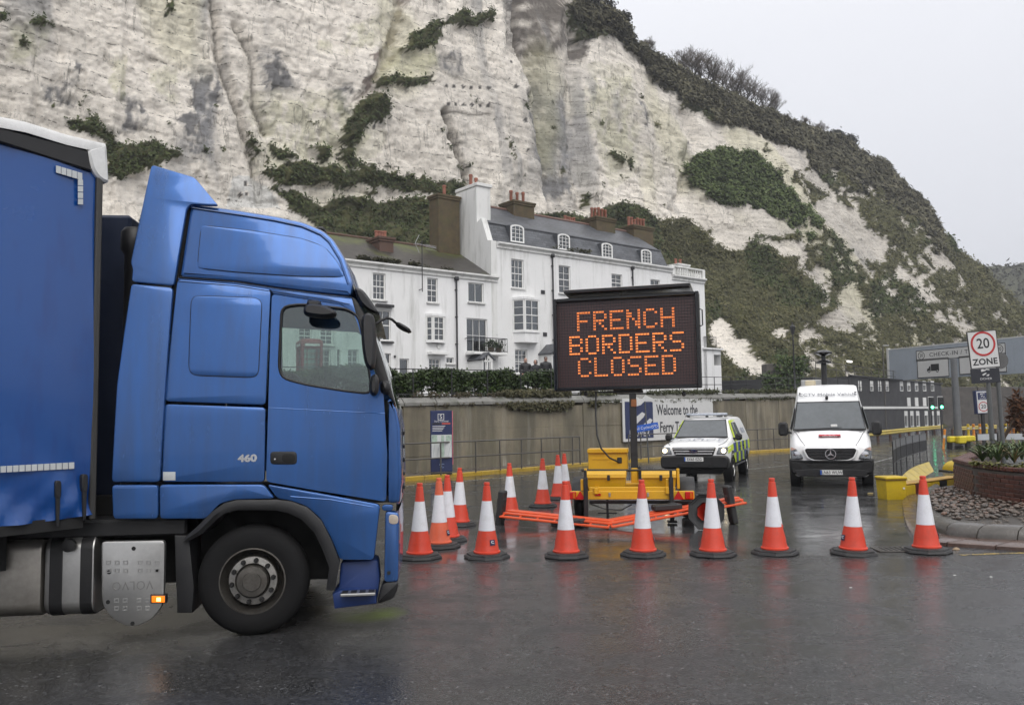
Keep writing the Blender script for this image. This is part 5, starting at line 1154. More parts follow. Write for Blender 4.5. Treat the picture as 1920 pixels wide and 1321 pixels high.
def curtain_mat():
    m, N, b = new_mat('blue_curtain'); v = mapping(N); n1 = noise(N, v, .9, 5); n2 = noise(N, mapping(N, (1, 1, .25)), 4, 4)
    c = mixc(N, n1, (.004, .052, .225), (.008, .074, .29)); c = mixc(N, ramp(N, n2, [(.5, 0.), (.7, .5)]), c, (.008, .035, .17)); N.links.new(c, b.inputs['Base Color']); N.links.new(ramp(N, n1, [(.3, .16), (.7, .28)]), b.inputs['Roughness']); b.inputs['Coat Weight'].default_value = .5
    bump(N, b, noise(N, v, 220, 2), .12, .003); return m
b = MB(); b.M = MT; nx_, nz_ = 150, 60; x0c = sq(180, 600)[0]; rows = []
for j in range(nz_+1):
    z = zbot+(ztop-.20-zbot)*j/nz_; r_ = []
    for i in range(nx_+1):
        x = x0c-LT*(i/nx_)**1.5; d = (z-zbot); w = .024*math.exp(-d/.22)*math.sin(x*9+d*12+1.7*math.sin(x*3))+.02*math.exp(-d/.16)*math.sin(x*23-d*25)+.016*math.sin(z*2.1+x*.9)+.010*math.sin(x*7.5+z*.6)+.006*math.sin(x*5.3)
        r_.append((x, -.005+w, z+.03*math.sin(x*2.6)*math.exp(-d/.1)))
    rows.append(r_)
b.loft(rows, closed=False); cur = b.build('side_curtain', curtain_mat(), lorry, 60)
bx = MB(); bx.M = MT; bx.box((-LT/2-.12, 1.30, (zbot+ztop)/2+.02), (LT, 2.45, ztop-zbot-.10)); bx.build('trailer_body', pm('dark_blue_headboard', (.006, .02, .08), .5), lorry)
GR = pm('grey_post', (.055, .053, .05), .45, .4)
bx = MB(); bx.M = MT; bx.box((-.035, .03, (zbot+ztop)/2-.1), (.055, .10, ztop-zbot-.1), .012); bx.build('front_post', GR, lorry, 30)
splate('gutter_rail', [(-400, 135), (0, 240), (165, 283), (170, 322), (0, 268), (-400, 165)], BLK, .02, .06, .012)
rf = MB(); rf.M = MT; prof = [(-.03, ztop-.10), (-.035, ztop-.04), (-.02, ztop-.01), (.12, ztop+.02), (1.28, ztop+.06), (2.44, ztop+.02), (2.58, ztop-.10)]
xs_ = [-.0-LT*k/40 for k in range(41)]; rf.loft([[Vector((x, y, z+.012*math.sin(x*7+y*2))) for y, z in prof] for x in xs_], closed=False); rf.build('roof_sheet', WHP, lorry, 40)
splate('roof_corner', [(160, 281), (197, 270), (199, 300), (202, 344), (192, 342), (180, 333), (170, 318)], WHP, .035, .16, .02, it=1)
for k in range(5): splate('reflective_square', [(103+10*k, 311+3*k), (112+10*k, 313.5+3*k), (112+10*k, 327+3*k), (103+10*k, 324.5+3*k)], REFL, .022, .006, .001, cur)
for k in range(4): splate('reflective_square', [(144, 337.5+12*k), (153.5, 338+12*k), (153.5, 348.5+12*k), (144, 348+12*k)], REFL, .022, .006, .001, cur)
for k in range(14):
    x = 126-11.6*k; y = 866.5+.62*k; splate('reflective_square', [(x, y), (x+10, y-.5), (x+10, y+11.5), (x, y+12)], REFL, .03, .008, .001, cur)
for px, py in ((105, 900), (155, 888)):
    s_ = splate('strap_buckle', [(px-6, py), (px+6, py), (px+5, py+34), (px-5, py+34)], BLK, .045, .05, .008, cur, 1)
    splate('strap', [(px-4, py+30), (px+4, py+30), (px+2, py+85), (px-3, py+85)], BLK, .04, .02, .004, cur)
for y in (.55, 1.9):
    c_ = MB(); c_.M = MT; c_.box((-LT/2-.2, y, zbot-.28), (LT-.6, .12, .34)); c_.build('trailer_beam', DRK, lorry)
c_ = MB(); c_.M = MT; c_.box((-LT/2-.1, 1.25, zbot-.06), (LT, 2.46, .10)); c_.build('trailer_floor', DRK, lorry)
for k in range(3):
    for y, o_ in ((.05, -1), (2.45, 1)):
        wv = wheel(lorry, 0, 0, 0, .5, STEEL, out=o_, wid=.38); Mw = MT @ Matrix.Translation((-8.6-1.3*k, y, .5)); wv.location = Mw.translation; wv.rotation_euler = Mw.to_euler()
# ================================================================== TRAFFIC CONES AND BARRIERS
ORG = pm('cone_red', (.66, .062, .030), .42, var=.10, scale=5, dirt=.45, dirtcol=(.22, .05, .035), ds=5); ORG2 = pm('cone_red_faded', (.70, .13, .06), .5, var=.12, scale=5, dirt=.3, dirtcol=(.35, .12, .08), ds=4)
SLV = pm('white_sleeve', (.74, .75, .79), .38, var=.05, scale=6, dirt=.5, dirtcol=(.40, .385, .36), ds=6); CBS = pm('cone_base_rubber', (.022, .022, .023), .6, var=.4, scale=14, bmp=.3); NAVY = pm('navy_print', (.012, .018, .06), .35)
def cone_protos():
    M8 = [(.305, 0), (.315, .012), (.30, .035), (.275, .040), (.27, .058), (.235, .064), (.19, .066), (.16, .066), (.16, 0)]
    base = MB().lathe(M8, 8, None, cap=False, ph=R(22.5)); base = base.mesh('base', CBS, 25)
    pr = [(.178, .064), (.182, .075), (.180, .088), (.163, .095), (.155, .12), (.148, .20), (.1125, .36), (.064, .755), (.045, .945), (.036, .95), (.035, .962), (.041, .968), (.039, .995), (.030, 1.0), (.018, 1.0)]
    body = MB().lathe(pr, 32, None, cap=False).lathe([(.170, .066), (.10, .36), (.05, .755), (.02, .99)], 32, None, cap=False)
    ms = {n: MB().lathe(pr, 32, None, cap=False).lathe([(.172, .066), (.105, .36), (.055, .755), (.016, .99)], 32, None, cap=False).mesh('body', m, 35) for n, m in (('a', ORG), ('b', ORG2))}
    sl = MB().lathe([(.1145, .362), (.0665, .753)], 32, None, cap=False).mesh('sleeve', SLV, 60)
    tear = MB().lathe([(.1145, .362), (.0665, .753)], 32, None, cap=False).mesh('sleeve', SLV, 60)
    return base, ms, sl
CB, CBO, CSL = cone_protos()
def cone(px, py, label, rz=0., kind='a', sticker=None, M=None, tear=False):
    p = G(px, py); o = thing('traffic_cone', label, 'traffic cone', p, rz, 'red and white traffic cones')
    o.rotation_euler = (random.gauss(0, .012), random.gauss(0, .012), rz)
    if M is not None: o.rotation_mode = 'XYZ'; o.location = M.translation; o.rotation_euler = M.to_euler()
    link('base', CB, o); link('body', CBO[kind], o); s = link('sleeve', CSL, o)
    if sticker is not None:
        a = sticker-rz; c = Vector((math.cos(a), math.sin(a), 0)); z = .215; r = .1485
        F_ = face(c*r+Vector((0, 0, z)), Vector((-c.y, c.x, 0)), c+Vector((0, 0, .24))); q = MB(); q.M = F_
        q.box((0, 0, 0), (.075, .075, .003), .001); st = q.build('sticker', NAVY, o)
        q = MB(); q.M = F_
        for x0, y0, x1, y1 in ((-.02, .012, .0, .02), (.0, .02, .018, .012), (-.018, -.002, .004, -.012), (.008, -.008, .022, -.014), (-.022, .012, -.012, -.002)): q.bar((x0, y0, .003), (x1, y1, .003), .007, .002)
        q.build('logo', SLV, st)
    if tear:
        q = MB(); F_ = face((0, -.113, .37), (1, 0, 0), (0, -1, .12)); q.M = F_ @ Matrix.Translation((.075, 0, -.03)) @ Matrix.Rotation(R(28), 4, 'Y'); q.prism([(-.03, -.02), (.02, -.02), (.018, .02), (.004, .018), (-.004, .04), (-.014, .012), (-.03, .01)], -.001, .004); q.build('torn_edge', ORG, o)
    return o
SF = R(-90)
cone(787, 1045, 'traffic cone nearest the front bumper of the blue lorry', .2)
cone(824, 1025, 'faded orange traffic cone second behind the lorry bumper', .5, 'b', R(-25))
cone(840, 1013, 'traffic cone third behind the lorry bumper, overlapped by the faded one', .1)
cone(862, 984, 'traffic cone in front of the foot of the blue map sign', .8)
cone(913, 1044, 'front row traffic cone with navy port sticker on its face beside the lying barrier foot', .35, 'a', R(-58))
cone(957, 967, 'traffic cone standing behind the left end of the lying orange barrier', .1)
cone(1018, 949, 'traffic cone alone on the road between map sign railing and display trailer', .6)
cone(1047, 935, 'traffic cone just left of the display trailer wheel', .3)
cone(1060, 929, 'farthest traffic cone, by the end of the pavement railing', .7)
cone(1062, 1043, 'front row traffic cone in front of the display trailer left wheel', .0)
cone(1206, 1040, 'front row traffic cone centred below the display board mast', .4, 'a', R(-12))
cone(1337, 1040, 'front row traffic cone standing before the toppled cone', .2)
cone(1453, 1037, 'front row traffic cone with torn red edge in its white sleeve', .15, 'a', None, None, True)
cone(1600, 1037, 'front row traffic cone in front of the white van', .5, 'a', R(192))
cone(1738, 1034, 'traffic cone at the right end of the row beside the round planter kerb', .0, 'a', R(-8))
pl = G(1325, 992); dcl = Vector((.34, .86, -.30)).normalized(); zc = .29
xa = dcl.cross(Vector((0, 0, 1))).normalized(); ya = dcl.cross(xa)
cone(1325, 992, 'toppled traffic cone showing its hollow octagonal base to the camera', M=Matrix(((xa.x, ya.x, dcl.x, pl.x), (xa.y, ya.y, dcl.y, pl.y), (xa.z, ya.z, dcl.z, zc), (0, 0, 0, 1))))
# lying orange pedestrian barriers with black rubber feet
OBR = pm('barrier_orange', (.68, .085, .022), .45, var=.12, scale=4, dirt=.3, dirtcol=(.3, .07, .03), ds=3)
def barrier(label, p0, p1, lift, wid, side, feet):
    """lies flat: p0-p1 the near long edge, reaching back by wid; feet = list of (position 0..1, back, up, lean)"""
    d = (p1-p0); L = d.length; d.normalize(); bk = Vector((-d.y, d.x, 0)); o = thing('lying_barrier', label, 'barrier', p0, math.atan2(d.y, d.x), 'orange plastic barriers on the ground')
    sl_ = (p1.z-p0.z)/L
    def bar(n, x0, y0, z0, x1, y1, z1, w, h): MB().bar((x0, y0, z0), (x1, y1, z1), w, h, .008).build(n, OBR, o)
    z0 = lift[0]; z1 = lift[1]
    for y, zz in ((0, 0), (wid*.34, .04), (wid*.66, .06), (wid, .05)):
        bar('rail', .0, y, z0+zz, L, y, z1+zz, .10 if y in (0, wid) else .12, .035)
    for k in range(7): x = .03+(L-.06)*k/6; bar('slat', x, .05, z0+(z1-z0)*k/6+.015, x, wid-.05, z0+(z1-z0)*k/6+.06, .035, .02)
    for (f, y, up, lean, sc_) in feet:
        x = L*f; M_ = Matrix.Translation((x, y, z0+(z1-z0)*f+up)) @ Matrix.Rotation(lean, 4, 'Y'); q = MB(); q.M = M_; q.box((0, 0, 0), (.10, .22, .62*sc_), .02); q.box((0, -.01, .1), (.13, .14, .14), .01); q.build('rubber_foot', CBS, o)
barrier('orange plastic barrier lying flat left of the display trailer', G(938, 985), G(1142, 992), (.16, .03), .50, 1, [(-.02, .15, .12, .12, 1.0), (.62, .1, -.0, R(85), .9)])
pb = G(1146, 991); pe = G(1400, 982)
barrier('orange plastic barrier lying tilted under the display trailer beside the toppled cone', pb, pe, (.03, .36), .45, 1, [(.90, .1, .0, -.16, 1.05), (.45, .3, .12, R(88), .8)])
# ================================================================== TRAILER WITH THE MESSAGE BOARD
VA = R(-9); vp0 = G(1188, 968); vdir = Vector((math.cos(VA), math.sin(VA), 0)); vout = Vector((vdir.y, -vdir.x, 0))
vms = thing('message_board_trailer', 'yellow road trailer carrying the lit message board reading FRENCH BORDERS CLOSED', 'message board', vp0, VA)
YEL = pm('yellow_trailer_paint', (.66, .37, .018), .36, var=.08, scale=3, rvar=.08, dirt=.30, dirtcol=(.36, .19, .02), ds=3); BLM = pm('black_mast', (.016, .016, .017), .5, var=.3, scale=9)
def vq(px, py, out=0.):
    p = VP(px, py, vp0+vout*out, vdir); return (p-vp0).dot(vdir), p.z
def vbox(name, px0, py0, px1, py1, out, dep, mat, bev=.01, parent=None):
    a, d = vq(px0, (py0+py1)/2, out)[0], vq((px0+px1)/2, py0, out)[1]; b_, c = vq(px1, (py0+py1)/2, out)[0], vq((px0+px1)/2, py1, out)[1]
    return MB().box(((a+b_)/2, -out+dep/2, (c+d)/2), (b_-a, dep, d-c), bev).build(name, mat, parent or vms, 30)
vbox('rear_bar', 1068, 920, 1302, 936, .95, .06, YEL)
vbox('lower_beam', 1105, 938, 1302, 944, .80, .08, BLM)
for y in (-.9, .6): MB().box((0, y, .56), (1.5, .07, .12), .01).build('cross_member', YEL, vms)
for x in (-.62, .62): MB().box((x, .3, .56), (.08, 2.6, .12), .01).build('chassis_rail', YEL, vms)
MB().box((0, 2.1, .52), (.10, 1.6, .10), .01).build('drawbar', YEL, vms)
# boxes: tapered bodies with folded lids
def locker(px0, py0, px1, py1, out, dep, lidpy):
    a, c = vq(px0, py1, out); b_, d = vq(px1, py0, out); b_ = vq(px1, (py0+py1)/2, out)[0]; a = vq(px0, (py0+py1)/2, out)[0]; zl = vq((px0+px1)/2, lidpy, out)[1]; cx = (a+b_)/2; w = b_-a
    o = MB(); o.loft([[Vector((cx+s*w*.46, -out+.05, c)), Vector((cx+s*w*.49, -out, zl)), Vector((cx+s*w*.49, -out+dep, zl)), Vector((cx+s*w*.46, -out+dep, c))] for s in (-1, 1)]); o = o.build('locker', YEL, vms, 20)
    l = MB(); l.loft([[Vector((cx+s*w*.5, -out-.03, zl-.01)), Vector((cx+s*w*.5, -out-.02, zl+.05)), Vector((cx+s*w*.5, -out+.1, d)), Vector((cx+s*w*.5, -out+dep, d)), Vector((cx+s*w*.5, -out+dep+.01, zl-.01))] for s in (-1, 1)]); l.build('lid', YEL, o, 20)
    MB().box((cx+w*.06, -out-.03, zl-.01), (.05, .03, .10), .006).build('latch', BLM, o)
    return o
locker(1100, 883, 1174, 918, .80, .55, 894); locker(1203, 883, 1268, 919, .80, .55, 894)
cab_ = vbox('control_cabinet', 1103, 846, 1177, 884, -.05, .5, YEL, .012); vbox('cabinet_lid', 1101, 841, 1178, 849, -.0, .55, YEL, .012, cab_); vbox('cabinet_panel', 1110, 858, 1168, 861, -.04, .02, YEL, .003, cab_); vbox('cable_gland', 1157, 857, 1166, 868, -.03, .05, BLM, .01, cab_)
# tie bar over the lockers
a = vq(1090, 881, .62); b_ = vq(1275, 881, .62); MB().tube([(a[0], -.62, a[1]), (b_[0], -.62, b_[1])], .02, 8).build('tie_bar', BLM, vms, 50)
for px in (1098, 1271): q = vq(px, 884, .62); MB().box((q[0], -.62, q[1]-.12), (.05, .06, .36), .008).build('bar_end', YEL, vms)
# mast
vbox('mast', 1181.5, 737, 1194.5, 880, .06, .13, BLM, .012); vbox('mast_foot', 1183, 877, 1197, 912, .08, .17, YEL, .02); vbox('mast_collar', 1183, 748, 1193.5, 762, .075, .14, pm('rusty_collar', (.24, .09, .03), .6, var=.4), .005)
vbox('mast_base', 1160, 905, 1215, 922, .20, .5, YEL, .02); vbox('mast_clamp', 1197, 874, 1202, 898, .12, .1, BLM, .01)
# wheels, mudguards, legs, lights
for px in (1088, 1289):
    x, z = vq(px, 940, .2); r = .33
    M_ = Matrix.Translation((x, -.1, r)) @ Matrix.Rotation(R(90 if px < 1200 else -90), 4, 'Y'); w_ = MB().lathe([(.2, -.1), (.30, -.1), (r-.01, -.07), (r, -.04), (r, .04), (r-.01, .07), (.30, .1), (.2, .1)], 32, M_).build('wheel', RUB, vms, 40)
    MB().lathe([(.2, -.095), (.15, -.06), (.06, -.05), (.05, -.1), (0, -.1)], 24, M_, cap=False).build('rim', STEEL, w_, 40)
    pts = [(math.cos(a)*.42, math.sin(a)*.40) for a in np.linspace(R(5), R(175), 12)]; g_ = MB(); s0 = -.13; s1 = .13
    g_.loft([[Vector((x+s, -.1+p[0]*k, r+p[1]*k)) for p in pts] for s, k in ((s0, .9), (s0, 1.), (s0+.02, 1.03), (s1-.02, 1.03), (s1, 1.), (s1, .9))], closed=False); g_.build('mudguard', BLK, vms, 40)
    sgn = -1 if px < 1200 else 1
for px0, px1, py1 in ((1094, 1103, 976), (1254, 1264, 974)):
    a = vq((px0+px1)/2, 930, .98)[0]; l_ = MB(); l_.box((a, -.98, .40), (.075, .075, .78), .008); l_.box((a, -.98, .03), (.17, .17, .03), .006); l_ = l_.build('jack_leg', BLM, vms); MB().box((a, -.98, .84), (.05, .05, .16), .012).build('jack_handle', BLM, l_); MB().box((a-.06, -.93, .66), (.06, .08, .2), .01).build('clamp', YEL, l_)
x = vq(1139, 950, .6)[0]; l_ = MB(); l_.tube([(x, -.6, .0), (x, -.6, .62)], .022, 8); l_.tube([(x-.17, -.6, .13), (x+.17, -.6, .13)], .012, 6); l_.build('prop_stand', BLM, vms, 50)
RED = pm('red_reflector', (.45, .012, .01), .2, var=.1); 
for s, px in ((-1, 1088), (1, 1272)):
    q = vq(px, 928, .96); z = q[1]; MB().prism([(q[0]-.09, z-.07), (q[0]+.09, z-.07), (q[0], z+.08)], .962, .97, SM).build('red_triangle', RED, vms)
    q2 = vq(1073 if s < 0 else 1292, 928, .96); lo = MB().box((q2[0], -.965, z), (.14, .05, .13), .012).build('tail_lamp', RED, vms); MB().box((q2[0]+.035, -.992, z), (.04, .008, .10)).build('amber_lens', pm('amber_reflector', (.5, .13, .01), .2), lo)
for px in (1121, 1143, 1215): q = vq(px, 927, .965); MB().box((q[0], -.958, q[1]), (.10 if px == 1121 else .035, .02, .04 if px == 1121 else .07), .004).build('marker', RED if px == 1121 else ALUM, vms)
a = vq(1105, 943, .78); MB().tube([(a[0], -.78, a[1]), (a[0]+.25, -.80, a[1]-.09), (a[0]+.55, -.8, a[1]-.12), (a[0]+.75, -.78, a[1]-.02)], .01, 6).build('hanging_cable', BLM, vms, 50)
# --- the board
BA = R(-17); 
bfr = Matrix.Rotation(BA-VA, 4, 'Z'); bdir = Vector((math.cos(BA), math.sin(BA), 0))
def bq(px, py):
    p = VP(px, py, vp0, bdir); return (p-vp0).dot(bdir), p.z
u0 = bq(1041, 648)[0]; u1 = bq(1313.5, 636)[0]; zt_ = bq(1178, 554.5)[1]; zb_ = bq(1178, 730.5)[1]; cu = (u0+u1)/2; BW = u1-u0; BH = zt_-zb_
def bb(): m_ = MB(); m_.M = bfr @ Matrix.Translation((cu, 0, (zt_+zb_)/2)); return m_
hs = bb(); hs.box((0, .06, 0), (BW-.01, .22, BH-.01), .02); board = hs.build('display_board', BLM, vms, 30)
fr_ = bb()
for s in (-1, 1): fr_.box((s*(BW/2-.035), -.085, 0), (.07, .12, BH), .012)
for s in (-1, 1): fr_.box((0, -.085, s*(BH/2-.032)), (BW-.144, .118, .064), .012)
fr_.build('frame', BLKG, board, 30)
iw, ih = BW-.16, BH-.15
def board_mat():
    m, N, b = new_mat('unlit_led_face'); v = mapping(N); n = noise(N, v, 1.2, 4); N.links.new(mixc(N, n, (.075, .040, .039), (.105, .062, .060)), b.inputs['Base Color']); b.inputs['Roughness'].default_value = .35; return m
q = bb(); q.box((0, -.055, 0), (iw+.06, .01, ih+.05)); q.build('led_face', board_mat(), board)
pitch = iw/49.0; py_ = pitch*1.02; nr, nc = int(ih/py_), 48
q = bb()
for r_ in range(nr+1): q.box((0, -.066, -ih/2+(r_+.0)*py_+(ih-nr*py_)/2), (iw, .012, py_*.11))
q.build('louvre_row', BLM, board); q = bb()
for c_ in range(nc+1): q.box(((c_-nc/2)*pitch, -.064, 0), (pitch*.11, .010, ih))
q.build('louvre_column', BLM, board)
FONT = {'F': '11111 10000 10000 11110 10000 10000 10000', 'R': '11110 10001 10001 11110 10100 10010 10001', 'E': '11111 10000 10000 11110 10000 10000 11111', 'N': '10001 11001 11001 10101 10011 10011 10001', 'C': '01110 10001 10000 10000 10000 10001 01110', 'H': '10001 10001 10001 11111 10001 10001 10001', 'B': '11110 10001 10001 11110 10001 10001 11110', 'O': '01110 10001 10001 10001 10001 10001 01110', 'D': '11110 10001 10001 10001 10001 10001 11110', 'S': '01111 10000 10000 01110 00001 00001 11110', 'L': '10000 10000 10000 10000 10000 10000 11111'}
LED = emat('amber_led', (1., .20, .032), 1.4, (.3, .08, .02)); LEDC = emat('amber_led_core', (1., .46, .13), 1.9, (.3, .08, .02))
zmid = [bq(1178, y)[1]-(zt_+zb_)/2 for y in (599, 644, 686)]
for row, word in enumerate(('FRENCH', 'BORDERS', 'CLOSED')):
    cols = len(word)*6-1; x0 = -cols/2+.0
    for k, ch in enumerate(word):
        q = bb(); q2 = bb()
        for r_, line in enumerate(FONT[ch].split()):
            for c_, bit in enumerate(line):
                if bit == '1':
                    x = (x0+k*6+c_+.5)*pitch; z = zmid[row]+(3-r_)*py_
                    for dx in (-.22, .22): q.box((x+dx*pitch, -.062, z), (pitch*.32, .008, py_*.64), .004); q2.box((x+dx*pitch, -.0665, z), (pitch*.14, .003, py_*.32))
        l_ = q.build('letter', LED, board); l_['kind'] = 'stuff'; q2.build('led_core', LEDC, l_)['kind'] = 'stuff'
# solar panel on top, cables, side catch
sp_ = MB(); sp_.M = bfr @ Matrix.Translation((cu, 0, zt_)); p_ = Matrix.Rotation(R(-6), 4, 'X'); sp_.box((.05, .25, .06), (BW*.86, .95, .05), .008, m=p_); sp_.build('solar_panel', BLKG, vms); sp_ = MB(); sp_.M = bfr @ Matrix.Translation((cu, 0, zt_)); sp_.box((.05, .25, .094), (BW*.865, .955, .014), .003, m=p_); sp_.build('solar_frame', ALUM, vms)
sp_ = MB(); sp_.M = bfr @ Matrix.Translation((u1, 0, zt_)); sp_.tube([(.0, -.02, -.32), (.05, -.04, -.34), (.05, -.04, -.62), (0, -.02, -.64)], .012, 6); sp_.build('side_handle', BLM, board, 50)
br_ = MB(); br_.M = bfr @ Matrix.Translation((0, 0, zb_)); br_.box((-.05, .05, -.03), (.55, .16, .06), .01); br_.box((-.38, .02, -.03), (.5, .03, .03)); br_.build('board_mount', BLM, vms)
p1 = bq(1118, 735); p2 = vq(1160, 866, -.02); MB().tube([bfr @ Vector((p1[0], -.03, p1[1]+.02)), bfr @ Vector((p1[0]-.01, -.05, p1[1]-.45)), Vector((vq(1120, 815)[0], -.1, vq(1120, 815)[1])), Vector((vq(1128, 840)[0], -.12, vq(1128, 840)[1])), Vector((vq(1143, 857)[0], -.10, vq(1143, 857)[1])), Vector((p2[0], .0, p2[1]))], .016, 8).build('power_cable', BLM, vms, 60)
for px, k in ((1098, .06), (1282, .07)): p1 = bq(px, 735); q = MB(); q.M = bfr; q.box((p1[0], 0, p1[1]-.03), (k, .08, .09), .02); q.build('catch', BLM, board, 40)
# ================================================================== POLICE PICK-UP AND WHITE VAN
WCAR = pm('white_car_paint', (.82, .82, .82), .32, var=.03, coat=.15, rvar=.05, dirt=.10, dirtcol=(.45, .44, .41), ds=.8); HIV = pm('hi_vis_yellow', (.62, .78, .02), .4, var=.06); BATB = pm('battenburg_blue', (.03, .06, .36), .4, var=.08)
WSG = pm('dark_windscreen', (.085, .095, .102), .08, var=.25, scale=.9, spec=.8, rvar=.03); CHR = pm('chrome', (.7, .7, .71), .15, 1.0, var=.05); PLW = pm('plate_white', (.72, .72, .70), .4, var=.05); EUB = pm('plate_blue', (.02, .09, .42), .4); INK = pm('black_ink', (.012, .012, .013), .5); GREYT = pm('grey_lettering', (.33, .35, .40), .5)
LENS = pm('headlamp_lens', (.17, .18, .19), .10, .3, var=.5, scale=14); HEADL = emat('headlamp_glow', (1., .80, .48), 7.)
def section(w_low, w_b, w_t, zb, zbelt, zt, crown=.03):
    h = [(0, zb), (w_low, zb), (w_b*.985, zb+.14), (w_b, (zb+zbelt)/2), (w_b*.985, zbelt), ((w_b*.985*.3+w_t*.7), zbelt+(zt-zbelt)*.70), (w_t, zt-.035), (w_t-.07, zt-.004), (w_t*.5, zt+crown*.75), (0, zt+crown)]
    return h
def car_body(name, stations, mat, parent, sm=38):
    rings = []
    for st in stations:
        x, h = st[0], section(*st[1:]); full = [(y, z) for y, z in h]+[(-y, z) for y, z in h[-2:0:-1]]
        rings.append([Vector((x, y, z)) for y, z in full])
    return MB().loft(rings).build(name, mat, parent, sm)
FM = Matrix(((0, 0, 1, 0), (1, 0, 0, 0), (0, 1, 0, 0), (0, 0, 0, 1)))          # (a,b,h): a = local y, b = z, h = forward
def fplate(name, pts, x, th, mat, parent, bev=.008, it=1, r=.03, slope=0., mirror=False):
    """plate on the nose; pts (y,z); slope tilts back with z"""
    res = []
    for s in ((1, -1) if mirror else (1,)):
        p = smooth_poly([(a*s, b) for a, b in pts], it, r) if it else [(a*s, b) for a, b in pts]
        m_ = MB(); m_.M = Matrix(((1, 0, -slope, x+slope*pts[0][1]), (0, 1, 0, 0), (0, 0, 1, 0), (0, 0, 0, 1))) @ FM
        m_.pillow(p, [(-th, 0), (-bev, 0), (0, bev)], None, (True, True)); res.append(m_.build(name, mat, parent, 30))
    return res[0]
def quadplate(name, c4, th, mat, parent):
    """four corners (counter clockwise seen from outside) thickened outwards"""
    c4 = [Vector(c) for c in c4]; n = (c4[1]-c4[0]).cross(c4[3]-c4[0]).normalized(); m_ = MB(); cc = sum(c4, Vector())/4
    m_.loft([[c for c in c4], [c+n*th*.6 for c in c4], [c+(cc-c)*.012+n*th for c in c4]]); return m_.build(name, mat, parent)
def simple_wheel(parent, x, y, r, wid, side, rim=None):
    M_ = Matrix.Translation((x, y, r)) @ Matrix.Rotation(R(-90*side), 4, 'X')
    t = MB().lathe([(.6*r, -.04), (.66*r, -.008), (.8*r, 0), (.94*r, -.02), (r, -.05), (r, -wid+.04), (.9*r, -wid)], 36, M_, cap=False).build('wheel', RUB, parent, 40)
    MB().lathe([(.64*r, -.02), (.60*r, -.015), (.55*r, -.06), (.2*r, -.04), (.17*r, -.01), (0, -.01)], 24, M_, cap=False).build('rim', rim or ALUM, t, 40)
    for k in range(6): a = k*math.pi/3; MB().box((0, 0, 0), (.20*r, .13*r, .01), .002, m=M_ @ Matrix.Translation((.42*r*math.cos(a), .42*r*math.sin(a), -.035)) @ Matrix.Rotation(a, 4, 'Z')).build('wheel_opening', DRK, t)
    return t
def number_plate(parent, x, z, s_, w=.52, h=.115):
    o = MB().box((x, 0, z), (.012, w, h), .003).build('number_plate', PLW, parent); MB().box((x+.0065, w/2*.93*-1, z), (.003, w*.07, h*.98)).build('plate_band', EUB, o)
    text('plate_lettering', s_, INK, o, face((x+.008, w*.035, z-.002), (0, 1, 0), (1, 0, 0)), h*.98, .80, .001, sp=1.02, bold=.0015); return o
def mirror(parent, x, y, z, w, h, s):
    o = MB().box((x, y+s*w*.55, z), (.16, w, h), .05).build('door_mirror', BLK, parent, 40); MB().bar((x-.02, y-s*.08, z-h*.3), (x, y+s*.1, z-h*.2), .06, .06).build('mirror_arm', BLK, o)
# ---- police pick-up
pf = G(1303, 903); pf = D(1303, 903, 23.6); pf.z = 0; hv = Vector((-.37, -.93, 0)).normalized(); pol = thing('police_pickup', 'white police pick-up with yellow and blue checks and lit headlamps', 'police car', pf, math.atan2(hv.y, hv.x))
ST_ = [(0., .66, .76, .70, .42, .80, .93, .02), (-.05, .74, .86, .80, .40, .86, 1.0, .02), (-.18, .80, .915, .84, .40, .92, 1.045, .03), (-.6, .80, .925, .82, .42, .96, 1.10, .04), (-1.1, .80, .925, .80, .44, 1.0, 1.15, .04), (-1.34, .80, .925, .78, .45, 1.04, 1.185, .03), (-1.75, .80, .925, .70, .45, 1.08, 1.44, .01), (-2.12, .80, .925, .655, .45, 1.09, 1.70, .02), (-2.6, .80, .925, .66, .45, 1.09, 1.765, .03), (-3.4, .80, .925, .66, .45, 1.09, 1.77, .03), (-4.6, .80, .925, .68, .45, 1.10, 1.79, .03), (-5.1, .80, .92, .66, .46, 1.10, 1.74, .02), (-5.3, .78, .90, .72, .48, 1.10, 1.2, .0)]
pb_ = car_body('body', ST_, WCAR, pol)
fplate('front_bumper', [(-.90, .40), (.90, .40), (.925, .52), (.92, .68), (.86, .755), (-.86, .755), (-.92, .68), (-.925, .52)], .07, .32, BLK, pol, .04, 1, .06)
fplate('lower_valance', [(-.70, .24), (.70, .24), (.84, .42), (-.84, .42)], -.14, .25, DRK, pol, .02)
fplate('air_intake', [(-.42, .44), (.42, .44), (.46, .54), (-.46, .54)], .074, .02, DRK, pol, .004)
fplate('grille', [(-.52, .76), (.52, .76), (.60, .98), (-.60, .98)], .045, .10, BLKG, pol, .02, 1, .04)
for z, w in ((.80, .50), (.875, .535), (.945, .565)): fplate('grille_bar', [(-w, z-.017), (w, z-.017), (w, z+.017), (-w, z+.017)], .058, .04, pm('silver_paint', (.55, .55, .56), .3, .2), pol, .006, 1, .01)
M_ = FM @ Matrix.Translation((0, .875, .066)); b = MB(); b.lathe([(.105, -.02), (.105, .0), (.09, .006), (0, .008)], 28, M_ @ Matrix.Diagonal((1, .48, 1, 1)), cap=False); ov = b.build('badge', pm('badge_navy', (.01, .02, .08), .2), pol, 40)
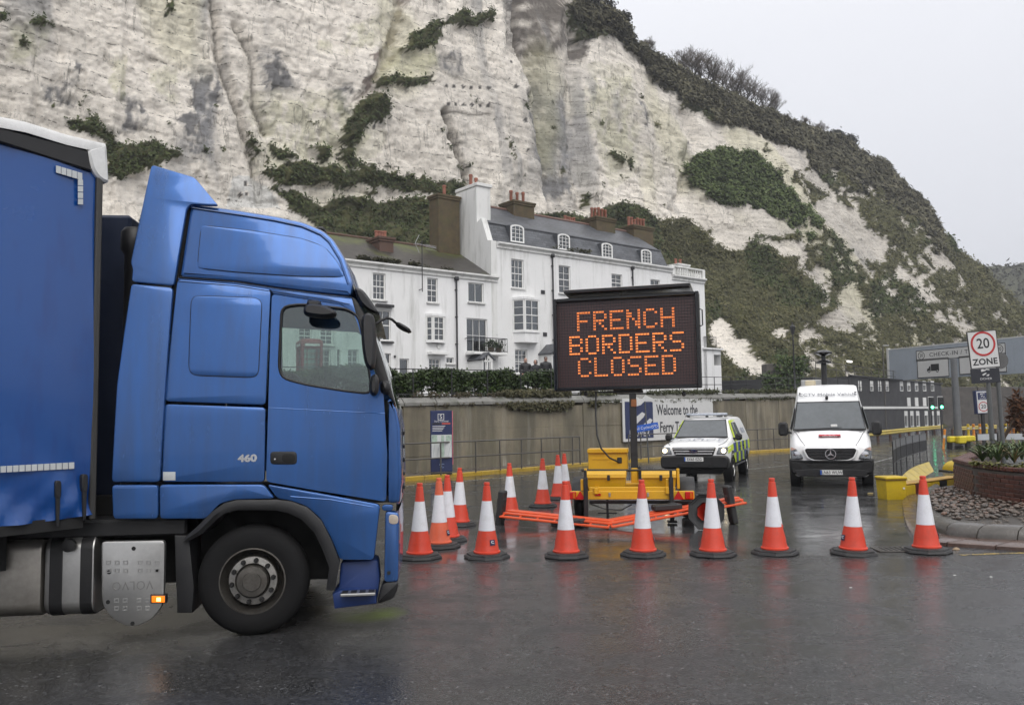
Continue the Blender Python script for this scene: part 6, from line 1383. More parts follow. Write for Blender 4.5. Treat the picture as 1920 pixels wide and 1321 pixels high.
MB().ring([(.118*math.cos(a), .056*math.sin(a)) for a in np.linspace(0, 6.283, 28, endpoint=False)], [(.104*math.cos(a), .048*math.sin(a)) for a in np.linspace(0, 6.283, 28, endpoint=False)], -.01, .008, M_).build('badge_rim', CHR, ov); text('badge_lettering', 'Ford', CHR, ov, face((.076, 0, .873), (0, 1, 0), (1, 0, 0)), .085, 1., .002)
for s in (1, -1):
    hl = fplate('headlamp', [(s*.60, .79), (s*.86, .80), (s*.90, .88), (s*.895, .985), (s*.66, .975)], .04, .16, LENS, pol, .02, 1, .03, slope=.25)
    M_ = FM @ Matrix.Translation((s*.80, .885, .045)); MB().lathe([(.062, -.03), (.058, .0), (.04, .018), (0, .024)], 20, M_, cap=False).build('lit_bulb', HEADL, hl, 50)
    fplate('wing_panel', [(s*.70, .96), (s*.905, .80), (s*.915, 1.0), (s*.88, 1.03)], -.10, .05, HIV, pol, .006, 0) if False else None
number_plate(pol, .08, .655, 'EX65 EZG')
# hood lettering lies on the bonnet
M_ = face((-.62, 0, 1.168), (0, 1, 0), (.10, 0, 1)); text('bonnet_lettering', 'POLICE', GREYT, pol, M_, .44, 1.0, .001, sp=1.08)
b = MB(); b.M = face((-.98, 0, 1.205), (0, 1, 0), (.10, 0, 1)); b.lathe([(.07, 0), (.07, .002)], 8); b.prism([(-.16, -.03), (.16, -.03), (.10, .03), (-.10, .03)], 0, .002); b.build('bonnet_crest', GREYT, pol)
quadplate('windscreen', [(-1.31, -.735, 1.225), (-1.31, .735, 1.225), (-2.02, .60, 1.685), (-2.02, -.60, 1.685)], .022, WSG, pol)
for s in (-1, 1): MB().bar((-1.29, s*.05, 1.215), (-1.38, s*.05+.55, 1.25), .02).build('wiper', BLM, pol)
quadplate('dash_vest', [(-1.42, -.12, 1.288), (-1.42, .12, 1.288), (-1.46, .12, 1.315), (-1.46, -.12, 1.315)], .006, HIV, pol)
for s in (1, -1):
    def sw(name, pts, mat, th=.012):
        c = [Vector((x, s*y, z)) for x, y, z in pts]; c = c if s > 0 else c[::-1]; return quadplate(name, c[::-1], th, mat, pol)
    # glazing and door frames follow the tumblehome
    def yy(z): return .912+(.655-.912)*((z-1.07)/(1.74-1.07))+.006
    sw('pillar_panel', [(-1.62, yy(1.10)+.01, 1.10), (-3.45, yy(1.10)+.004, 1.10), (-3.40, yy(1.70)-.0, 1.70), (-2.15, yy(1.70)-.0, 1.70)], HIV)
    sw('side_window', [(-1.86, yy(1.15)+.014, 1.15), (-2.55, yy(1.15)+.014, 1.15), (-2.55, yy(1.63)+.01, 1.63), (-2.30, yy(1.63)+.01, 1.63)], WSG); sw('side_window', [(-2.66, yy(1.15)+.014, 1.15), (-3.35, yy(1.15)+.014, 1.15), (-3.30, yy(1.63)+.01, 1.63), (-2.66, yy(1.63)+.01, 1.63)], WSG)
    sw('canopy_decal', [(-3.75, yy(1.3)+.03, 1.30), (-4.5, yy(1.3)+.03, 1.30), (-4.5, yy(1.45)+.03, 1.45), (-3.75, yy(1.45)+.03, 1.45)], GREYT, .004)
    # chequered side
    n = 8; xs_ = np.linspace(-1.15, -5.05, n+1)
    for r_, (z0, z1) in enumerate(((.50, .78), (.785, 1.06))):
        for k in range(n):
            if r_ == 0 and (k in (6,) or k == 7): continue
            xa, xb = xs_[k]-.003, xs_[k+1]+.003; mt = HIV if (k+r_) % 2 == 0 else BATB; y0, y1 = (.930, .934) if r_ == 0 else (.934, .920)
            sw('side_check', [(xa, y0, z0), (xb, y0, z0), (xb, y1, z1), (xa, y1, z1)], mt, .006)
    sw('wing_panel', [(-.14, .915, .80), (-1.14, .930, .90), (-1.14, .915, 1.04), (-.20, .895, .97)], HIV, .008)
    for x in (-.92, -4.12):
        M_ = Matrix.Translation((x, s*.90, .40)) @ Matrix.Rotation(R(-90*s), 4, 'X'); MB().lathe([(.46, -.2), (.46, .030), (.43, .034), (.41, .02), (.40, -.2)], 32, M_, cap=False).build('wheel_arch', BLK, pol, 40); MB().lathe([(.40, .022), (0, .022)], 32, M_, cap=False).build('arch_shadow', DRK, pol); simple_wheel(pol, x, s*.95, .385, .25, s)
    MB().box((-2.5, s*.86, .42), (2.3, .18, .06), .02).build('side_step', BLK, pol)
    mirror(pol, -1.62, s*.90, 1.22, .20, .20, s)
    for x in (-2.5, -3.3): MB().box((x, s*.945, .93), (.16, .03, .035), .01).build('door_handle', BLK, pol)
    MB().bar((-2.2, s*.60, 1.83), (-3.5, s*.60, 1.84), .035).build('roof_rail', ALUM, pol)
lb = MB().box((-2.45, 0, 1.88), (.26, 1.22, .075), .03).build('light_bar', pm('light_bar_lens', (.42, .45, .50), .15, var=.4, scale=9), pol, 40)
for s in (-.55, .0, .55): MB().box((-2.45, s, 1.825), (.06, .08, .06)).build('light_bar_foot', BLM, lb)
MB().tube([(-3.1, .2, 1.8), (-3.16, .2, 2.02)], .012, 6, rs=[.014, .005]).build('aerial', BLM, pol); MB().box((-3.4, .25, 1.83), (.2, .16, .08), .02).build('roof_pod', BLM, pol)
def screen_seal(parent, c4, r):
    c4 = [Vector(c) for c in c4]; MB().tube(c4+[c4[0], c4[1]], r, 6).build('screen_seal', INK, parent, 50)
def shut_line(parent, pts, r=.006): MB().tube([Vector(q) for q in pts], r, 5).build('shut_line', DRK, parent, 50)
screen_seal(pol, [(-1.295, -.745, 1.222), (-1.295, .745, 1.222), (-2.02, .61, 1.70), (-2.02, -.61, 1.70)], .020)
for s in (1, -1): shut_line(pol, [(-.05, s*.66, 1.035), (-.3, s*.76, 1.075), (-.8, s*.78, 1.13), (-1.28, s*.77, 1.19)])
for s in (1, -1):
    for x in (-1.62, -2.6, -3.45): shut_line(pol, [(x, s*.938, .52), (x, s*.942, .9), (x, s*.925, 1.07)])
# ---- white high roof van
vf = D(1560, 912, 21.4); vf.z = 0; hv2 = Vector((-vf.x, -vf.y, 0)).normalized(); van = thing('white_van', 'white high roof camera van parked facing the cones, mast on its roof', 'van', vf, math.atan2(hv2.y, hv2.x)+R(.6))
SV = [(0., .70, .84, .72, .30, .80, 1.02, .02), (-.06, .80, .93, .80, .28, .84, 1.08, .02), (-.25, .84, .97, .85, .28, .95, 1.17, .04), (-.62, .86, .985, .87, .30, 1.10, 1.33, .05), (-.74, .86, .985, .86, .30, 1.15, 1.40, .04), (-1.1, .86, .99, .80, .30, 1.25, 1.80, .03), (-1.42, .86, .99, .765, .30, 1.35, 2.12, .03), (-1.66, .86, .99, .745, .30, 1.45, 2.38, .02), (-1.95, .86, .99, .75, .30, 1.45, 2.55, .02), (-2.4, .86, .99, .76, .30, 1.45, 2.62, .02), (-4.5, .86, .99, .77, .32, 1.45, 2.64, .02), (-5.8, .86, .99, .77, .34, 1.45, 2.62, .02), (-5.9, .84, .97, .75, .36, 1.45, 2.55, .0)]
car_body('body', SV, WCAR, van)
fplate('front_bumper', [(-.93, .34), (.93, .34), (.985, .50), (.985, .74), (.74, .70), (.50, .655), (0, .635), (-.50, .655), (-.74, .70), (-.985, .74), (-.985, .50)], .10, .40, BLK, van, .05, 1, .06)
fplate('lower_intake', [(-.52, .50), (.52, .50), (.62, .60), (-.62, .60)], .104, .03, DRK, van, .006); fplate('bumper_lip', [(-.80, .31), (.80, .31), (.86, .44), (.5, .47), (-.5, .47), (-.86, .44)], .125, .04, BLK, van, .01)
for s in (1, -1): fplate('fog_recess', [(s*.66, .46), (s*.90, .50), (s*.92, .62), (s*.74, .60)], .104, .02, DRK, van, .004)
fplate('grille_surround', [(-.60, 1.00), (-.66, .94), (-.57, .74), (-.42, .665), (0, .64), (.42, .665), (.57, .74), (.66, .94), (.60, 1.00)], .075, .10, WCAR, van, .02, 1, .04)
fplate('grille', [(-.575, .985), (-.60, .93), (-.52, .76), (-.38, .70), (0, .685), (.38, .70), (.52, .76), (.60, .93), (.575, .985)], .085, .03, BLKG, van, .01, 1, .04)
for z, w in ((.77, .47), (.845, .52), (.92, .56)): fplate('grille_bar', [(-w, z-.022), (w, z-.022), (w, z+.010), (-w, z+.010)], .092, .02, BLK, van, .006, 1, .01)
M_ = FM @ Matrix.Translation((0, .845, .11)); ring_ = MB(); ring_.ring([(.128*math.cos(a), .128*math.sin(a)) for a in np.linspace(0, 6.283, 32, endpoint=False)], [(.112*math.cos(a), .112*math.sin(a)) for a in np.linspace(0, 6.283, 32, endpoint=False)], -.02, .012, M_)
for k in range(3): a = R(90+120*k); ring_.prism([(.022*math.cos(a+1.57), .022*math.sin(a+1.57)), (.022*math.cos(a-1.57), .022*math.sin(a-1.57)), (.114*math.cos(a), .114*math.sin(a))], -.005, .010, M_)
ring_.build('star_emblem', CHR, van)
for s in (1, -1):
    hl = fplate('headlamp', [(s*.64, .72), (s*.93, .70), (s*.955, .86), (s*.935, 1.02), (s*.80, .965), (s*.67, .80)], .055, .2, LENS, van, .03, 1, .04, slope=.22)
    for yy_, zz_, rr in ((.80, .83, .085), (.72, .76, .04)): MB().lathe([(rr, -.02), (rr*.95, .0), (rr*.5, .006), (0, .007)], 20, FM @ Matrix.Translation((s*yy_, zz_, .035)), cap=False).build('reflector', CHR, hl, 50)
    fplate('indicator', [(s*.81, .965), (s*.935, .925), (s*.935, 1.015)], .02, .03, pm('clear_orange', (.45, .28, .22), .2), hl, .004, 0, slope=.2)
    fplate('bonnet_vent', [(s*.30, 1.325), (s*.80, 1.335), (s*.76, 1.375), (s*.28, 1.365)], -.640, .05, DRK, van, .004, 1, .01, slope=.9)
    mirror(van, -.80, s*1.0, 1.46, .24, .36, s)
    for x in (-1.0, -4.7):
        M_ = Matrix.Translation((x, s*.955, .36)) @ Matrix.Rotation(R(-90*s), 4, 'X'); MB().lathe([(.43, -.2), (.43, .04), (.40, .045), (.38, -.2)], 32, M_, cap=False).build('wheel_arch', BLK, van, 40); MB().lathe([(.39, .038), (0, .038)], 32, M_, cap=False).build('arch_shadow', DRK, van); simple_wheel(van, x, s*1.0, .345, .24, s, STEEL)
    def sv(name, pts, mat, th=.012):
        c = [Vector((x, s*y, z)) for x, y, z in pts]; c = c if s > 0 else c[::-1]; return quadplate(name, c[::-1], th, mat, van)
    sv('side_window', [(-1.0, .985, 1.42), (-1.9, .985, 1.46), (-1.9, .86, 2.05), (-1.38, .862, 2.0)], WSG); sv('side_moulding', [(-1.6, .992, .62), (-4.2, .992, .62), (-4.2, .992, .74), (-1.6, .992, .74)], BLK, .02)
number_plate(van, .155, .395, 'LN63 WUW')
quadplate('windscreen', [(-.725, -.86, 1.435), (-.725, .86, 1.435), (-1.40, .765, 2.125), (-1.40, -.765, 2.125)], .028, WSG, van)
quadplate('windscreen_band', [(-1.29, -.32, 2.046), (-1.29, .32, 2.046), (-1.37, .38, 2.128), (-1.37, -.38, 2.128)], .006, INK, van) if False else None
MB().bar((-.69, -.65, 1.45), (-.73, .30, 1.48), .018).build('wiper', BLM, van)
for k, (y, z) in enumerate(((.60, 2.04), (.64, 1.96))): x = -.725-(z-1.435)*.978; MB().lathe([(.045, 0), (.045, .003)], 16, face((x+.034, y, z), (0, 1, 0), (.71, 0, .70))).build('screen_disc', PLW, van)
b = MB().box((-.762, .12, 1.53), (.03, .16, .07), .012).build('dash_papers', PLW, van)
def on_screen(x0, z): return x0
M_ = face((-.36, 0, 1.283), (0, 1, 0), (.41, 0, .92)); dk = MB(); dk.M = M_; dk.box((0, 0, .0), (.52, .16, .004)); dk = dk.build('bonnet_sign', pm('sign_red', (.50, .02, .035), .4), van); dk2 = MB(); dk2.M = M_; dk2.box((0, -.047, .003), (.52, .066, .003)); dk2.build('sign_strip', INK, dk); text('sign_lettering', 'SECURITAS', PLW, dk, M_ @ Matrix.Translation((0, -.047, .0052)), .062, 1.15, .0005)
b = MB(); b.M = M_
for k in (-1, 0, 1): b.lathe([(.035, .003), (.035, .0035)], 14, Matrix.Translation((k*.1, .035, 0)))
b.build('sign_dots', pm('sign_pink', (.6, .15, .17), .4), dk)
M_ = face((-1.62, 0, 2.385), (0, 1, 0), (.68, 0, .73)); text('roof_lettering', 'CCTV Mobile Vehicle', pm('dark_roof_lettering', (.13, .14, .16), .5), van, face((-1.560, 0, 2.352), (0, 1, 0), (.74, 0, .67)), .15, 1.1, .003)
MB().lathe([(.035, 0), (.042, .03), (.03, .09), (.0, .1)], 12, face((-1.47, -.02, 2.235), (0, 1, 0), (.70, 0, .71)), cap=False).build('rain_sensor', BLM, van, 40)
ms_ = MB(); ms_.tube([(-2.5, -.05, 2.62), (-2.5, -.05, 3.2)], .075, 12); ms_ = ms_.build('camera_mast', BLM, van, 40); MB().lathe([(.05, 3.2), (.19, 3.24), (.21, 3.28), (.12, 3.33), (.06, 3.34), (.06, 3.44), (.23, 3.50), (.25, 3.54), (.14, 3.60), (0, 3.62)], 20, Matrix.Translation((-2.5, -.05, 0)), cap=False).build('camera_head', BLKG, ms_, 40)
MB().box((-2.6, -.42, 2.70), (.2, .28, .16), .03).build('roof_beacon', pm('cream_beacon', (.55, .48, .34), .5), van)
MB().box((-5.2, -.42, 2.78), (.1, .6, .22), .02).build('roof_ladder', ALUM, van)
screen_seal(van, [(-.70, -.875, 1.43), (-.70, .875, 1.43), (-1.40, .775, 2.145), (-1.40, -.775, 2.145)], .024)
for s in (1, -1): shut_line(van, [(-.02, s*.60, 1.055), (-.25, s*.70, 1.19), (-.6, s*.80, 1.345), (-.70, s*.86, 1.395)])
for s in (1, -1): MB().box((-1.62, s*.70, 2.40), (.10, .05, .03), .01).build('marker_lamp', DRK, van)
# ================================================================== PLANTED ISLAND ON THE RIGHT
BRICK = None
def brick_mat():
    m, N, b = new_mat('wet_red_brick'); v = mapping(N); oi = nd(N, 'ShaderNodeObjectInfo'); n = noise(N, v, 9, 6, .7); c = ramp(N, oi.outputs['Random'], [(0., (.060, .022, .017)), (.5, (.095, .032, .022)), (1., (.135, .048, .032))])
    c = mixc(N, ramp(N, n, [(.4, 0.), (.75, .7)]), c, (.045, .020, .017)); N.links.new(c, b.inputs['Base Color']); N.links.new(ramp(N, n, [(.3, .28), (.7, .6)]), b.inputs['Roughness']); bump(N, b, n, .4, .006); return m
BRICK = brick_mat(); MORT = pm('dark_mortar', (.075, .065, .055), .8, var=.3); WETST = pm('wet_kerb_stone', (.085, .078, .070), .22, var=.35, scale=4, bmp=.25, rvar=.12); WETRD = pm('wet_red_paving', (.10, .066, .055), .20, var=.35, scale=3, bmp=.25, rvar=.10)
isl = thing('planter_island', 'raised red brick planter on a cobbled island with wet stone kerb', 'planter', G(1900, 980), 0.); IO = Vector(isl.location)
def catmull(P, n=8):
    P = [Vector(p) for p in P]; out = []
    for i in range(len(P)-1):
        a, b_, c, d = P[max(i-1, 0)], P[i], P[i+1], P[min(i+2, len(P)-1)]
        for k in range(n):
            t = k/n; out.append(.5*((2*b_)+(c-a)*t+(2*a-5*b_+4*c-d)*t*t+(3*b_-a-3*c+d)*t**3))
    return out+[P[-1]]
edge = [G(1740, 915), G(1697, 936), G(1694, 962), G(1703, 995), G(1728, 1016), G(1770, 1023), G(1815, 1026), G(1925, 1033), G(2060, 1036)]
far_back = [G(2260, 1000), G(2150, 930), G(1980, 893)]
EO = catmull(edge, 6); inner = [G(1762, 912, .22), G(1742, 928, .22), G(1744, 950, .22), G(1760, 968, .22), G(1800, 979, .22), G(1840, 983, .22), G(1925, 986, .22), G(2060, 986, .22)]
EI = catmull(inner, 6)
mid_ = []
def resamp(P, n):
    L = [0]
    for a, b_ in zip(P, P[1:]): L.append(L[-1]+(b_-a).length)
    out = []
    for k in range(n):
        s = L[-1]*k/(n-1); j = max(0, min(len(P)-2, int(np.searchsorted(L, s, side='right')-1))); t = (s-L[j])/max(1e-6, L[j+1]-L[j]); out.append(P[j]+(P[j+1]-P[j])*t)
    return out
NS = 20; EO = resamp(EO, NS*3+1); EI = resamp(EI, NS*3+1)
for s in range(NS):                                   # kerb stones: flat apron slab and rounded upstand, one pair per length
    for kind in (0, 1):
        rings = []
        for q in range(4):
            i = s*3+min(q, 3); o, n_ = EO[i], EI[i]
            if q == 0: o = o.lerp(EO[i+1], .05); n_ = n_.lerp(EI[i+1], .05)
            if q == 3: o = o.lerp(EO[i-1], .05); n_ = n_.lerp(EI[i-1], .05)
            f = lambda t, z: Vector((o.x+(n_.x-o.x)*t-IO.x, o.y+(n_.y-o.y)*t-IO.y, z))
            rings.append([f(0, -.02), f(0, .045), f(.02, .055), f(.55, .075), f(.55, -.02)] if kind == 0 else [f(.555, -.02), f(.555, .10), f(.60, .19), f(.68, .235), f(.78, .25), f(1.0, .245), f(1.0, -.02)])
        MB().loft(rings).build('kerb_stone' if kind else 'apron_slab', WETST if kind else WETRD, isl, 45)
bed = MB(); ctr = G(1960, 935, .2); rim = [Vector((p.x, p.y, .21)) for p in EI]+[Vector((p.x, p.y, .21)) for p in far_back]
for a, b_ in zip(rim, rim[1:]+rim[:1]): bed.add([a-IO, b_-IO, Vector((ctr.x, ctr.y, .21))-IO], [(0, 1, 2)])
for v_ in range(len(bed.v)): bed.v[v_] = (bed.v[v_][0], bed.v[v_][1], .21)
bed.build('gravel_bed', pm('dark_gravel', (.05, .043, .036), .6, var=.5, scale=20, bmp=.5), isl)
# brick wall: left face then long front, both as single bricks
cA = G(1795, 921, .2); cB = G(1836, 939, .2); cC = G(1925, 954, .2); cD = G(2080, 962, .2)
ztopw = 1.85-(871-770)/((939-770)/1.65)+.02
wl = catmull([cB, cC, cD], 10)
bm_ = MB().box((0, 0, 0), (.213, .10, .063), .006).mesh('brick', BRICK); bmh = MB().box((0, 0, 0), (.10, .10, .063), .006).mesh('brick', BRICK)
def brick_run(path, z0, courses, phase=0):
    L = [0]
    for a, b_ in zip(path, path[1:]): L.append(L[-1]+(Vector(b_)-Vector(a)).to_2d().length)
    for c in range(courses):
        s = .1125*(c % 2); 
        while s < L[-1]-.06:
            t = s+.1065; j = max(0, min(len(path)-2, int(np.searchsorted(L, t, side='right')-1))); a, b_ = Vector(path[j]), Vector(path[j+1]); d = (b_-a); d.z = 0; d.normalize(); p = a+d*(t-L[j])
            o = link('brick', bm_, isl); o.location = (p.x-IO.x, p.y-IO.y, z0+.0325+c*.0745+random.uniform(-.0015, .0015)); o.rotation_euler = (0, 0, math.atan2(d.y, d.x)+random.uniform(-.008, .008)); s += .224
NC = int((ztopw-.08-.16)/.0745)
brick_run(wl, .16, NC); brick_run([cB+(cA-cB).normalized()*.12, cA, cA+Vector((1.75, 2.6, 0))], .16, NC)
core = MB()
for P_ in (wl, [cB, cA, cA+Vector((1.75, 2.6, 0))]):
    for a, b_ in zip(P_, P_[1:]):
        a = Vector(a); b_ = Vector(b_); d = (b_-a).normalized(); n_ = Vector((-d.y, d.x, 0)); ci = Vector((cC.x, cC.y+1.2, 0)); n_ = n_ if n_.dot(ci-a) > 0 else -n_
        m_ = (a+b_)/2+n_*.09; core.box((m_.x-IO.x, m_.y-IO.y, (.1+ztopw-.09)/2), ((b_-a).length+.02, .255, ztopw-.19), 0, math.atan2(d.y, d.x))
core.build('mortar_core', MORT, isl)
cop = MB().box((0, 0, 0), (.104, .30, .075), .012).mesh('coping_brick', BRICK)
for P_, flip in ((wl, 1), ([cB+(cA-cB).normalized()*.05, cA, cA+Vector((1.75, 2.6, 0))], 1)):
    L = [0]
    for a, b_ in zip(P_, P_[1:]): L.append(L[-1]+(Vector(b_)-Vector(a)).to_2d().length)
    s = 0
    while s < L[-1]-.05:
        j = max(0, min(len(P_)-2, int(np.searchsorted(L, s+.05, side='right')-1))); a, b_ = Vector(P_[j]), Vector(P_[j+1]); d = (b_-a); d.z = 0; d.normalize(); n_ = Vector((-d.y, d.x, 0)); ci = Vector((cC.x, cC.y+1.2, 0)); n_ = n_ if n_.dot(ci-a) > 0 else -n_; p = a+d*(s+.05-L[j])+n_*.09
        o = link('coping_brick', cop, isl); o.location = (p.x-IO.x, p.y-IO.y, ztopw-.04); o.rotation_euler = (0, 0, math.atan2(d.y, d.x)); s += .112
sl_ = MB(); q = cB+Vector((0, -.07, 0)); sl_.box((q.x-IO.x, q.y-IO.y+.01, .16+(ztopw-.26)/2), (.06, .02, ztopw-.3), .004); sl_.build('corner_strip', pm('weathered_wood_strip', (.24, .19, .10), .6, var=.4, scale=6), isl)
soil = MB(); soil.prism([(p.x-IO.x, p.y-IO.y) for p in [cA+Vector((.1, .1, 0)), cB+Vector((.2, .15, 0)), Vector((cC.x, cC.y+.2, 0)), Vector((cD.x, cD.y+.2, 0)), Vector((cD.x, cD.y+3, 0)), Vector((cA.x+2.6, cA.y+3.0, 0))]], ztopw-.14, ztopw-.08); soil.build('soil', pm('wet_soil', (.035, .026, .018), .8, var=.4, scale=12, bmp=.6), isl)
# moss cushions along the inner edge of the wall
rng = np.random.default_rng(4); pts = np.array([list(Vector(wl[int(i)])+Vector((random.gauss(0, .03), .22+random.gauss(0, .05), ztopw+.01))-IO) for i in rng.integers(1, len(wl)-1, 500)]); ms = leaf_cloud('moss', pts*np.array([1, 1, 0])+np.array([0, 0, ztopw+.0]), np.tile(np.array([0, 0, 1.]), (500, 1)), .04, leafmat('wall_moss', [(.06, .07, .012), (.13, .13, .03), (.20, .18, .06)]), isl, .6, 3, 1.2, 6); ms['kind'] = 'stuff'
# cobbles
CBM = []
for k in range(5):
    rng_ = random.Random(k); b = MB(); ph = [rng_.uniform(0, 6) for _ in range(6)]; rings = []
    b.lathe([(.0, -.8), (.55, -.62), (.92, -.2), (.98, .15), (.7, .62), (.3, .80), (0, .83)], 9, Matrix.Diagonal((.062, .045+.01*rng_.random(), .036, 1)), cap=False)
    b.v = [(x*(1+.12*math.sin(ph[0]+y*50)), y*(1+.12*math.sin(ph[1]+x*40)), z*(1+.1*math.sin(ph[2]+x*45))) for x, y, z in b.v]; CBM.append(b)
def cob_mat():
    m, N, b = new_mat('wet_cobble'); oi = nd(N, 'ShaderNodeObjectInfo'); n = noise(N, mapping(N), 16, 5, .7); c = ramp(N, oi.outputs['Random'], [(0., (.055, .045, .038)), (.35, (.105, .078, .060)), (.65, (.14, .105, .085)), (.85, (.16, .085, .055)), (1., (.10, .095, .09))]); c = mixc(N, ramp(N, n, [(.4, 0.), (.7, .5)]), c, (.05, .042, .036)); N.links.new(c, b.inputs['Base Color']); N.links.new(ramp(N, n, [(.3, .18), (.7, .45)]), b.inputs['Roughness']); return m
COBM = cob_mat(); CBM = [b.mesh('cobble', COBM, 70) for b in CBM]
cnt = 0; tries = 0; placed = []
while cnt < 300 and tries < 20000:
    tries += 1; i = random.uniform(6, NS*3-14); t = random.random()**1.3; e = EI[int(i)].lerp(EI[int(i)+1], i % 1); 
    w = wl[min(len(wl)-1, int(max(0, (i-18)/(NS*3-30)*len(wl))))] if i > 18 else cA.lerp(cB, max(0, (i-6)/12)); w = Vector(w); p = e.lerp(w, .05+.92*t)
    if any((p.x-a)**2+(p.y-b)**2 < .072**2 for a, b in placed): continue
    px, py = proj((p.x, p.y, .24))
    if px > 1960 or px < 1740: continue
    placed.append((p.x, p.y)); o = link('cobble', CBM[cnt % 5], isl); s = random.uniform(.55, 1.0); o.scale = (s, s, s); o.location = (p.x-IO.x, p.y-IO.y, .235+random.uniform(-.008, .03)+.05*t); o.rotation_euler = (random.uniform(-.35, .35), random.uniform(-.35, .35), random.uniform(0, 6.28)); cnt += 1
gv = MB(); nG = 0
while nG < 900:
    i = random.uniform(4, NS*3-4); t = random.random(); e = EI[int(i)].lerp(EI[int(i)+1], i % 1); w = Vector(wl[min(len(wl)-1, int(max(0, (i-18)/(NS*3-30)*len(wl))))]) if i > 18 else cA.lerp(cB, max(0, (i-6)/12)); p = e.lerp(w, .03+.95*t); s = random.uniform(.014, .034); nG += 1
    gv.lathe([(0, -.3*s), (s, 0), (s*.8, .5*s), (0, .75*s)], 6, Matrix.Translation((p.x-IO.x, p.y-IO.y, .215+.04*t)) @ Matrix.Rotation(random.uniform(0, 3), 4, 'Z') @ Matrix.Diagonal((1.3, .9, 1, 1)), cap=False)
gv.build('gravel', pm('wet_pebble', (.085, .068, .054), .35, var=.6, scale=9), isl, 70)['kind'] = 'stuff'
# strap-leaved plants growing in the planter
def strap_plant(label, p, h, n, seed, mat, spread=1.0):
    o = thing('strap_leaf_plant', label, 'plant', p, 0., 'strap-leaved plants in the brick planter'); r_ = random.Random(seed)
    for k in range(n):
        b = MB(); a = r_.uniform(0, 6.283); L = h*r_.uniform(.7, 1.25); lean = r_.uniform(.25, 1.0)*spread; w = r_.uniform(.016, .028); seg = 6; pts = []
        for q in range(seg+1):
            t = q/seg; out = lean*L*(t*.55+.5*t*t); z = L*(t-.42*lean*t*t*t-.18*t*t); pts.append((out, z))
        vs = []
        for q, (x, z) in enumerate(pts):
            t = q/seg; ww = w*(1-.85*t**1.6)*(.7+.3*min(1, t*4)); c, s = math.cos(a), math.sin(a); vs += [(x*c-s*-ww, x*s+c*-ww, z+.008), (x*c, x*s, z), (x*c-s*ww, x*s+c*ww, z+.008)]
        fs = []
        for q in range(seg): fs += [(3*q, 3*q+1, 3*q+4, 3*q+3), (3*q+1, 3*q+2, 3*q+5, 3*q+4)]
        b.add(vs, fs); b.build('leaf', mat[k % len(mat)], o, 80)
STL = [pm('strap_leaf_green', (.075, .125, .028), .38, var=.3, scale=8), pm('strap_leaf_dark', (.035, .066, .018), .38, var=.3, scale=8), pm('strap_leaf_olive', (.115, .125, .035), .4, var=.3, scale=8), pm('strap_leaf_dead', (.20, .115, .045), .6, var=.3, scale=8)]
pl_px = [(1842, 866, 'clump of green strap leaves at the left end of the planter'), (1858, 863, 'second clump of strap leaves from the left planter corner'), (1872, 868, 'strap leaf clump with a few dead leaves near the sign posts'), (1888, 862, 'dense strap leaf clump right of the sign posts'), (1902, 868, 'strap leaf clump near the right edge of the photograph'), (1916, 862, 'strap leaf clump cut by the right edge of the photograph'), (1851, 857, 'low strap leaf clump behind the left planter clumps'), (1880, 855, 'low strap leaf clump between the sign posts'), (1905, 855, 'rear strap leaf clump at the right of the planter'), (1935, 866, 'strap leaf clump outside the right edge')]
for k, (px, py, lb) in enumerate(pl_px[:9]): p = G(px, py, ztopw-.1); strap_plant(lb, p, .52, 30, k, [STL[0], STL[1], STL[0], STL[2], STL[1]]+([STL[3]] if k in (2, 4) else []))
# reddish shrub behind
rb = thing('copper_shrub', 'tall copper brown shrub at the right edge behind the planter', 'shrub', G(1930, 868, .3)+Vector((.9, 3.0, -.3))); rng = np.random.default_rng(9); q = rng.normal(size=(300, 3))*np.array([.12, .12, .30])+np.array([0.62, 0, 1.75]); leaf_cloud('leaves', q, q*np.array([1, 1, .2]), .085, leafmat('copper_leaf', [(.05, .022, .012), (.12, .05, .02), (.20, .09, .04)]), rb, .7, 3, 2.4, 2)
b = MB(); 
for k in range(9): b.tube([(0, 0, 0), (random.uniform(-.12, .12), random.uniform(-.1, .1), .8), (random.uniform(.35, .85), random.uniform(-.2, .2), 2.0)], .02, 5, rs=[.03, .02, .006])
b.build('stems', pm('shrub_stem', (.06, .04, .025), .8), rb)
# ------------------------------------------------------------------ yellow things beside the island
YB = pm('yellow_plastic', (.60, .42, .02), .4, var=.1, scale=4, dirt=.45, dirtcol=(.26, .17, .03), ds=3)
gp = G(1673, 935); gb = thing('grit_bin', 'yellow plastic box with lid standing left of the island kerb', 'box', gp, R(4)); sw = 41/((935-772)/1.85)
b = MB(); b.loft([[Vector((x*k, y*k, z)) for x, y in ((-sw*.48, -.2), (sw*.48, -.2), (sw*.48, .24), (-sw*.48, .24))] for z, k in ((.0, .9), (.03, .93), (.42, 1.0))]); b.build('bin_body', YB, gb, 20); MB().box((0, .02, .455), (sw*1.04, .50, .06), .02).build('lid', YB, gb, 30); MB().box((0, .02, .42), (sw*1.03, .49, .016), .004).build('lid_rim', pm('rusty_rim', (.16, .09, .02), .7, var=.4), gb); MB().lathe([(.022, 0), (.022, .008)], 12, face((sw*.34, -.205, .24), (1, 0, 0), (0, -1, 0))).build('label_disc', PLW, gb)
lb_ = thing('low_striped_barrier', 'low yellow and dark red striped barrier between yellow box and planter', 'barrier', G(1697, 932), 0.); e0 = G(1697, 932)-G(1697, 932); e1 = G(1800, 916)-G(1697, 932); d = e1.normalized(); Ls = e1.length; an = math.atan2(d.y, d.x); DR = pm('dark_red_paint', (.10, .016, .012), .45, var=.3)
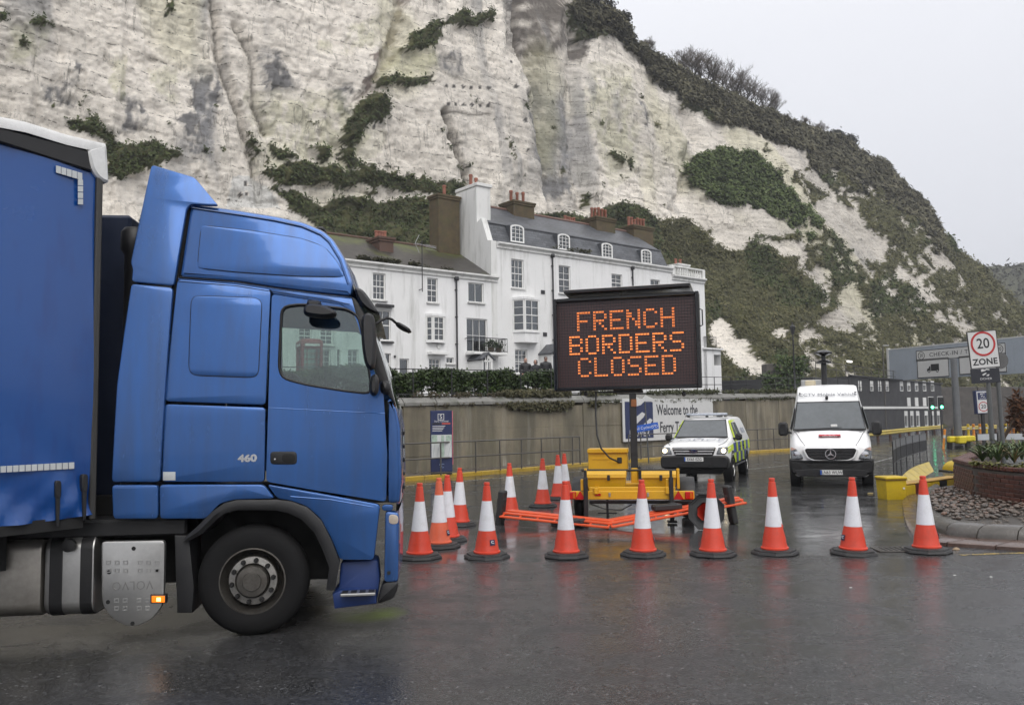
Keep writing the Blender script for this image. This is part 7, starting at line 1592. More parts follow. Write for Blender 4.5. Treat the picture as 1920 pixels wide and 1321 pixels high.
for k in range(7):
    c = d*Ls*(k+.5)/7; o = MB().box((0, 0, 0), (Ls/7-.006, .12, .25), .015).build('striped_block', YB if k % 3 != 1 else (DR if k != 4 else BLM), lb_); o.location = (c.x, c.y, .135); o.rotation_euler[2] = an
o = MB().box((0, 0, 0), (Ls, .34, .035), .012).build('top_rail', pm('rusty_yellow', (.42, .24, .03), .5, var=.5, scale=6, dirt=.5, dirtcol=(.12, .06, .02)), lb_); o.location = (d.x*Ls/2-d.y*.1, d.y*Ls/2+d.x*.1, .285); o.rotation_euler[2] = an
# curved yellow kerb wall
cw = thing('curved_yellow_barrier', 'curved yellow plastic road barrier below the black mesh panels', 'barrier', G(1690, 905), 0.); O_ = Vector(cw.location); base = catmull([G(1706, 908), G(1722, 899), G(1739, 890), G(1751, 883)], 4); topl = catmull([G(1684, 902), G(1694, 888), G(1712, 877), G(1739, 869)], 4)
n = len(base)
for k in range(6):
    i0 = k*(n-1)//6; i1 = (k+1)*(n-1)//6
    rings = []
    for i in (i0, i1):
        f = base[i]-O_; bk = topl[i]-O_; dirv = (bk-f)*.7; rings.append([f+Vector((0, 0, 0)), f+dirv*.18+Vector((0, 0, .05)), f+dirv*.5+Vector((0, 0, .08)), f+dirv*.8+Vector((0, 0, .12)), f+dirv*.9+Vector((0, 0, .14)), f+dirv*1.0+Vector((0, 0, .14)), f+dirv*1.02])
    r0, r1 = rings; e = .02; r0b = [a.lerp(b_, e) for a, b_ in zip(r0, r1)]; r1b = [b_.lerp(a, e) for a, b_ in zip(r0, r1)]; MB().loft([r0b, r1b]).build('barrier_section', pm('pale_yellow_plastic', (.46, .34, .05), .45, var=.25, scale=5, dirt=.5, dirtcol=(.25, .2, .08)), cw, 30)
# black mesh panels on the barrier
mp = thing('mesh_barrier', 'row of black mesh panels on a curve beside the white van', 'barrier', G(1677, 889), 0.); O_ = Vector(mp.location); MESH = pm('black_mesh', (.014, .014, .015), .7); GM = pm('grey_mesh', (.14, .145, .15), .6, var=.2)
pp = resamp(catmull([G(1676, 889), G(1683, 881), G(1694, 874), G(1708, 868), G(1722, 863), G(1738.5, 858)], 6), 7)
for k in range(6):
    a, b_ = pp[k]-O_, pp[k+1]-O_; d = (b_-a); Lp = d.length; an = math.atan2(d.y, d.x); hgt = .98
    f = MB(); f.M = Matrix.Translation(a) @ Matrix.Rotation(an, 4, 'Z')
    for x in (.02, Lp-.02): f.tube([(x, 0, .0), (x, 0, hgt)], .018, 6)
    for z in (hgt, .30, .72): f.tube([(.02, 0, z), (Lp-.02, 0, z)], .014, 6)
    o = f.build('panel_frame', IRON, mp, 50); q = MB(); q.M = f.M; q.box((Lp/2, .0, .50), (Lp-.05, .006, .42)); q.build('mesh_infill', MESH, o); q = MB(); q.M = f.M; q.box((Lp/2, .0, .85), (Lp-.05, .005, .24)); q.build('upper_infill', GM, o)
# yellow curved end piece lying by the planter
yc = thing('yellow_cable_cover', 'curved yellow and black cover standing behind the planter corner', 'barrier', G(1790, 884)); b = MB(); pr = [(-.18+.34*(1-math.cos(a)), .30*math.sin(a)+.02) for a in np.linspace(R(5), R(90), 8)]
b.loft([[Vector((x, y, z)) for x, z in pr]+[Vector((x+.04, y, z-.03)) for x, z in pr[::-1]] for y in (-.2, .4)]); b.build('cover', YB, yc, 40); MB().box((-.05, .1, .02), (.5, .62, .05), .015).build('base', BLK, yc)
# ------------------------------------------------------------------ guard rails, bollards, posts behind
YG = pm('yellow_guardrail', (.50, .38, .05), .4, var=.12, dirt=.5, dirtcol=(.2, .16, .08)); BRN = pm('rusty_post', (.07, .035, .025), .7, var=.4)
def guardrail(label, pts, h, n, mat=YG, pm_=BRN):
    o = thing('guard_rail', label, 'guard rail', pts[0], 0., 'yellow guard rails across the port entrance'); O_ = Vector(pts[0]); P_ = resamp([Vector(p)-O_ for p in pts], n*2+1)
    prof = [(0, -.16), (-.04, -.14), (-.07, -.08), (-.02, -.02), (-.02, .02), (-.07, .08), (-.04, .14), (0, .16)]
    rings = []
    for i, p in enumerate(P_):
        d = (P_[min(i+1, len(P_)-1)]-P_[max(i-1, 0)]); d.z = 0; d.normalize(); s = Vector((d.y, -d.x, 0)); rings.append([p+s*(-y+.03)+Vector((0, 0, h+z)) for y, z in prof])
    MB().loft(rings, closed=False).build('beam', mat, o, 40)
    for i in range(0, len(P_), 2): MB().box((P_[i].x, P_[i].y+.08, h/2-.05), (.14, .14, h+.1), .01).build('post', pm_, o)
guardrail('long yellow guard rail in front of the dark office building', [G(1618, 831), G(1660, 826.5), G(1715, 818.5), G(1767, 812)], .55, 8)
guardrail('short yellow guard rail behind the grey steel column', [G(1787, 816), G(1868, 811)], .50, 4)
cb = thing('column_guard', 'chunky yellow crash guard wrapped round the grey steel column', 'crash barrier', G(1798, 841)); sc_ = (841-769)/1.85
for px0, px1, py, dy, nm in ((1779, 1792, 822, 12, 'guard_arm'), (1791, 1806, 823, 14, 'guard_block'), (1805, 1830, 821, 11, 'guard_arm')):
    w = (px1-px0)/sc_; x = ((px0+px1)/2-1798)/sc_; z = (841-py)/sc_-.02; MB().box((x, -.15 if nm == 'guard_block' else .05, z), (w, .5 if nm == 'guard_block' else .3, dy/sc_), .05).build(nm, pm('bright_yellow_guard', (.62, .50, .02), .4, var=.1, dirt=.3, dirtcol=(.3, .22, .03)), cb, 30)
for x in (-.35, .55): MB().box((x, .2, .22), (.22, .22, .44), .03).build('guard_foot', BLK, cb)
col_ = thing('steel_column', 'thick grey steel column standing in the yellow crash guard', 'column', G(1798, 840)); zt = D(1788, 671, G(1798, 840).y+.0).z; MB().tube([(0, 0, 0), (-.02, 0, zt)], .17, 16, rs=[.19, .15]).build('shaft', pm('grey_column', (.13, .135, .14), .5, .2, var=.2, scale=3), col_, 50); MB().lathe([(.22, 0), (.22, .12), (.19, .16)], 16).build('shaft_base', BLK, col_, 40)
ob = pm('orange_bollard', (.62, .22, .02), .4, var=.12)
def bollard(label, px, py, h, r, mat, tilt=0.):
    o = thing('bollard', label, 'bollard', G(px, py), 0., 'orange and yellow bollards by the check-in lanes'); o.rotation_euler = (0, tilt, 0); MB().lathe([(r*1.3, 0), (r*1.3, .03), (r, .06), (r, h-.12), (r*1.12, h-.1), (r*1.12, h-.03), (r*.8, h)], 12).build('bollard_post', mat, o, 40); MB().lathe([(r*1.03, h*.55), (r*1.03, h*.7)], 12, cap=False).build('reflective_band', REFL, o)
bollard('orange bollard leaning at the left end of the column guard', 1769, 841, .98, .055, ob, R(7))
names = ['first', 'second', 'third', 'fourth', 'fifth', 'sixth', 'seventh', 'eighth', 'ninth', 'tenth']
for k, px in enumerate((1816, 1826, 1838, 1850, 1862, 1878, 1886, 1894, 1901, 1909)):
    bollard('%s bollard from the left in the distant row beyond the guard rails' % names[k], px, 815.5-k*.25, .85, .09, ob if k % 3 else YB)
wb = pm('white_plank', (.42, .44, .46), .45, var=.1)
for k, (a, b_, lb) in enumerate((((1832, 834), (1871, 833), 'white and grey plank barrier left of the sign posts'), ((1881, 833), (1960, 832), 'white and grey plank barrier right of the sign posts'))):
    A, B = G(*a), G(*b_); o = thing('plank_barrier', lb, 'barrier', A, math.atan2((B-A).y, (B-A).x), 'plank barriers'); L = (B-A).length; MB().box((L/2, 0, .42), (L-.1, .05, .34), .015).build('plank', wb, o); MB().box((L/2, 0, .62), (L, .07, .03), .008).build('top_bar', BLM, o)
    for x in (.0, L): MB().box((x, 0, .33), (.06, .07, .66), .01).build('post', BLM if k == 0 or x else ob, o)
# ================================================================== SIGNS AND DISTANT PORT BUILDINGS
SGW = pm('sign_white', (.60, .60, .59), .45, var=.05, dirt=.2, dirtcol=(.4, .4, .37)); SGR = pm('sign_ring_red', (.42, .018, .02), .4, var=.08); NVY = pm('sign_navy', (.016, .026, .085), .4, var=.1); GPOST = pm('grey_sign_post', (.11, .115, .115), .45, .3, var=.2)
def ringpoly(r, n=40): return [(r*math.cos(a), r*math.sin(a)) for a in np.linspace(0, 2*math.pi, n, endpoint=False)]
def roundel(parent, M, r, txt='20', th=.006, col=SGR):
    MB().prism(ringpoly(r), -.004, .002, M).build('roundel_face', SGW, parent); MB().ring(ringpoly(r), ringpoly(r*.84), .0, th, M).build('roundel_ring', col, parent); text('numerals', txt, INK, parent, M @ Matrix.Translation((0, -.01*r, .004)), r*1.15, .92, .002, bold=r*.012)
def frame4(pTL, pTR, pBL):
    """matrix of a flat board from three corners; returns M (origin at centre), width, height"""
    x = (pTR-pTL); w = x.length; x.normalize(); y = (pTL-pBL); h = y.length; z = x.cross(y.normalized()).normalized(); y = z.cross(x); c = pTL+(pTR-pTL)/2-(pTL-pBL)/2
    return Matrix(((x.x, y.x, z.x, c.x), (x.y, y.y, z.y, c.y), (x.z, y.z, z.z, c.z), (0, 0, 0, 1))), w, h
def logo(parent, M, s, mat, txt=None):
    """three cliff-and-wave marks"""
    b = MB(); b.M = M
    b.prism([(-.42*s, .30*s), (-.30*s, .42*s), (-.02*s, .34*s), (.12*s, .44*s), (.40*s, .36*s), (.38*s, .28*s), (.12*s, .33*s), (-.05*s, .22*s), (-.36*s, .16*s)], 0, .003); b.build('logo_mark', mat, parent)
    b = MB(); b.M = M; b.prism([(-.34*s, -.10*s), (-.02*s, .06*s), (.10*s, .02*s), (.02*s, -.06*s), (-.22*s, -.20*s)], 0, .003); b.build('logo_mark', mat, parent)
    b = MB(); b.M = M; b.prism([(.02*s, -.22*s), (.26*s, -.08*s), (.36*s, -.12*s), (.22*s, -.26*s)], 0, .003); b.build('logo_mark', mat, parent)
    if txt: text('logo_lettering', txt, mat, parent, M @ Matrix.Translation((0, -.50*s, 0)), .26*s, 1.3, .001)
# --- 20 zone sign on two posts behind the planter
Yz = 24.0; zs = thing('speed_zone_sign', 'tall 20 ZONE speed sign with navy port panel above the planter', 'road sign', (0, 0, 0))
M_, w, h = frame4(D(1815, 623, Yz), D(1868.5, 618.5, Yz), D(1820, 691, Yz)); zs.location = (M_.translation.x, Yz, 0); Mi = frame(zs).inverted() @ M_
b = MB(); b.M = Mi; b.prism(smooth_poly([(-w/2, -h/2), (w/2, -h/2), (w/2, h/2), (-w/2, h/2)], 1, .03), -.03, .0); b.build('sign_face', SGW, zs); b = MB(); b.M = Mi; e = .012; b.ring([(-w/2-e, -h/2-e), (w/2+e, -h/2-e), (w/2+e, h/2+e), (-w/2-e, h/2+e)], [(-w/2+.006, -h/2+.006), (w/2-.006, -h/2+.006), (w/2-.006, h/2-.006), (-w/2+.006, h/2-.006)], -.035, .004); b.build('sign_border', INK, zs)
roundel(zs, Mi @ Matrix.Translation((0, h*.155, .004)), w*.43); text('zone_lettering', 'ZONE', INK, zs, Mi @ Matrix.Translation((0, -h*.345, .003)), w*.30, 1.02, .002, sp=1.05, bold=.006)
M2, w2, h2 = frame4(D(1820.5, 692, Yz), D(1874, 689, Yz), D(1822.5, 719, Yz)); Mi2 = frame(zs).inverted() @ M2; b = MB(); b.M = Mi2; b.box((0, 0, -.02), (w2, h2, .04), .004); b.build('port_panel', pm('port_panel_black', (.014, .015, .022), .4), zs); logo(zs, Mi2 @ Matrix.Translation((.0, h2*.16, .003)), h2*.75, SGW, 'DOVER')
for px in (1854, 1872.5): p = D(px, 740, Yz+.06); MB().tube([(p.x-zs.location.x+ (.05 if px < 1860 else .05), .06, 0), (p.x-zs.location.x, .06, M2.translation.z+h2*.4)], .055, 12).build('post', GPOST, zs, 50)
MB().tube([((D(1866, 740, Yz).x-zs.location.x)+.02, .35, 0), (D(1866, 740, Yz).x-zs.location.x, .35, 3.0)], .05, 10).build('rear_post', GPOST, zs, 50)
b = MB(); p = D(1871, 676, Yz+.4); b.lathe([(.24, 0), (.24, .01)], 28, face((p.x-zs.location.x, .30, p.z), (1, 0, 0), (0, -1, 0))); b.build('rear_disc', pm('grey_sign_back', (.10, .10, .10), .5), zs)
# --- overhead gantry with check-in boards
gA = D(1668, 700, 88); gB = D(1940, 700, 74); gd = (gB-gA); gd.z = 0; gd.normalize(); gan = thing('gantry_sign', 'grey overhead gantry panel with CHECK-IN boards at the right', 'gantry', (gA.x, gA.y, 0), math.atan2(gd.y, gd.x)); Lg = 19.; GI = frame(gan).inverted()
def gq(px, py): p = VP(px, py, gA, gd); return (p-gA).dot(gd), p.z
zt, zb = gq(1700, 653)[1], gq(1700, 712)[1]; GP = pm('gantry_panel_grey', (.33, .37, .42), .5, var=.08, scale=.6)
n = 7
for k in range(n): MB().box((Lg*(k+.5)/n, .1, (zt+zb)/2), (Lg/n-.012, .2, zt-zb), .01).build('gantry_panel', GP, gan)
MB().box((Lg/2, .1, zt+.05), (Lg, .24, .1), .01).build('top_trim', SGW, gan); MB().box((Lg/2, .5, (zt+zb)/2), (Lg, .4, .4)).build('truss', GPOST, gan)
for k in range(13): MB().box((Lg*(k+.5)/13, .1, zt+.17), (.05, .05, .14)).build('trim_clip', GPOST, gan)
MB().box((-.12, .1, (zt+.2)/2+.4), (.26, .3, zt-.6), .02).build('support_pole', SGW, gan)
MB().box((.55, .35, zb/2), (.45, .45, zb), .03).build('support_leg', pm('pale_concrete_leg', (.22, .20, .175), .7, var=.2), gan)
MB().box((Lg-.6, .35, zb/2), (.45, .45, zb), .03).build('support_leg', MATS['pale_concrete_leg'], gan)
def gboard(px0, py0, px1, py1, name):
    a, d = gq(px0, py0); b_, c = gq(px1, py1); m_ = face(((a+b_)/2, -.03, (c+d)/2), (1, 0, 0), (0, -1, 0)); o = MB(); o.M = m_; o.box((0, 0, 0), (b_-a, d-c, .05), .008); o = o.build(name, SGW, gan); q = MB(); q.M = m_; w, h = (b_-a)/2, (d-c)/2; e = .07; q.ring([(-w, -h), (w, -h), (w, h), (-w, h)], [(-w+e, -h+e), (w-e, -h+e), (w-e, h-e), (-w+e, h-e)], .02, .032); q.build('board_border', INK, o); return o, m_, w, h
o, m_, w, h = gboard(1718, 657.5, 1887, 664, 'check_in_board'); text('board_lettering', 'CHECK-IN / TICKETS', INK, o, m_ @ Matrix.Translation((0, 0, .03)), h*1.05, 1.15, .004, sp=1.1)
for s in (-1, 1): roundel(o, m_ @ Matrix.Translation((s*(w-h*1.15), 0, .03)), h*.74, '20', .008, INK)
o, m_, w, h = gboard(1719.5, 674, 1781, 705.5, 'lorry_board'); b = MB(); b.M = m_; s = h*.9
b.prism([(-.25*s, -.35*s), (.85*s, -.35*s), (.85*s, .45*s), (-.25*s, .45*s)], .028, .034); b.prism([(-.78*s, -.35*s), (-.30*s, -.35*s), (-.30*s, .22*s), (-.45*s, .22*s), (-.58*s, -.02*s), (-.78*s, -.08*s)], .028, .034)
b.build('lorry_symbol', INK, o)
for x in (-.52, .60): q = MB(); q.M = m_ @ Matrix.Translation((x*s, -.38*s, 0)); q.ring(ringpoly(.17*s, 20), ringpoly(.09*s, 20), .03, .038); q.build('wheel_symbol', INK, o); q = MB(); q.M = m_ @ Matrix.Translation((x*s, -.38*s, 0)); q.prism(ringpoly(.09*s, 20), .03, .0385); q.build('wheel_symbol', SGW, o)
gboard(1798, 668, 1889, 697, 'second_board')
# pole with camera, roundel and blue plate on the leg of the gantry
tb = thing('lane_sign_cluster', 'small camera, 20 roundel and blue lane plates on the gantry leg', 'sign', (gA.x, gA.y, 0), math.atan2(gd.y, gd.x)); qx, qz = gq(1671, 752); roundel(tb, face((qx+.1, -.4, qz), (1, 0, 0), (0, -1, 0)), .30)
for (px0, py0, px1, py1, mt) in ((1665, 736, 1675, 746, SGW), (1667, 762, 1676, 777, NVY), (1664, 778, 1676, 786, SGW)):
    a, d = gq(px0, py0); b_, c = gq(px1, py1); MB().box(((a+b_)/2, -.42, (c+d)/2), (b_-a, .06, d-c), .01).build('plate', mt, tb)
a, d = gq(1670, 741); MB().box((a, -.46, d), (.25, .04, .2), .02).build('camera_lens', BLM, tb); a, d = gq(1671, 774); MB().box((a+.0, -.36, 1.9), (.08, .08, 3.8)).build('pole', GPOST, tb)
# --- totem with 20 roundel
tY = 50.; M_, w, h = frame4(D(1830, 733, tY), D(1853, 732, tY), D(1833, 775, tY)); to = thing('navy_totem_sign', 'navy and white totem sign with 20 roundel behind the sign posts', 'sign', (M_.translation.x, tY, 0)); Mi = frame(to).inverted() @ M_
b = MB(); b.M = Mi; b.box((0, 0, -.15), (w+.1, h+.06, .3), .02); b.build('totem_body', NVY, to); b = MB(); b.M = Mi; b.box((.0, 0, .005), (w*.94, h*.96, .02)); b.build('totem_face', SGW, to); b = MB(); b.M = Mi; b.box((0, h*.27, .018), (w*.8, h*.32, .01)); b.build('totem_panel', NVY, to); logo(to, Mi @ Matrix.Translation((0, h*.29, .024)), h*.26, SGW, 'DOVER'); roundel(to, Mi @ Matrix.Translation((.0, -h*.2, .02)), w*.40)
MB().box((0, .12, (M_.translation.z-h/2)/2), (.16, .16, M_.translation.z-h/2+.05)).build('post', BLM, to)
# --- traffic lights, both green
GRN = emat('green_signal', (.10, 1.0, .48), 9., (.0, .2, .1)); UNL = pm('unlit_lens', (.02, .022, .02), .2)
for k, (px, py, lb) in enumerate(((1746.5, 756, 'left traffic light showing green before the dark building'), (1764, 755.5, 'right traffic light showing green at the end of the dark building'))):
    Yl = 70.; p = D(px, py, Yl); o = thing('traffic_light', lb, 'traffic light', (p.x, Yl, 0), R(8), 'traffic lights'); z = p.z; w = .52; h = 1.12
    MB().box((0, .06, z), (w, .04, h), .02).build('backing_board', SGW, o); MB().box((0, -.02, z), (w*.86, .16, h*.92), .02).build('signal_head', BLM, o)
    for q, dz in enumerate((.31, .0, -.31)): l_ = MB().lathe([(.125, 0), (.12, .02), (0, .035)], 20, face((0, -.105, z+dz), (1, 0, 0), (0, -1, 0)), cap=False).build('lens', GRN if q == 2 else UNL, o, 60); MB().lathe([(.14, 0), (.14, .15), (.13, .15), (.13, 0)], 20, face((0, -.10, z+dz), (1, 0, 0), (0, -1, 0)), cap=False).build('hood', BLM, l_, 40) if False else None
    MB().tube([(0, .1, 0), (0, .1, z-h/2)], .055, 8).build('pole', BLM, o)
# --- dark clad office block
oA = D(1597, 800, 74); oB = D(1769, 800, 100); od = (oB-oA); od.z = 0; Lo = od.length; od.normalize(); off_ = thing('office_block', 'two storey dark clad port office with narrow white windows behind the van', 'office building', (oA.x, oA.y, 0), math.atan2(od.y, od.x))
def oq(px, py): p = VP(px, py, oA, od); return (p-oA).dot(od), p.z
zt = oq(1680, 713)[1]; DCL = pm('dark_cladding', (.034, .034, .036), .55, var=.2, scale=.8); zmid_ = oq(1690, 764)[1]
ops = []; meta = []
for px in (1612, 1634, 1649, 1663.5, 1690, 1703.5, 1718, 1733, 1748): a = oq(px-3, 720)[0]; b_ = oq(px+3, 720)[0]; ops.append((a, oq(px, 733)[1], b_, oq(px, 714)[1]))
lows = [(oq(px-3, 785)[0], max(.3, oq(px, 803)[1]), oq(px+3, 785)[0], oq(px, 770)[1]) for px in (1699, 1710, 1721, 1737, 1748, 1760)]
tall = [(oq(px-3, 750)[0], oq(px, 761)[1], oq(px+3, 750)[0], oq(px, 745)[1]) for px in (1703.5, 1718, 1733)]
b = MB(); wall_open(b, 0, Lo, 0, zt, zt, ops+lows, 0, .15); b.quad((0, 0, 0), (0, 9, 0), (0, 9, zt), (0, 0, zt)); b.quad((0, 0, zt), (Lo, 0, zt), (Lo, 9, zt), (0, 9, zt)); b.build('wall', DCL, off_)
for r_ in ops+lows:
    a, c, b_, d = r_; o = MB().ring([(a, c), (b_, c), (b_, d), (a, d)], [(a+.09, c+.09), (b_-.09, c+.09), (b_-.09, d-.5), (a+.09, d-.5)], -.12, .02, SM).build('window', WT, off_); MB().box(((a+b_)/2, .09, (c+d)/2), (b_-a, .02, d-c)).build('pane', GLS, o); MB().quad((a, .3, c), (b_, .3, c), (b_, .3, d), (a, .3, d)).build('blind', pm('window_blind', (.25, .26, .26), .8), o)
for a, c, b_, d in tall: MB().box(((a+b_)/2, -.02, (c+d)/2), (b_-a, .05, d-c)).build('white_panel', WT, off_)
MB().box((Lo/2, -.05, zmid_), (Lo, .14, .22), .01).build('white_band', WT, off_); MB().box((Lo/2, -.06, zt+.06), (Lo+.2, .3, .14), .01).build('roof_edge', IRON, off_)
a0, a1 = oq(1604, 790)[0], oq(1618, 790)[0]; b = MB()
for k in range(4): b.box((a0+(a1-a0)*k/3, -.06, zmid_/2), (.12, .08, zmid_-.1))
b.build('door_frame', WT, off_)
ln = MB(); ln.box((-4.5, 4, (zt-.3)/2), (9, 8, zt-.3), .02); ln.build('side_wing', DCL, off_)
# roof walkway rails
rr = thing('roof_walkway_rail', 'thin grey safety rails on the dark office roof', 'railing', (oA.x, oA.y, zt-.2), math.atan2(od.y, od.x))
for z in (.55, 1.1): MB().bar((-9, .6, z+.2), (Lo*.55, .6, z+.1), .05).build('rail', GALV, rr)
for k in range(12): x = -9+(Lo*.55+9)*k/11; MB().bar((x, .6, 0), (x, .6, 1.3), .05).build('post', GALV, rr)
lt = MB().box((oq(1601, 690)[0]+.5, .5, 1.6), (1.0, .2, .16), .03).build('lit_tube', emat('walkway_light', (1., .97, .9), 2.2), rr)
# --- lamp posts
vl = D(1491, 735, 60.); lp = thing('victorian_lamp_post', 'black Victorian street lamp on the terrace against the hillside', 'lamp post', (vl.x, vl.y, 3.2)); hz = D(1491, 612, 60.).z-3.2
MB().lathe([(.14, 0), (.14, .5), (.08, .6), (.06, 1.2), (.05, hz-1.0), (.07, hz-.95), (.04, hz-.9), (.04, hz-.55)], 10).build('post', IRON, lp, 40); MB().lathe([(.1, hz-.55), (.20, hz-.05), (.22, hz-.03), (.06, hz+.14), (.03, hz+.3)], 8).build('lantern', IRON, lp, 30); MB().bar((-.35, 0, hz-1.3), (.35, 0, hz-1.3), .04).build('ladder_bar', IRON, lp)
for px0, py0, px1, py1, Y_, lb in ((1655, 648, 1661, 800, 82., 'slender grey lamp column left of the gantry panel'),):
    a, b_ = D(px0, py0, Y_), D(px1, py1, Y_); o = thing('lamp_column', lb, 'lamp post', (b_.x, Y_, 0)); MB().tube([(0, 0, 0), (a.x-b_.x, 0, a.z)], .09, 8, rs=[.11, .06]).build('column', GALV, o, 50); MB().box((a.x-b_.x+.25, -.1, a.z), (.6, .2, .1), .03).build('lamp_head', ALUM, o)
# stone buttress walls under the hillside, left of the office
bt = thing('stone_buttress', 'grey stone buttress wall at the foot of the hill behind the van', 'wall', D(1470, 735, 64.)); bt.location.z = 0; STN = pm('grey_stone_wall', (.09, .082, .075), .8, var=.5, scale=1.4, bmp=.5)
for x, w, h in ((-.9, 1.1, 5.6), (.7, 1.2, 5.2)): MB().box((x, 0, h/2), (w, 1.2, h), .04).build('pier', STN, bt)
_r = np.random.default_rng(2); _q = np.stack([_r.uniform(-1.8, 1.6, 900), np.full(900, -.65), 1.5+4.6*_r.random(900)**.8], 1); leaf_cloud('ivy', _q[fbm(_q[:, 0]*.9, _q[:, 2]*.7, 3, 3) > .45], np.tile(np.array([0, -1., .3]), ((fbm(_q[:, 0]*.9, _q[:, 2]*.7, 3, 3) > .45).sum(), 1)), .16, HGR, bt, .6, 3, 1.4, 3)['kind'] = 'stuff'
# rough stone bank behind the traffic lights
bk = thing('stone_bank_wall', 'dark rough stone wall closing the port road at the far right', 'wall', D(1765, 800, 104.)); bk.location.z = 0
for k in range(6): MB().box((2+5*k, .3*random.random(), 2.4), (4.95, 1.0, 4.8-.15*k), .05).build('wall_bay', STN, bk)
# --- blue map totem on the pavement
mp_ = G(828, 889, .11); ms_ = thing('map_sign', 'narrow blue and white information totem with map by the railing', 'sign', mp_, WFR*.35); s_ = (889-786)/1.74; w, h = 41/s_, 118/s_
MB().box((0, .0, .03), (w*.96, .16, .06), .01).build('foot', BLM, ms_); MB().box((0, 0, .06+h/2), (w, .10, h-.05), .01).build('sign_body', NVY, ms_)
F0 = face((0, -.051, .06), (1, 0, 0), (0, -1, 0)); MAPG = pm('map_green', (.36, .46, .38), .5, var=.5, scale=3.5); MAPW = pm('map_white', (.56, .58, .57), .5, var=.12, scale=5)
def mpl(name, x0, z0, x1, z1, mat, d=.004): b = MB(); b.M = F0; b.box(((x0+x1)/2*w, (z0+z1)/2*h, d/2), ((x1-x0)*w, (z1-z0)*h, d)); return b.build(name, mat, ms_)
mpl('map_panel', -.47, .24, .47, .60, MAPW); mpl('map_land', -.46, .46, -.2, .595, MAPG, .006); mpl('map_land', -.02, .25, .12, .59, MAPG, .006); mpl('map_land', .2, .5, .45, .59, MAPG, .006)
for k in range(5): b = MB(); b.M = F0; b.bar((-.4*w+k*.17*w, .26*h, .006), (-.3*w+k*.17*w+.05*math.sin(k*2), (.48+.03*math.sin(k*3))*h, .006), .008, .003); b.build('map_road', GREYT, ms_)
mpl('red_arrow', .02, .765, .42, .79, pm('arrow_red', (.45, .08, .06), .5)); mpl('dark_arrow', -.42, .765, -.02, .79, INK)
for k in range(4): mpl('text_line', -.42, .735-.025*k, .18-.05*k, .743-.025*k, PLW)
b = MB(); b.M = F0 @ Matrix.Translation((-.02*w, .885*h, 0)); b.ring([(-.1, -.1), (.1, -.1), (.1, .1), (-.1, .1)], [(-.085, -.085), (.085, -.085), (.085, .085), (-.085, .085)], 0, .004); b.build('logo_frame', PLW, ms_); text('logo_letter', 'S', PLW, ms_, F0 @ Matrix.Translation((-.02*w, .885*h, .002)), .19, 1., .002); text('sign_lettering', 'Ferry Terminal', PLW, ms_, F0 @ Matrix.Translation((0, .815*h, .002)), .075, 1., .001)
logo(ms_, F0 @ Matrix.Translation((0, .10*h, .001)), .2, pm('pale_blue_print', (.25, .32, .5), .5))
MB().box((w/2+.012, -.01, .06+h*.55), (.022, .11, h*.86), .003).build('side_strip', pm('pink_red_strip', (.55, .16, .20), .5, var=.4, scale=5), ms_)
# --- welcome board on the wall
def wq(px, py): p = VP(px, py, WA+WN*.12, WD); return p
M_, w, h = frame4(wq(1165.5, 747), wq(1335, 748), wq(1170.5, 828)); wb_ = thing('welcome_board', 'white Welcome to the Ferry Terminal board on the retaining wall', 'sign', (M_.translation.x, M_.translation.y, 0), WFR); Mi = frame(wb_).inverted() @ M_
b = MB(); b.M = Mi; b.box((0, 0, -.02), (w, h, .05), .006); b.build('board', SGW, wb_); pw = w*.285; b = MB(); b.M = Mi; b.box((-w/2+pw/2+w*.02, 0, .008), (pw, h*.86, .01)); b.build('navy_panel', NVY, wb_); b = MB()
Ml = Mi @ Matrix.Translation((-w/2+pw/2+w*.02, .04*h, .013)); logo(wb_, Ml @ Matrix.Translation((pw*.12, h*.08, 0)), pw*1.0, SGW); text('panel_lettering', 'DOVER', SGW, wb_, Ml @ Matrix.Translation((0, -h*.36, 0)), .42, 1.05, .002)
DG = pm('dark_grey_lettering', (.03, .032, .04), .5); text('board_lettering', 'Welcome to the', DG, wb_, Mi @ Matrix.Translation((-w*.5+w*.345, h*.22, .008)), h*.36, .72, .003, 'LEFT', bold=.01); text('board_lettering', 'Ferry Terminal', DG, wb_, Mi @ Matrix.Translation((-w*.5+w*.375, -h*.2, .008)), h*.36, .72, .003, 'LEFT', bold=.01)
# --- cycle lane sign
cp = G(1214, 868, .11); cs = thing('cycle_sign', 'small tilted blue All Cycles sign on a post behind the mast', 'sign', cp, R(3)); s_ = (868-780)/1.74; MB().tube([(.05, 0, 0), (-.03, 0, (868-752)/s_)], .028, 8).build('post', GPOST, cs, 50)
Mc = face((-.03, -.04, (868-801)/s_), (math.cos(R(9)), 0, math.sin(R(9))), (0, -1, 0)); b = MB(); b.M = Mc; b.box((0, 0, 0), (48/s_, 12.5/s_, .02), .004); b.build('sign_plate', pm('cycle_blue', (.02, .11, .50), .4), cs); text('sign_lettering', 'All Cycles', PLW, cs, Mc @ Matrix.Translation((-.11, -.0, .012)), .15, .95, .001)
for dx in (.0, .15): b = MB(); b.M = Mc @ Matrix.Translation((.24+dx, -.015, .011)); b.ring(ringpoly(.05, 16), ringpoly(.037, 16), 0, .002); b.build('cycle_symbol', PLW, cs)
b = MB(); b.M = Mc @ Matrix.Translation((.315, .015, .011)); b.bar((-.07, -.03, 0), (-.03, .03, 0), .01, .002); b.bar((-.03, .03, 0), (.05, .03, 0), .01, .002); b.bar((0, -.03, 0), (.05, .03, 0), .01, .002); b.build('cycle_symbol', PLW, cs)
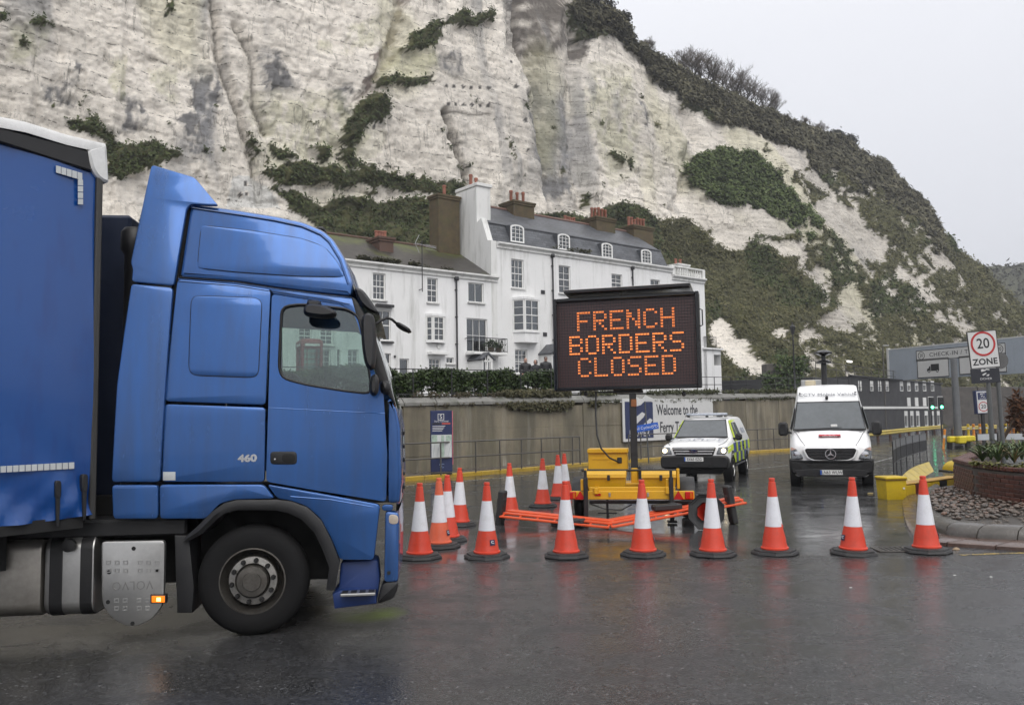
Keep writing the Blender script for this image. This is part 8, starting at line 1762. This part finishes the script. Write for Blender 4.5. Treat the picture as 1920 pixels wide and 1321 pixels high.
# --- red telephone box on the terrace, seen through the cab window
pbx = D(580, 700, 35.5); pz = wz((pbx-WA).dot(WD))+.2; tb_ = thing('telephone_box', 'old red telephone box on the terrace seen through the lorry window', 'telephone box', (pbx.x, pbx.y, pz), R(28)); KR = pm('phone_box_red', (.22, .022, .018), .35, var=.2)
for sx_ in (-1, 1):
    for sy in (-1, 1): MB().box((sx_*.39, sy*.39, 1.05), (.11, .11, 2.1), .01).build('corner_post', KR, tb_)
MB().box((0, 0, 2.18), (.93, .93, .2), .03).build('fascia', KR, tb_); dm = MB(); dm.loft([[Vector((x*k, y*k, z)) for x, y in ((-.46, -.46), (.46, -.46), (.46, .46), (-.46, .46))] for z, k in ((2.285, 1.), (2.35, .95), (2.44, .75), (2.47, .4))]); dm.build('domed_roof', KR, tb_, 50); MB().box((0, 0, .08), (.9, .9, .16), .01).build('plinth', KR, tb_)
for ax in range(4):
    Mz = Matrix.Rotation(ax*math.pi/2, 4, 'Z'); b = MB(); b.M = Mz
    for k in range(9): b.box((0, -.41, .26+k*.225), (.68, .03, .025))
    for x in (-.2, .2): b.box((x, -.41, 1.1), (.025, .03, 1.9))
    b.build('glazing_bar', KR, tb_); b = MB(); b.M = Mz; b.box((0, -.40, 1.1), (.68, .006, 1.9)); b.build('pane', GLC, tb_); b = MB(); b.M = Mz; b.box((0, -.468, 2.19), (.62, .012, .1)); b.build('sign_glass', PLW, tb_)
# ================================================================== PEOPLE ON THE TERRACE
SKIN = pm('skin', (.42, .25, .19), .5, var=.08, scale=20)
def person(label, px, py_head, Y, jacket, trousers, cap, turn, hat, lean=0.):
    """py_head: top of the head"""
    top = D(px, py_head, Y); h = 1.76; o = thing('person', label, 'person', (top.x, Y, top.z-h), turn)
    # continuous body grown from a skeleton
    V = [(0, 0, .95), (0, -.01, 1.12), (0, .0, 1.30), (0, .01, 1.44), (0, .0, 1.52), (0, -.01, 1.60), (0, -.015, 1.70),
         (.10, 0, .90), (.11, -.01, .50), (.11, .02, .08), (.12, -.14, .04), (-.10, 0, .90), (-.12, .01, .50), (-.13, .03, .08), (-.14, -.13, .04),
         (.205, .01, 1.40), (.285, .02, 1.14), (.23, -.13, .95), (.14, -.20, .92), (-.205, .01, 1.40), (-.285, .02, 1.14), (-.23, -.13, .95), (-.14, -.20, .92)]
    E = [(0, 1), (1, 2), (2, 3), (3, 4), (4, 5), (5, 6), (0, 7), (7, 8), (8, 9), (9, 10), (0, 11), (11, 12), (12, 13), (13, 14), (3, 15), (15, 16), (16, 17), (17, 18), (3, 19), (19, 20), (20, 21), (21, 22)]
    rad = [.19, .19, .215, .15, .065, .085, .075, .10, .072, .05, .04, .10, .072, .05, .04, .105, .082, .062, .04, .105, .082, .062, .04]
    me = bpy.data.meshes.new('body'); me.from_pydata(V, E, []); b = link('body', me, o); md = b.modifiers.new('skin', 'SKIN'); 
    if not me.skin_vertices: 
        bm = bmesh.new(); bm.from_mesh(me); bm.verts.layers.skin.verify(); bm.to_mesh(me); bm.free()
    for i, r_ in enumerate(rad): me.skin_vertices[0].data[i].radius = (r_, r_*.8 if i < 4 else r_)
    me.skin_vertices[0].data[0].use_root = True; b.modifiers.new('sub', 'SUBSURF').levels = 2; b.modifiers['sub'].render_levels = 2
    dg = bpy.context.evaluated_depsgraph_get(); dg.update(); ev = bpy.data.meshes.new_from_object(b.evaluated_get(dg)); b.modifiers.clear(); b.data = ev
    ev.materials.clear(); ev.materials.append(jacket); ev.materials.append(trousers); ev.materials.append(SKIN); ev.materials.append(pm('black_shoe', (.015, .015, .015), .5))
    for p in ev.polygons:
        z = p.center.z; p.material_index = 2 if z > 1.53 else (0 if z > .80 else (1 if z > .10 else 3)); p.use_smooth = True
        if .8 < z < 1.0 and p.center.y < -.19: p.material_index = 2
    hd = MB(); hd.lathe([(0, -.125), (.05, -.11), (.072, -.05), (.082, .02), (.080, .07), (.06, .115), (0, .135)], 16, Matrix.Translation((0, -.02, 1.645)) @ Matrix.Diagonal((.95, 1.12, 1, 1)), cap=False); hd.box((0, -.118, 1.635), (.022, .03, .045), .008)
    for s in (-1, 1): hd.box((s*.08, -.01, 1.64), (.015, .04, .06), .006)
    hd.build('head', SKIN, o, 60)
    for s in (-1, 1): MB().box((s*.03, -.108, 1.655), (.022, .012, .012), .004).build('eye', INK, o)
    MB().box((0, -.104, 1.592), (.045, .012, .010), .003).build('mouth', pm('lips', (.25, .10, .09), .5), o)
    if hat == 'cap': q = MB(); q.lathe([(.090, 1.675), (.094, 1.70), (.085, 1.75), (.05, 1.78), (0, 1.785)], 16, Matrix.Translation((0, -.01, 0)), cap=False); q.box((0, -.13, 1.685), (.14, .09, .014), .005); q.build('cap', cap, o, 50)
    elif hat == 'hood': q = MB(); q.lathe([(.088, 1.56), (.108, 1.62), (.104, 1.72), (.07, 1.775), (0, 1.79)], 16, Matrix.Translation((0, .02, 0)), cap=False); q.build('hood', cap, o, 50)
    else: q = MB(); q.lathe([(.084, 1.69), (.082, 1.74), (.05, 1.775), (0, 1.785)], 16, Matrix.Translation((0, .0, 0)), cap=False); q.build('hair', cap, o, 50)
    c_ = MB(); c_.lathe([(.075, 1.50), (.085, 1.53), (.075, 1.55)], 14, cap=False); c_.build('collar', jacket, o, 50)
JB = pm('black_jacket', (.012, .012, .014), .6, var=.3, scale=5); JB2 = pm('dark_grey_jacket', (.020, .021, .024), .6, var=.3, scale=5); TR = pm('dark_trousers', (.015, .016, .02), .8)
person('person in black jacket with bare head, left of three behind the hedge', 985, 671.5, 44., JB, TR, pm('grey_hair', (.20, .16, .13), .8), R(10), 'hair')
person('person in dark hooded jacket, middle and lowest of three behind the hedge', 1004, 675, 45., JB2, TR, JB2, R(-20), 'hood')
person('person in black jacket and cap, right of three by the porch', 1023, 669, 43.5, JB, TR, INK, R(5), 'cap')
# ================================================================== TREES
TWG = pm('bare_twig', (.10, .082, .066), .85, var=.3); TRK = pm('bark', (.055, .045, .036), .9, var=.4, scale=3)
def bare_tree(label, p, h, seed, spread=.9, group='bare trees on the cliff brow'):
    r_ = random.Random(seed); o = thing('bare_tree', label, 'tree', p, 0., group); tk = MB(); tw = MB()
    def grow(b, a, d, L, r, lv):
        n = 3; pts = [a]; dd = d.copy(); 
        for k in range(n): dd = (dd+Vector((r_.gauss(0, .12), r_.gauss(0, .12), .05))).normalized(); pts.append(pts[-1]+dd*L/n)
        r = max(r, .013); (tk if lv < 2 else tw).tube(pts, r, 5 if lv < 2 else 3, False, [r, r*.85, r*.7, r*.5])
        if lv >= 4: return
        for k in range((4, 4, 4, 4)[lv]):
            t = r_.uniform(.35, 1.0); j = min(n-1, int(t*n)); q = pts[j].lerp(pts[j+1], t*n-j); nd_ = (dd+Vector((r_.gauss(0, spread*.85), r_.gauss(0, spread*.7), r_.uniform(-.05, .45)))).normalized(); grow(b, q, nd_, L*r_.uniform(.55, .8), r*.5, lv+1)
    for s in range(4): grow(None, Vector((r_.gauss(0, .15), r_.gauss(0, .15), -.4)), Vector((r_.gauss(0, .45), r_.gauss(0, .4), 1)).normalized(), h*.42, h*.020, 0)
    tk.build('trunk', TRK, o, 50); tw.build('crown', TWG, o, None, False)
tl = [(1215, 2.0, 'small bare shrub alone on the steep brow above the chimneys'), (1275, 3.2, 'leftmost bare tree of the thicket on the cliff brow'), (1293, 4.2, 'second bare tree of the thicket on the brow'), (1312, 4.6, 'tall bare tree, third of the brow thicket'), (1332, 4.6, 'bare tree, fourth of the brow thicket'), (1352, 4.5, 'bare tree in the middle of the brow thicket'), (1372, 4.2, 'bare tree right of the middle of the brow thicket'), (1392, 4.4, 'bare tree where the brow thicket dips'), (1412, 4.0, 'third bare tree from the right of the brow thicket'), (1432, 3.6, 'second bare tree from the right of the brow thicket'), (1455, 2.9, 'last bare tree at the right of the brow thicket'), (1512, 2.2, 'small bare shrub between thicket and round bushes on the skyline'), (1530, 2.0, 'low bare shrub beside the round bushes on the skyline')]
for k, (px, h, lb) in enumerate(tl): b_ = brow(px); bare_tree(lb, b_+Vector((0, .6, -.2)), h*1.45, k+3, 1.0)
def bush(label, p, r, seed, mat, n=260):
    o = thing('bush', label, 'bush', p, 0., 'bushes on the skyline'); rng = np.random.default_rng(seed); q = rng.normal(size=(n, 3)); q /= np.linalg.norm(q, axis=1)[:, None]; q *= (.55+.45*rng.random(n))[:, None]; q = q*np.array([r, r*.8, r*.75])+np.array([0, 0, r*.45]); leaf_cloud('leaves', q, q-np.array([0, 0, r*.3]), .26, mat, o, .7, 4, 1.5, seed)
    b = MB()
    for k in range(5): b.tube([(0, 0, -.5), (random.uniform(-.5, .5)*r, random.uniform(-.4, .4)*r, r*.7)], .05, 5, rs=[.07, .02])
    b.build('stems', TRK, o)
BM_ = leafmat('dark_bush', [(.016, .017, .011), (.032, .033, .020), (.055, .052, .032)])
for k, (px, r, lb) in enumerate(((1098, 1.5, 'dark bush at the top of the earth scar on the brow'), (1130, 1.7, 'dark bush overhanging the brow above the end chimneys'), (1160, 1.3, 'small dark bush lower on the steep brow'), (1562, 1.7, 'dark round bush left of a pair on the skyline'), (1583, 1.9, 'dark round bush right of a pair on the skyline'), (1660, 1.2, 'low dark bush halfway down the ridge'), (1712, 1.3, 'dark bush on the lower ridge'), (1727, 1.2, 'dark bush standing proud where the ridge steepens'), (1842, 1.0, 'tiny bush near the foot of the ridge'))): bush(lb, brow(px)+Vector((0, 1, -.3)), r, k, BM_)
# litter and leaves on the road
lf = pm('fallen_leaf', (.34, .26, .10), .6, var=.3)
for k, (px, py, s, lb, mt) in enumerate(((1793, 1030, .05, 'pale stone lying by the kerb beside the last cone', pm('pale_stone', (.30, .22, .14), .6)), (1790, 1078, .018, 'small white litter scrap on the road below the last cone', PLW), (1858, 1081, .018, 'white litter scrap on the road near the right edge', PLW), (1595, 1101, .016, 'white litter scrap on the road below the van cone', PLW), (1632, 925, .07, 'pale yellow leaf on the road beside the white van', lf))):
    o = thing('litter', lb, 'litter', G(px, py, .004)); b = MB(); b.lathe([(s, 0), (s*.9, s*.3), (s*.4, s*.6 if k == 0 else s*.25), (0, s*.65 if k == 0 else s*.2)], 7, Matrix.Diagonal((1, .6, 1, 1)), cap=False); b.build('scrap', mt, o, 60)
dr = thing('drain_grate', 'dark iron drain grate in the road left of the last cone', 'drain', G(1680, 1030, .003), R(-3))
b = MB(); b.ring([(-.28, -.20), (.28, -.20), (.28, .20), (-.28, .20)], [(-.24, -.16), (.24, -.16), (.24, .16), (-.24, .16)], 0, .014); b.build('drain_frame', STEEL, dr); MB().box((0, 0, .002), (.48, .32, .004)).build('drain_pit', DRK, dr)
for k in range(7): MB().box((-.21+.07*k, 0, .008), (.03, .32, .010), .002).build('drain_bar', STEEL, dr)
# ================================================================== damp air
hzb = MB(); zt = float(CP[..., 2].max())+8; hzb.box((0, 317, (zt-1)/2), (920, 780, zt+1)); hz_o = hzb.build('haze', None); hz_o['kind'] = 'stuff'; hz_o['label'] = 'thin damp sea mist in the air'
hm = bpy.data.materials.new('mist'); hm.use_nodes = True; N = hm.node_tree; N.nodes.clear(); o_ = N.nodes.new('ShaderNodeOutputMaterial'); v_ = N.nodes.new('ShaderNodeVolumePrincipled'); v_.inputs['Color'].default_value = (.86, .88, .93, 1); v_.inputs['Density'].default_value = .0006; v_.inputs['Anisotropy'].default_value = .2; N.links.new(v_.outputs[0], o_.inputs['Volume']); hz_o.data.materials.append(hm)
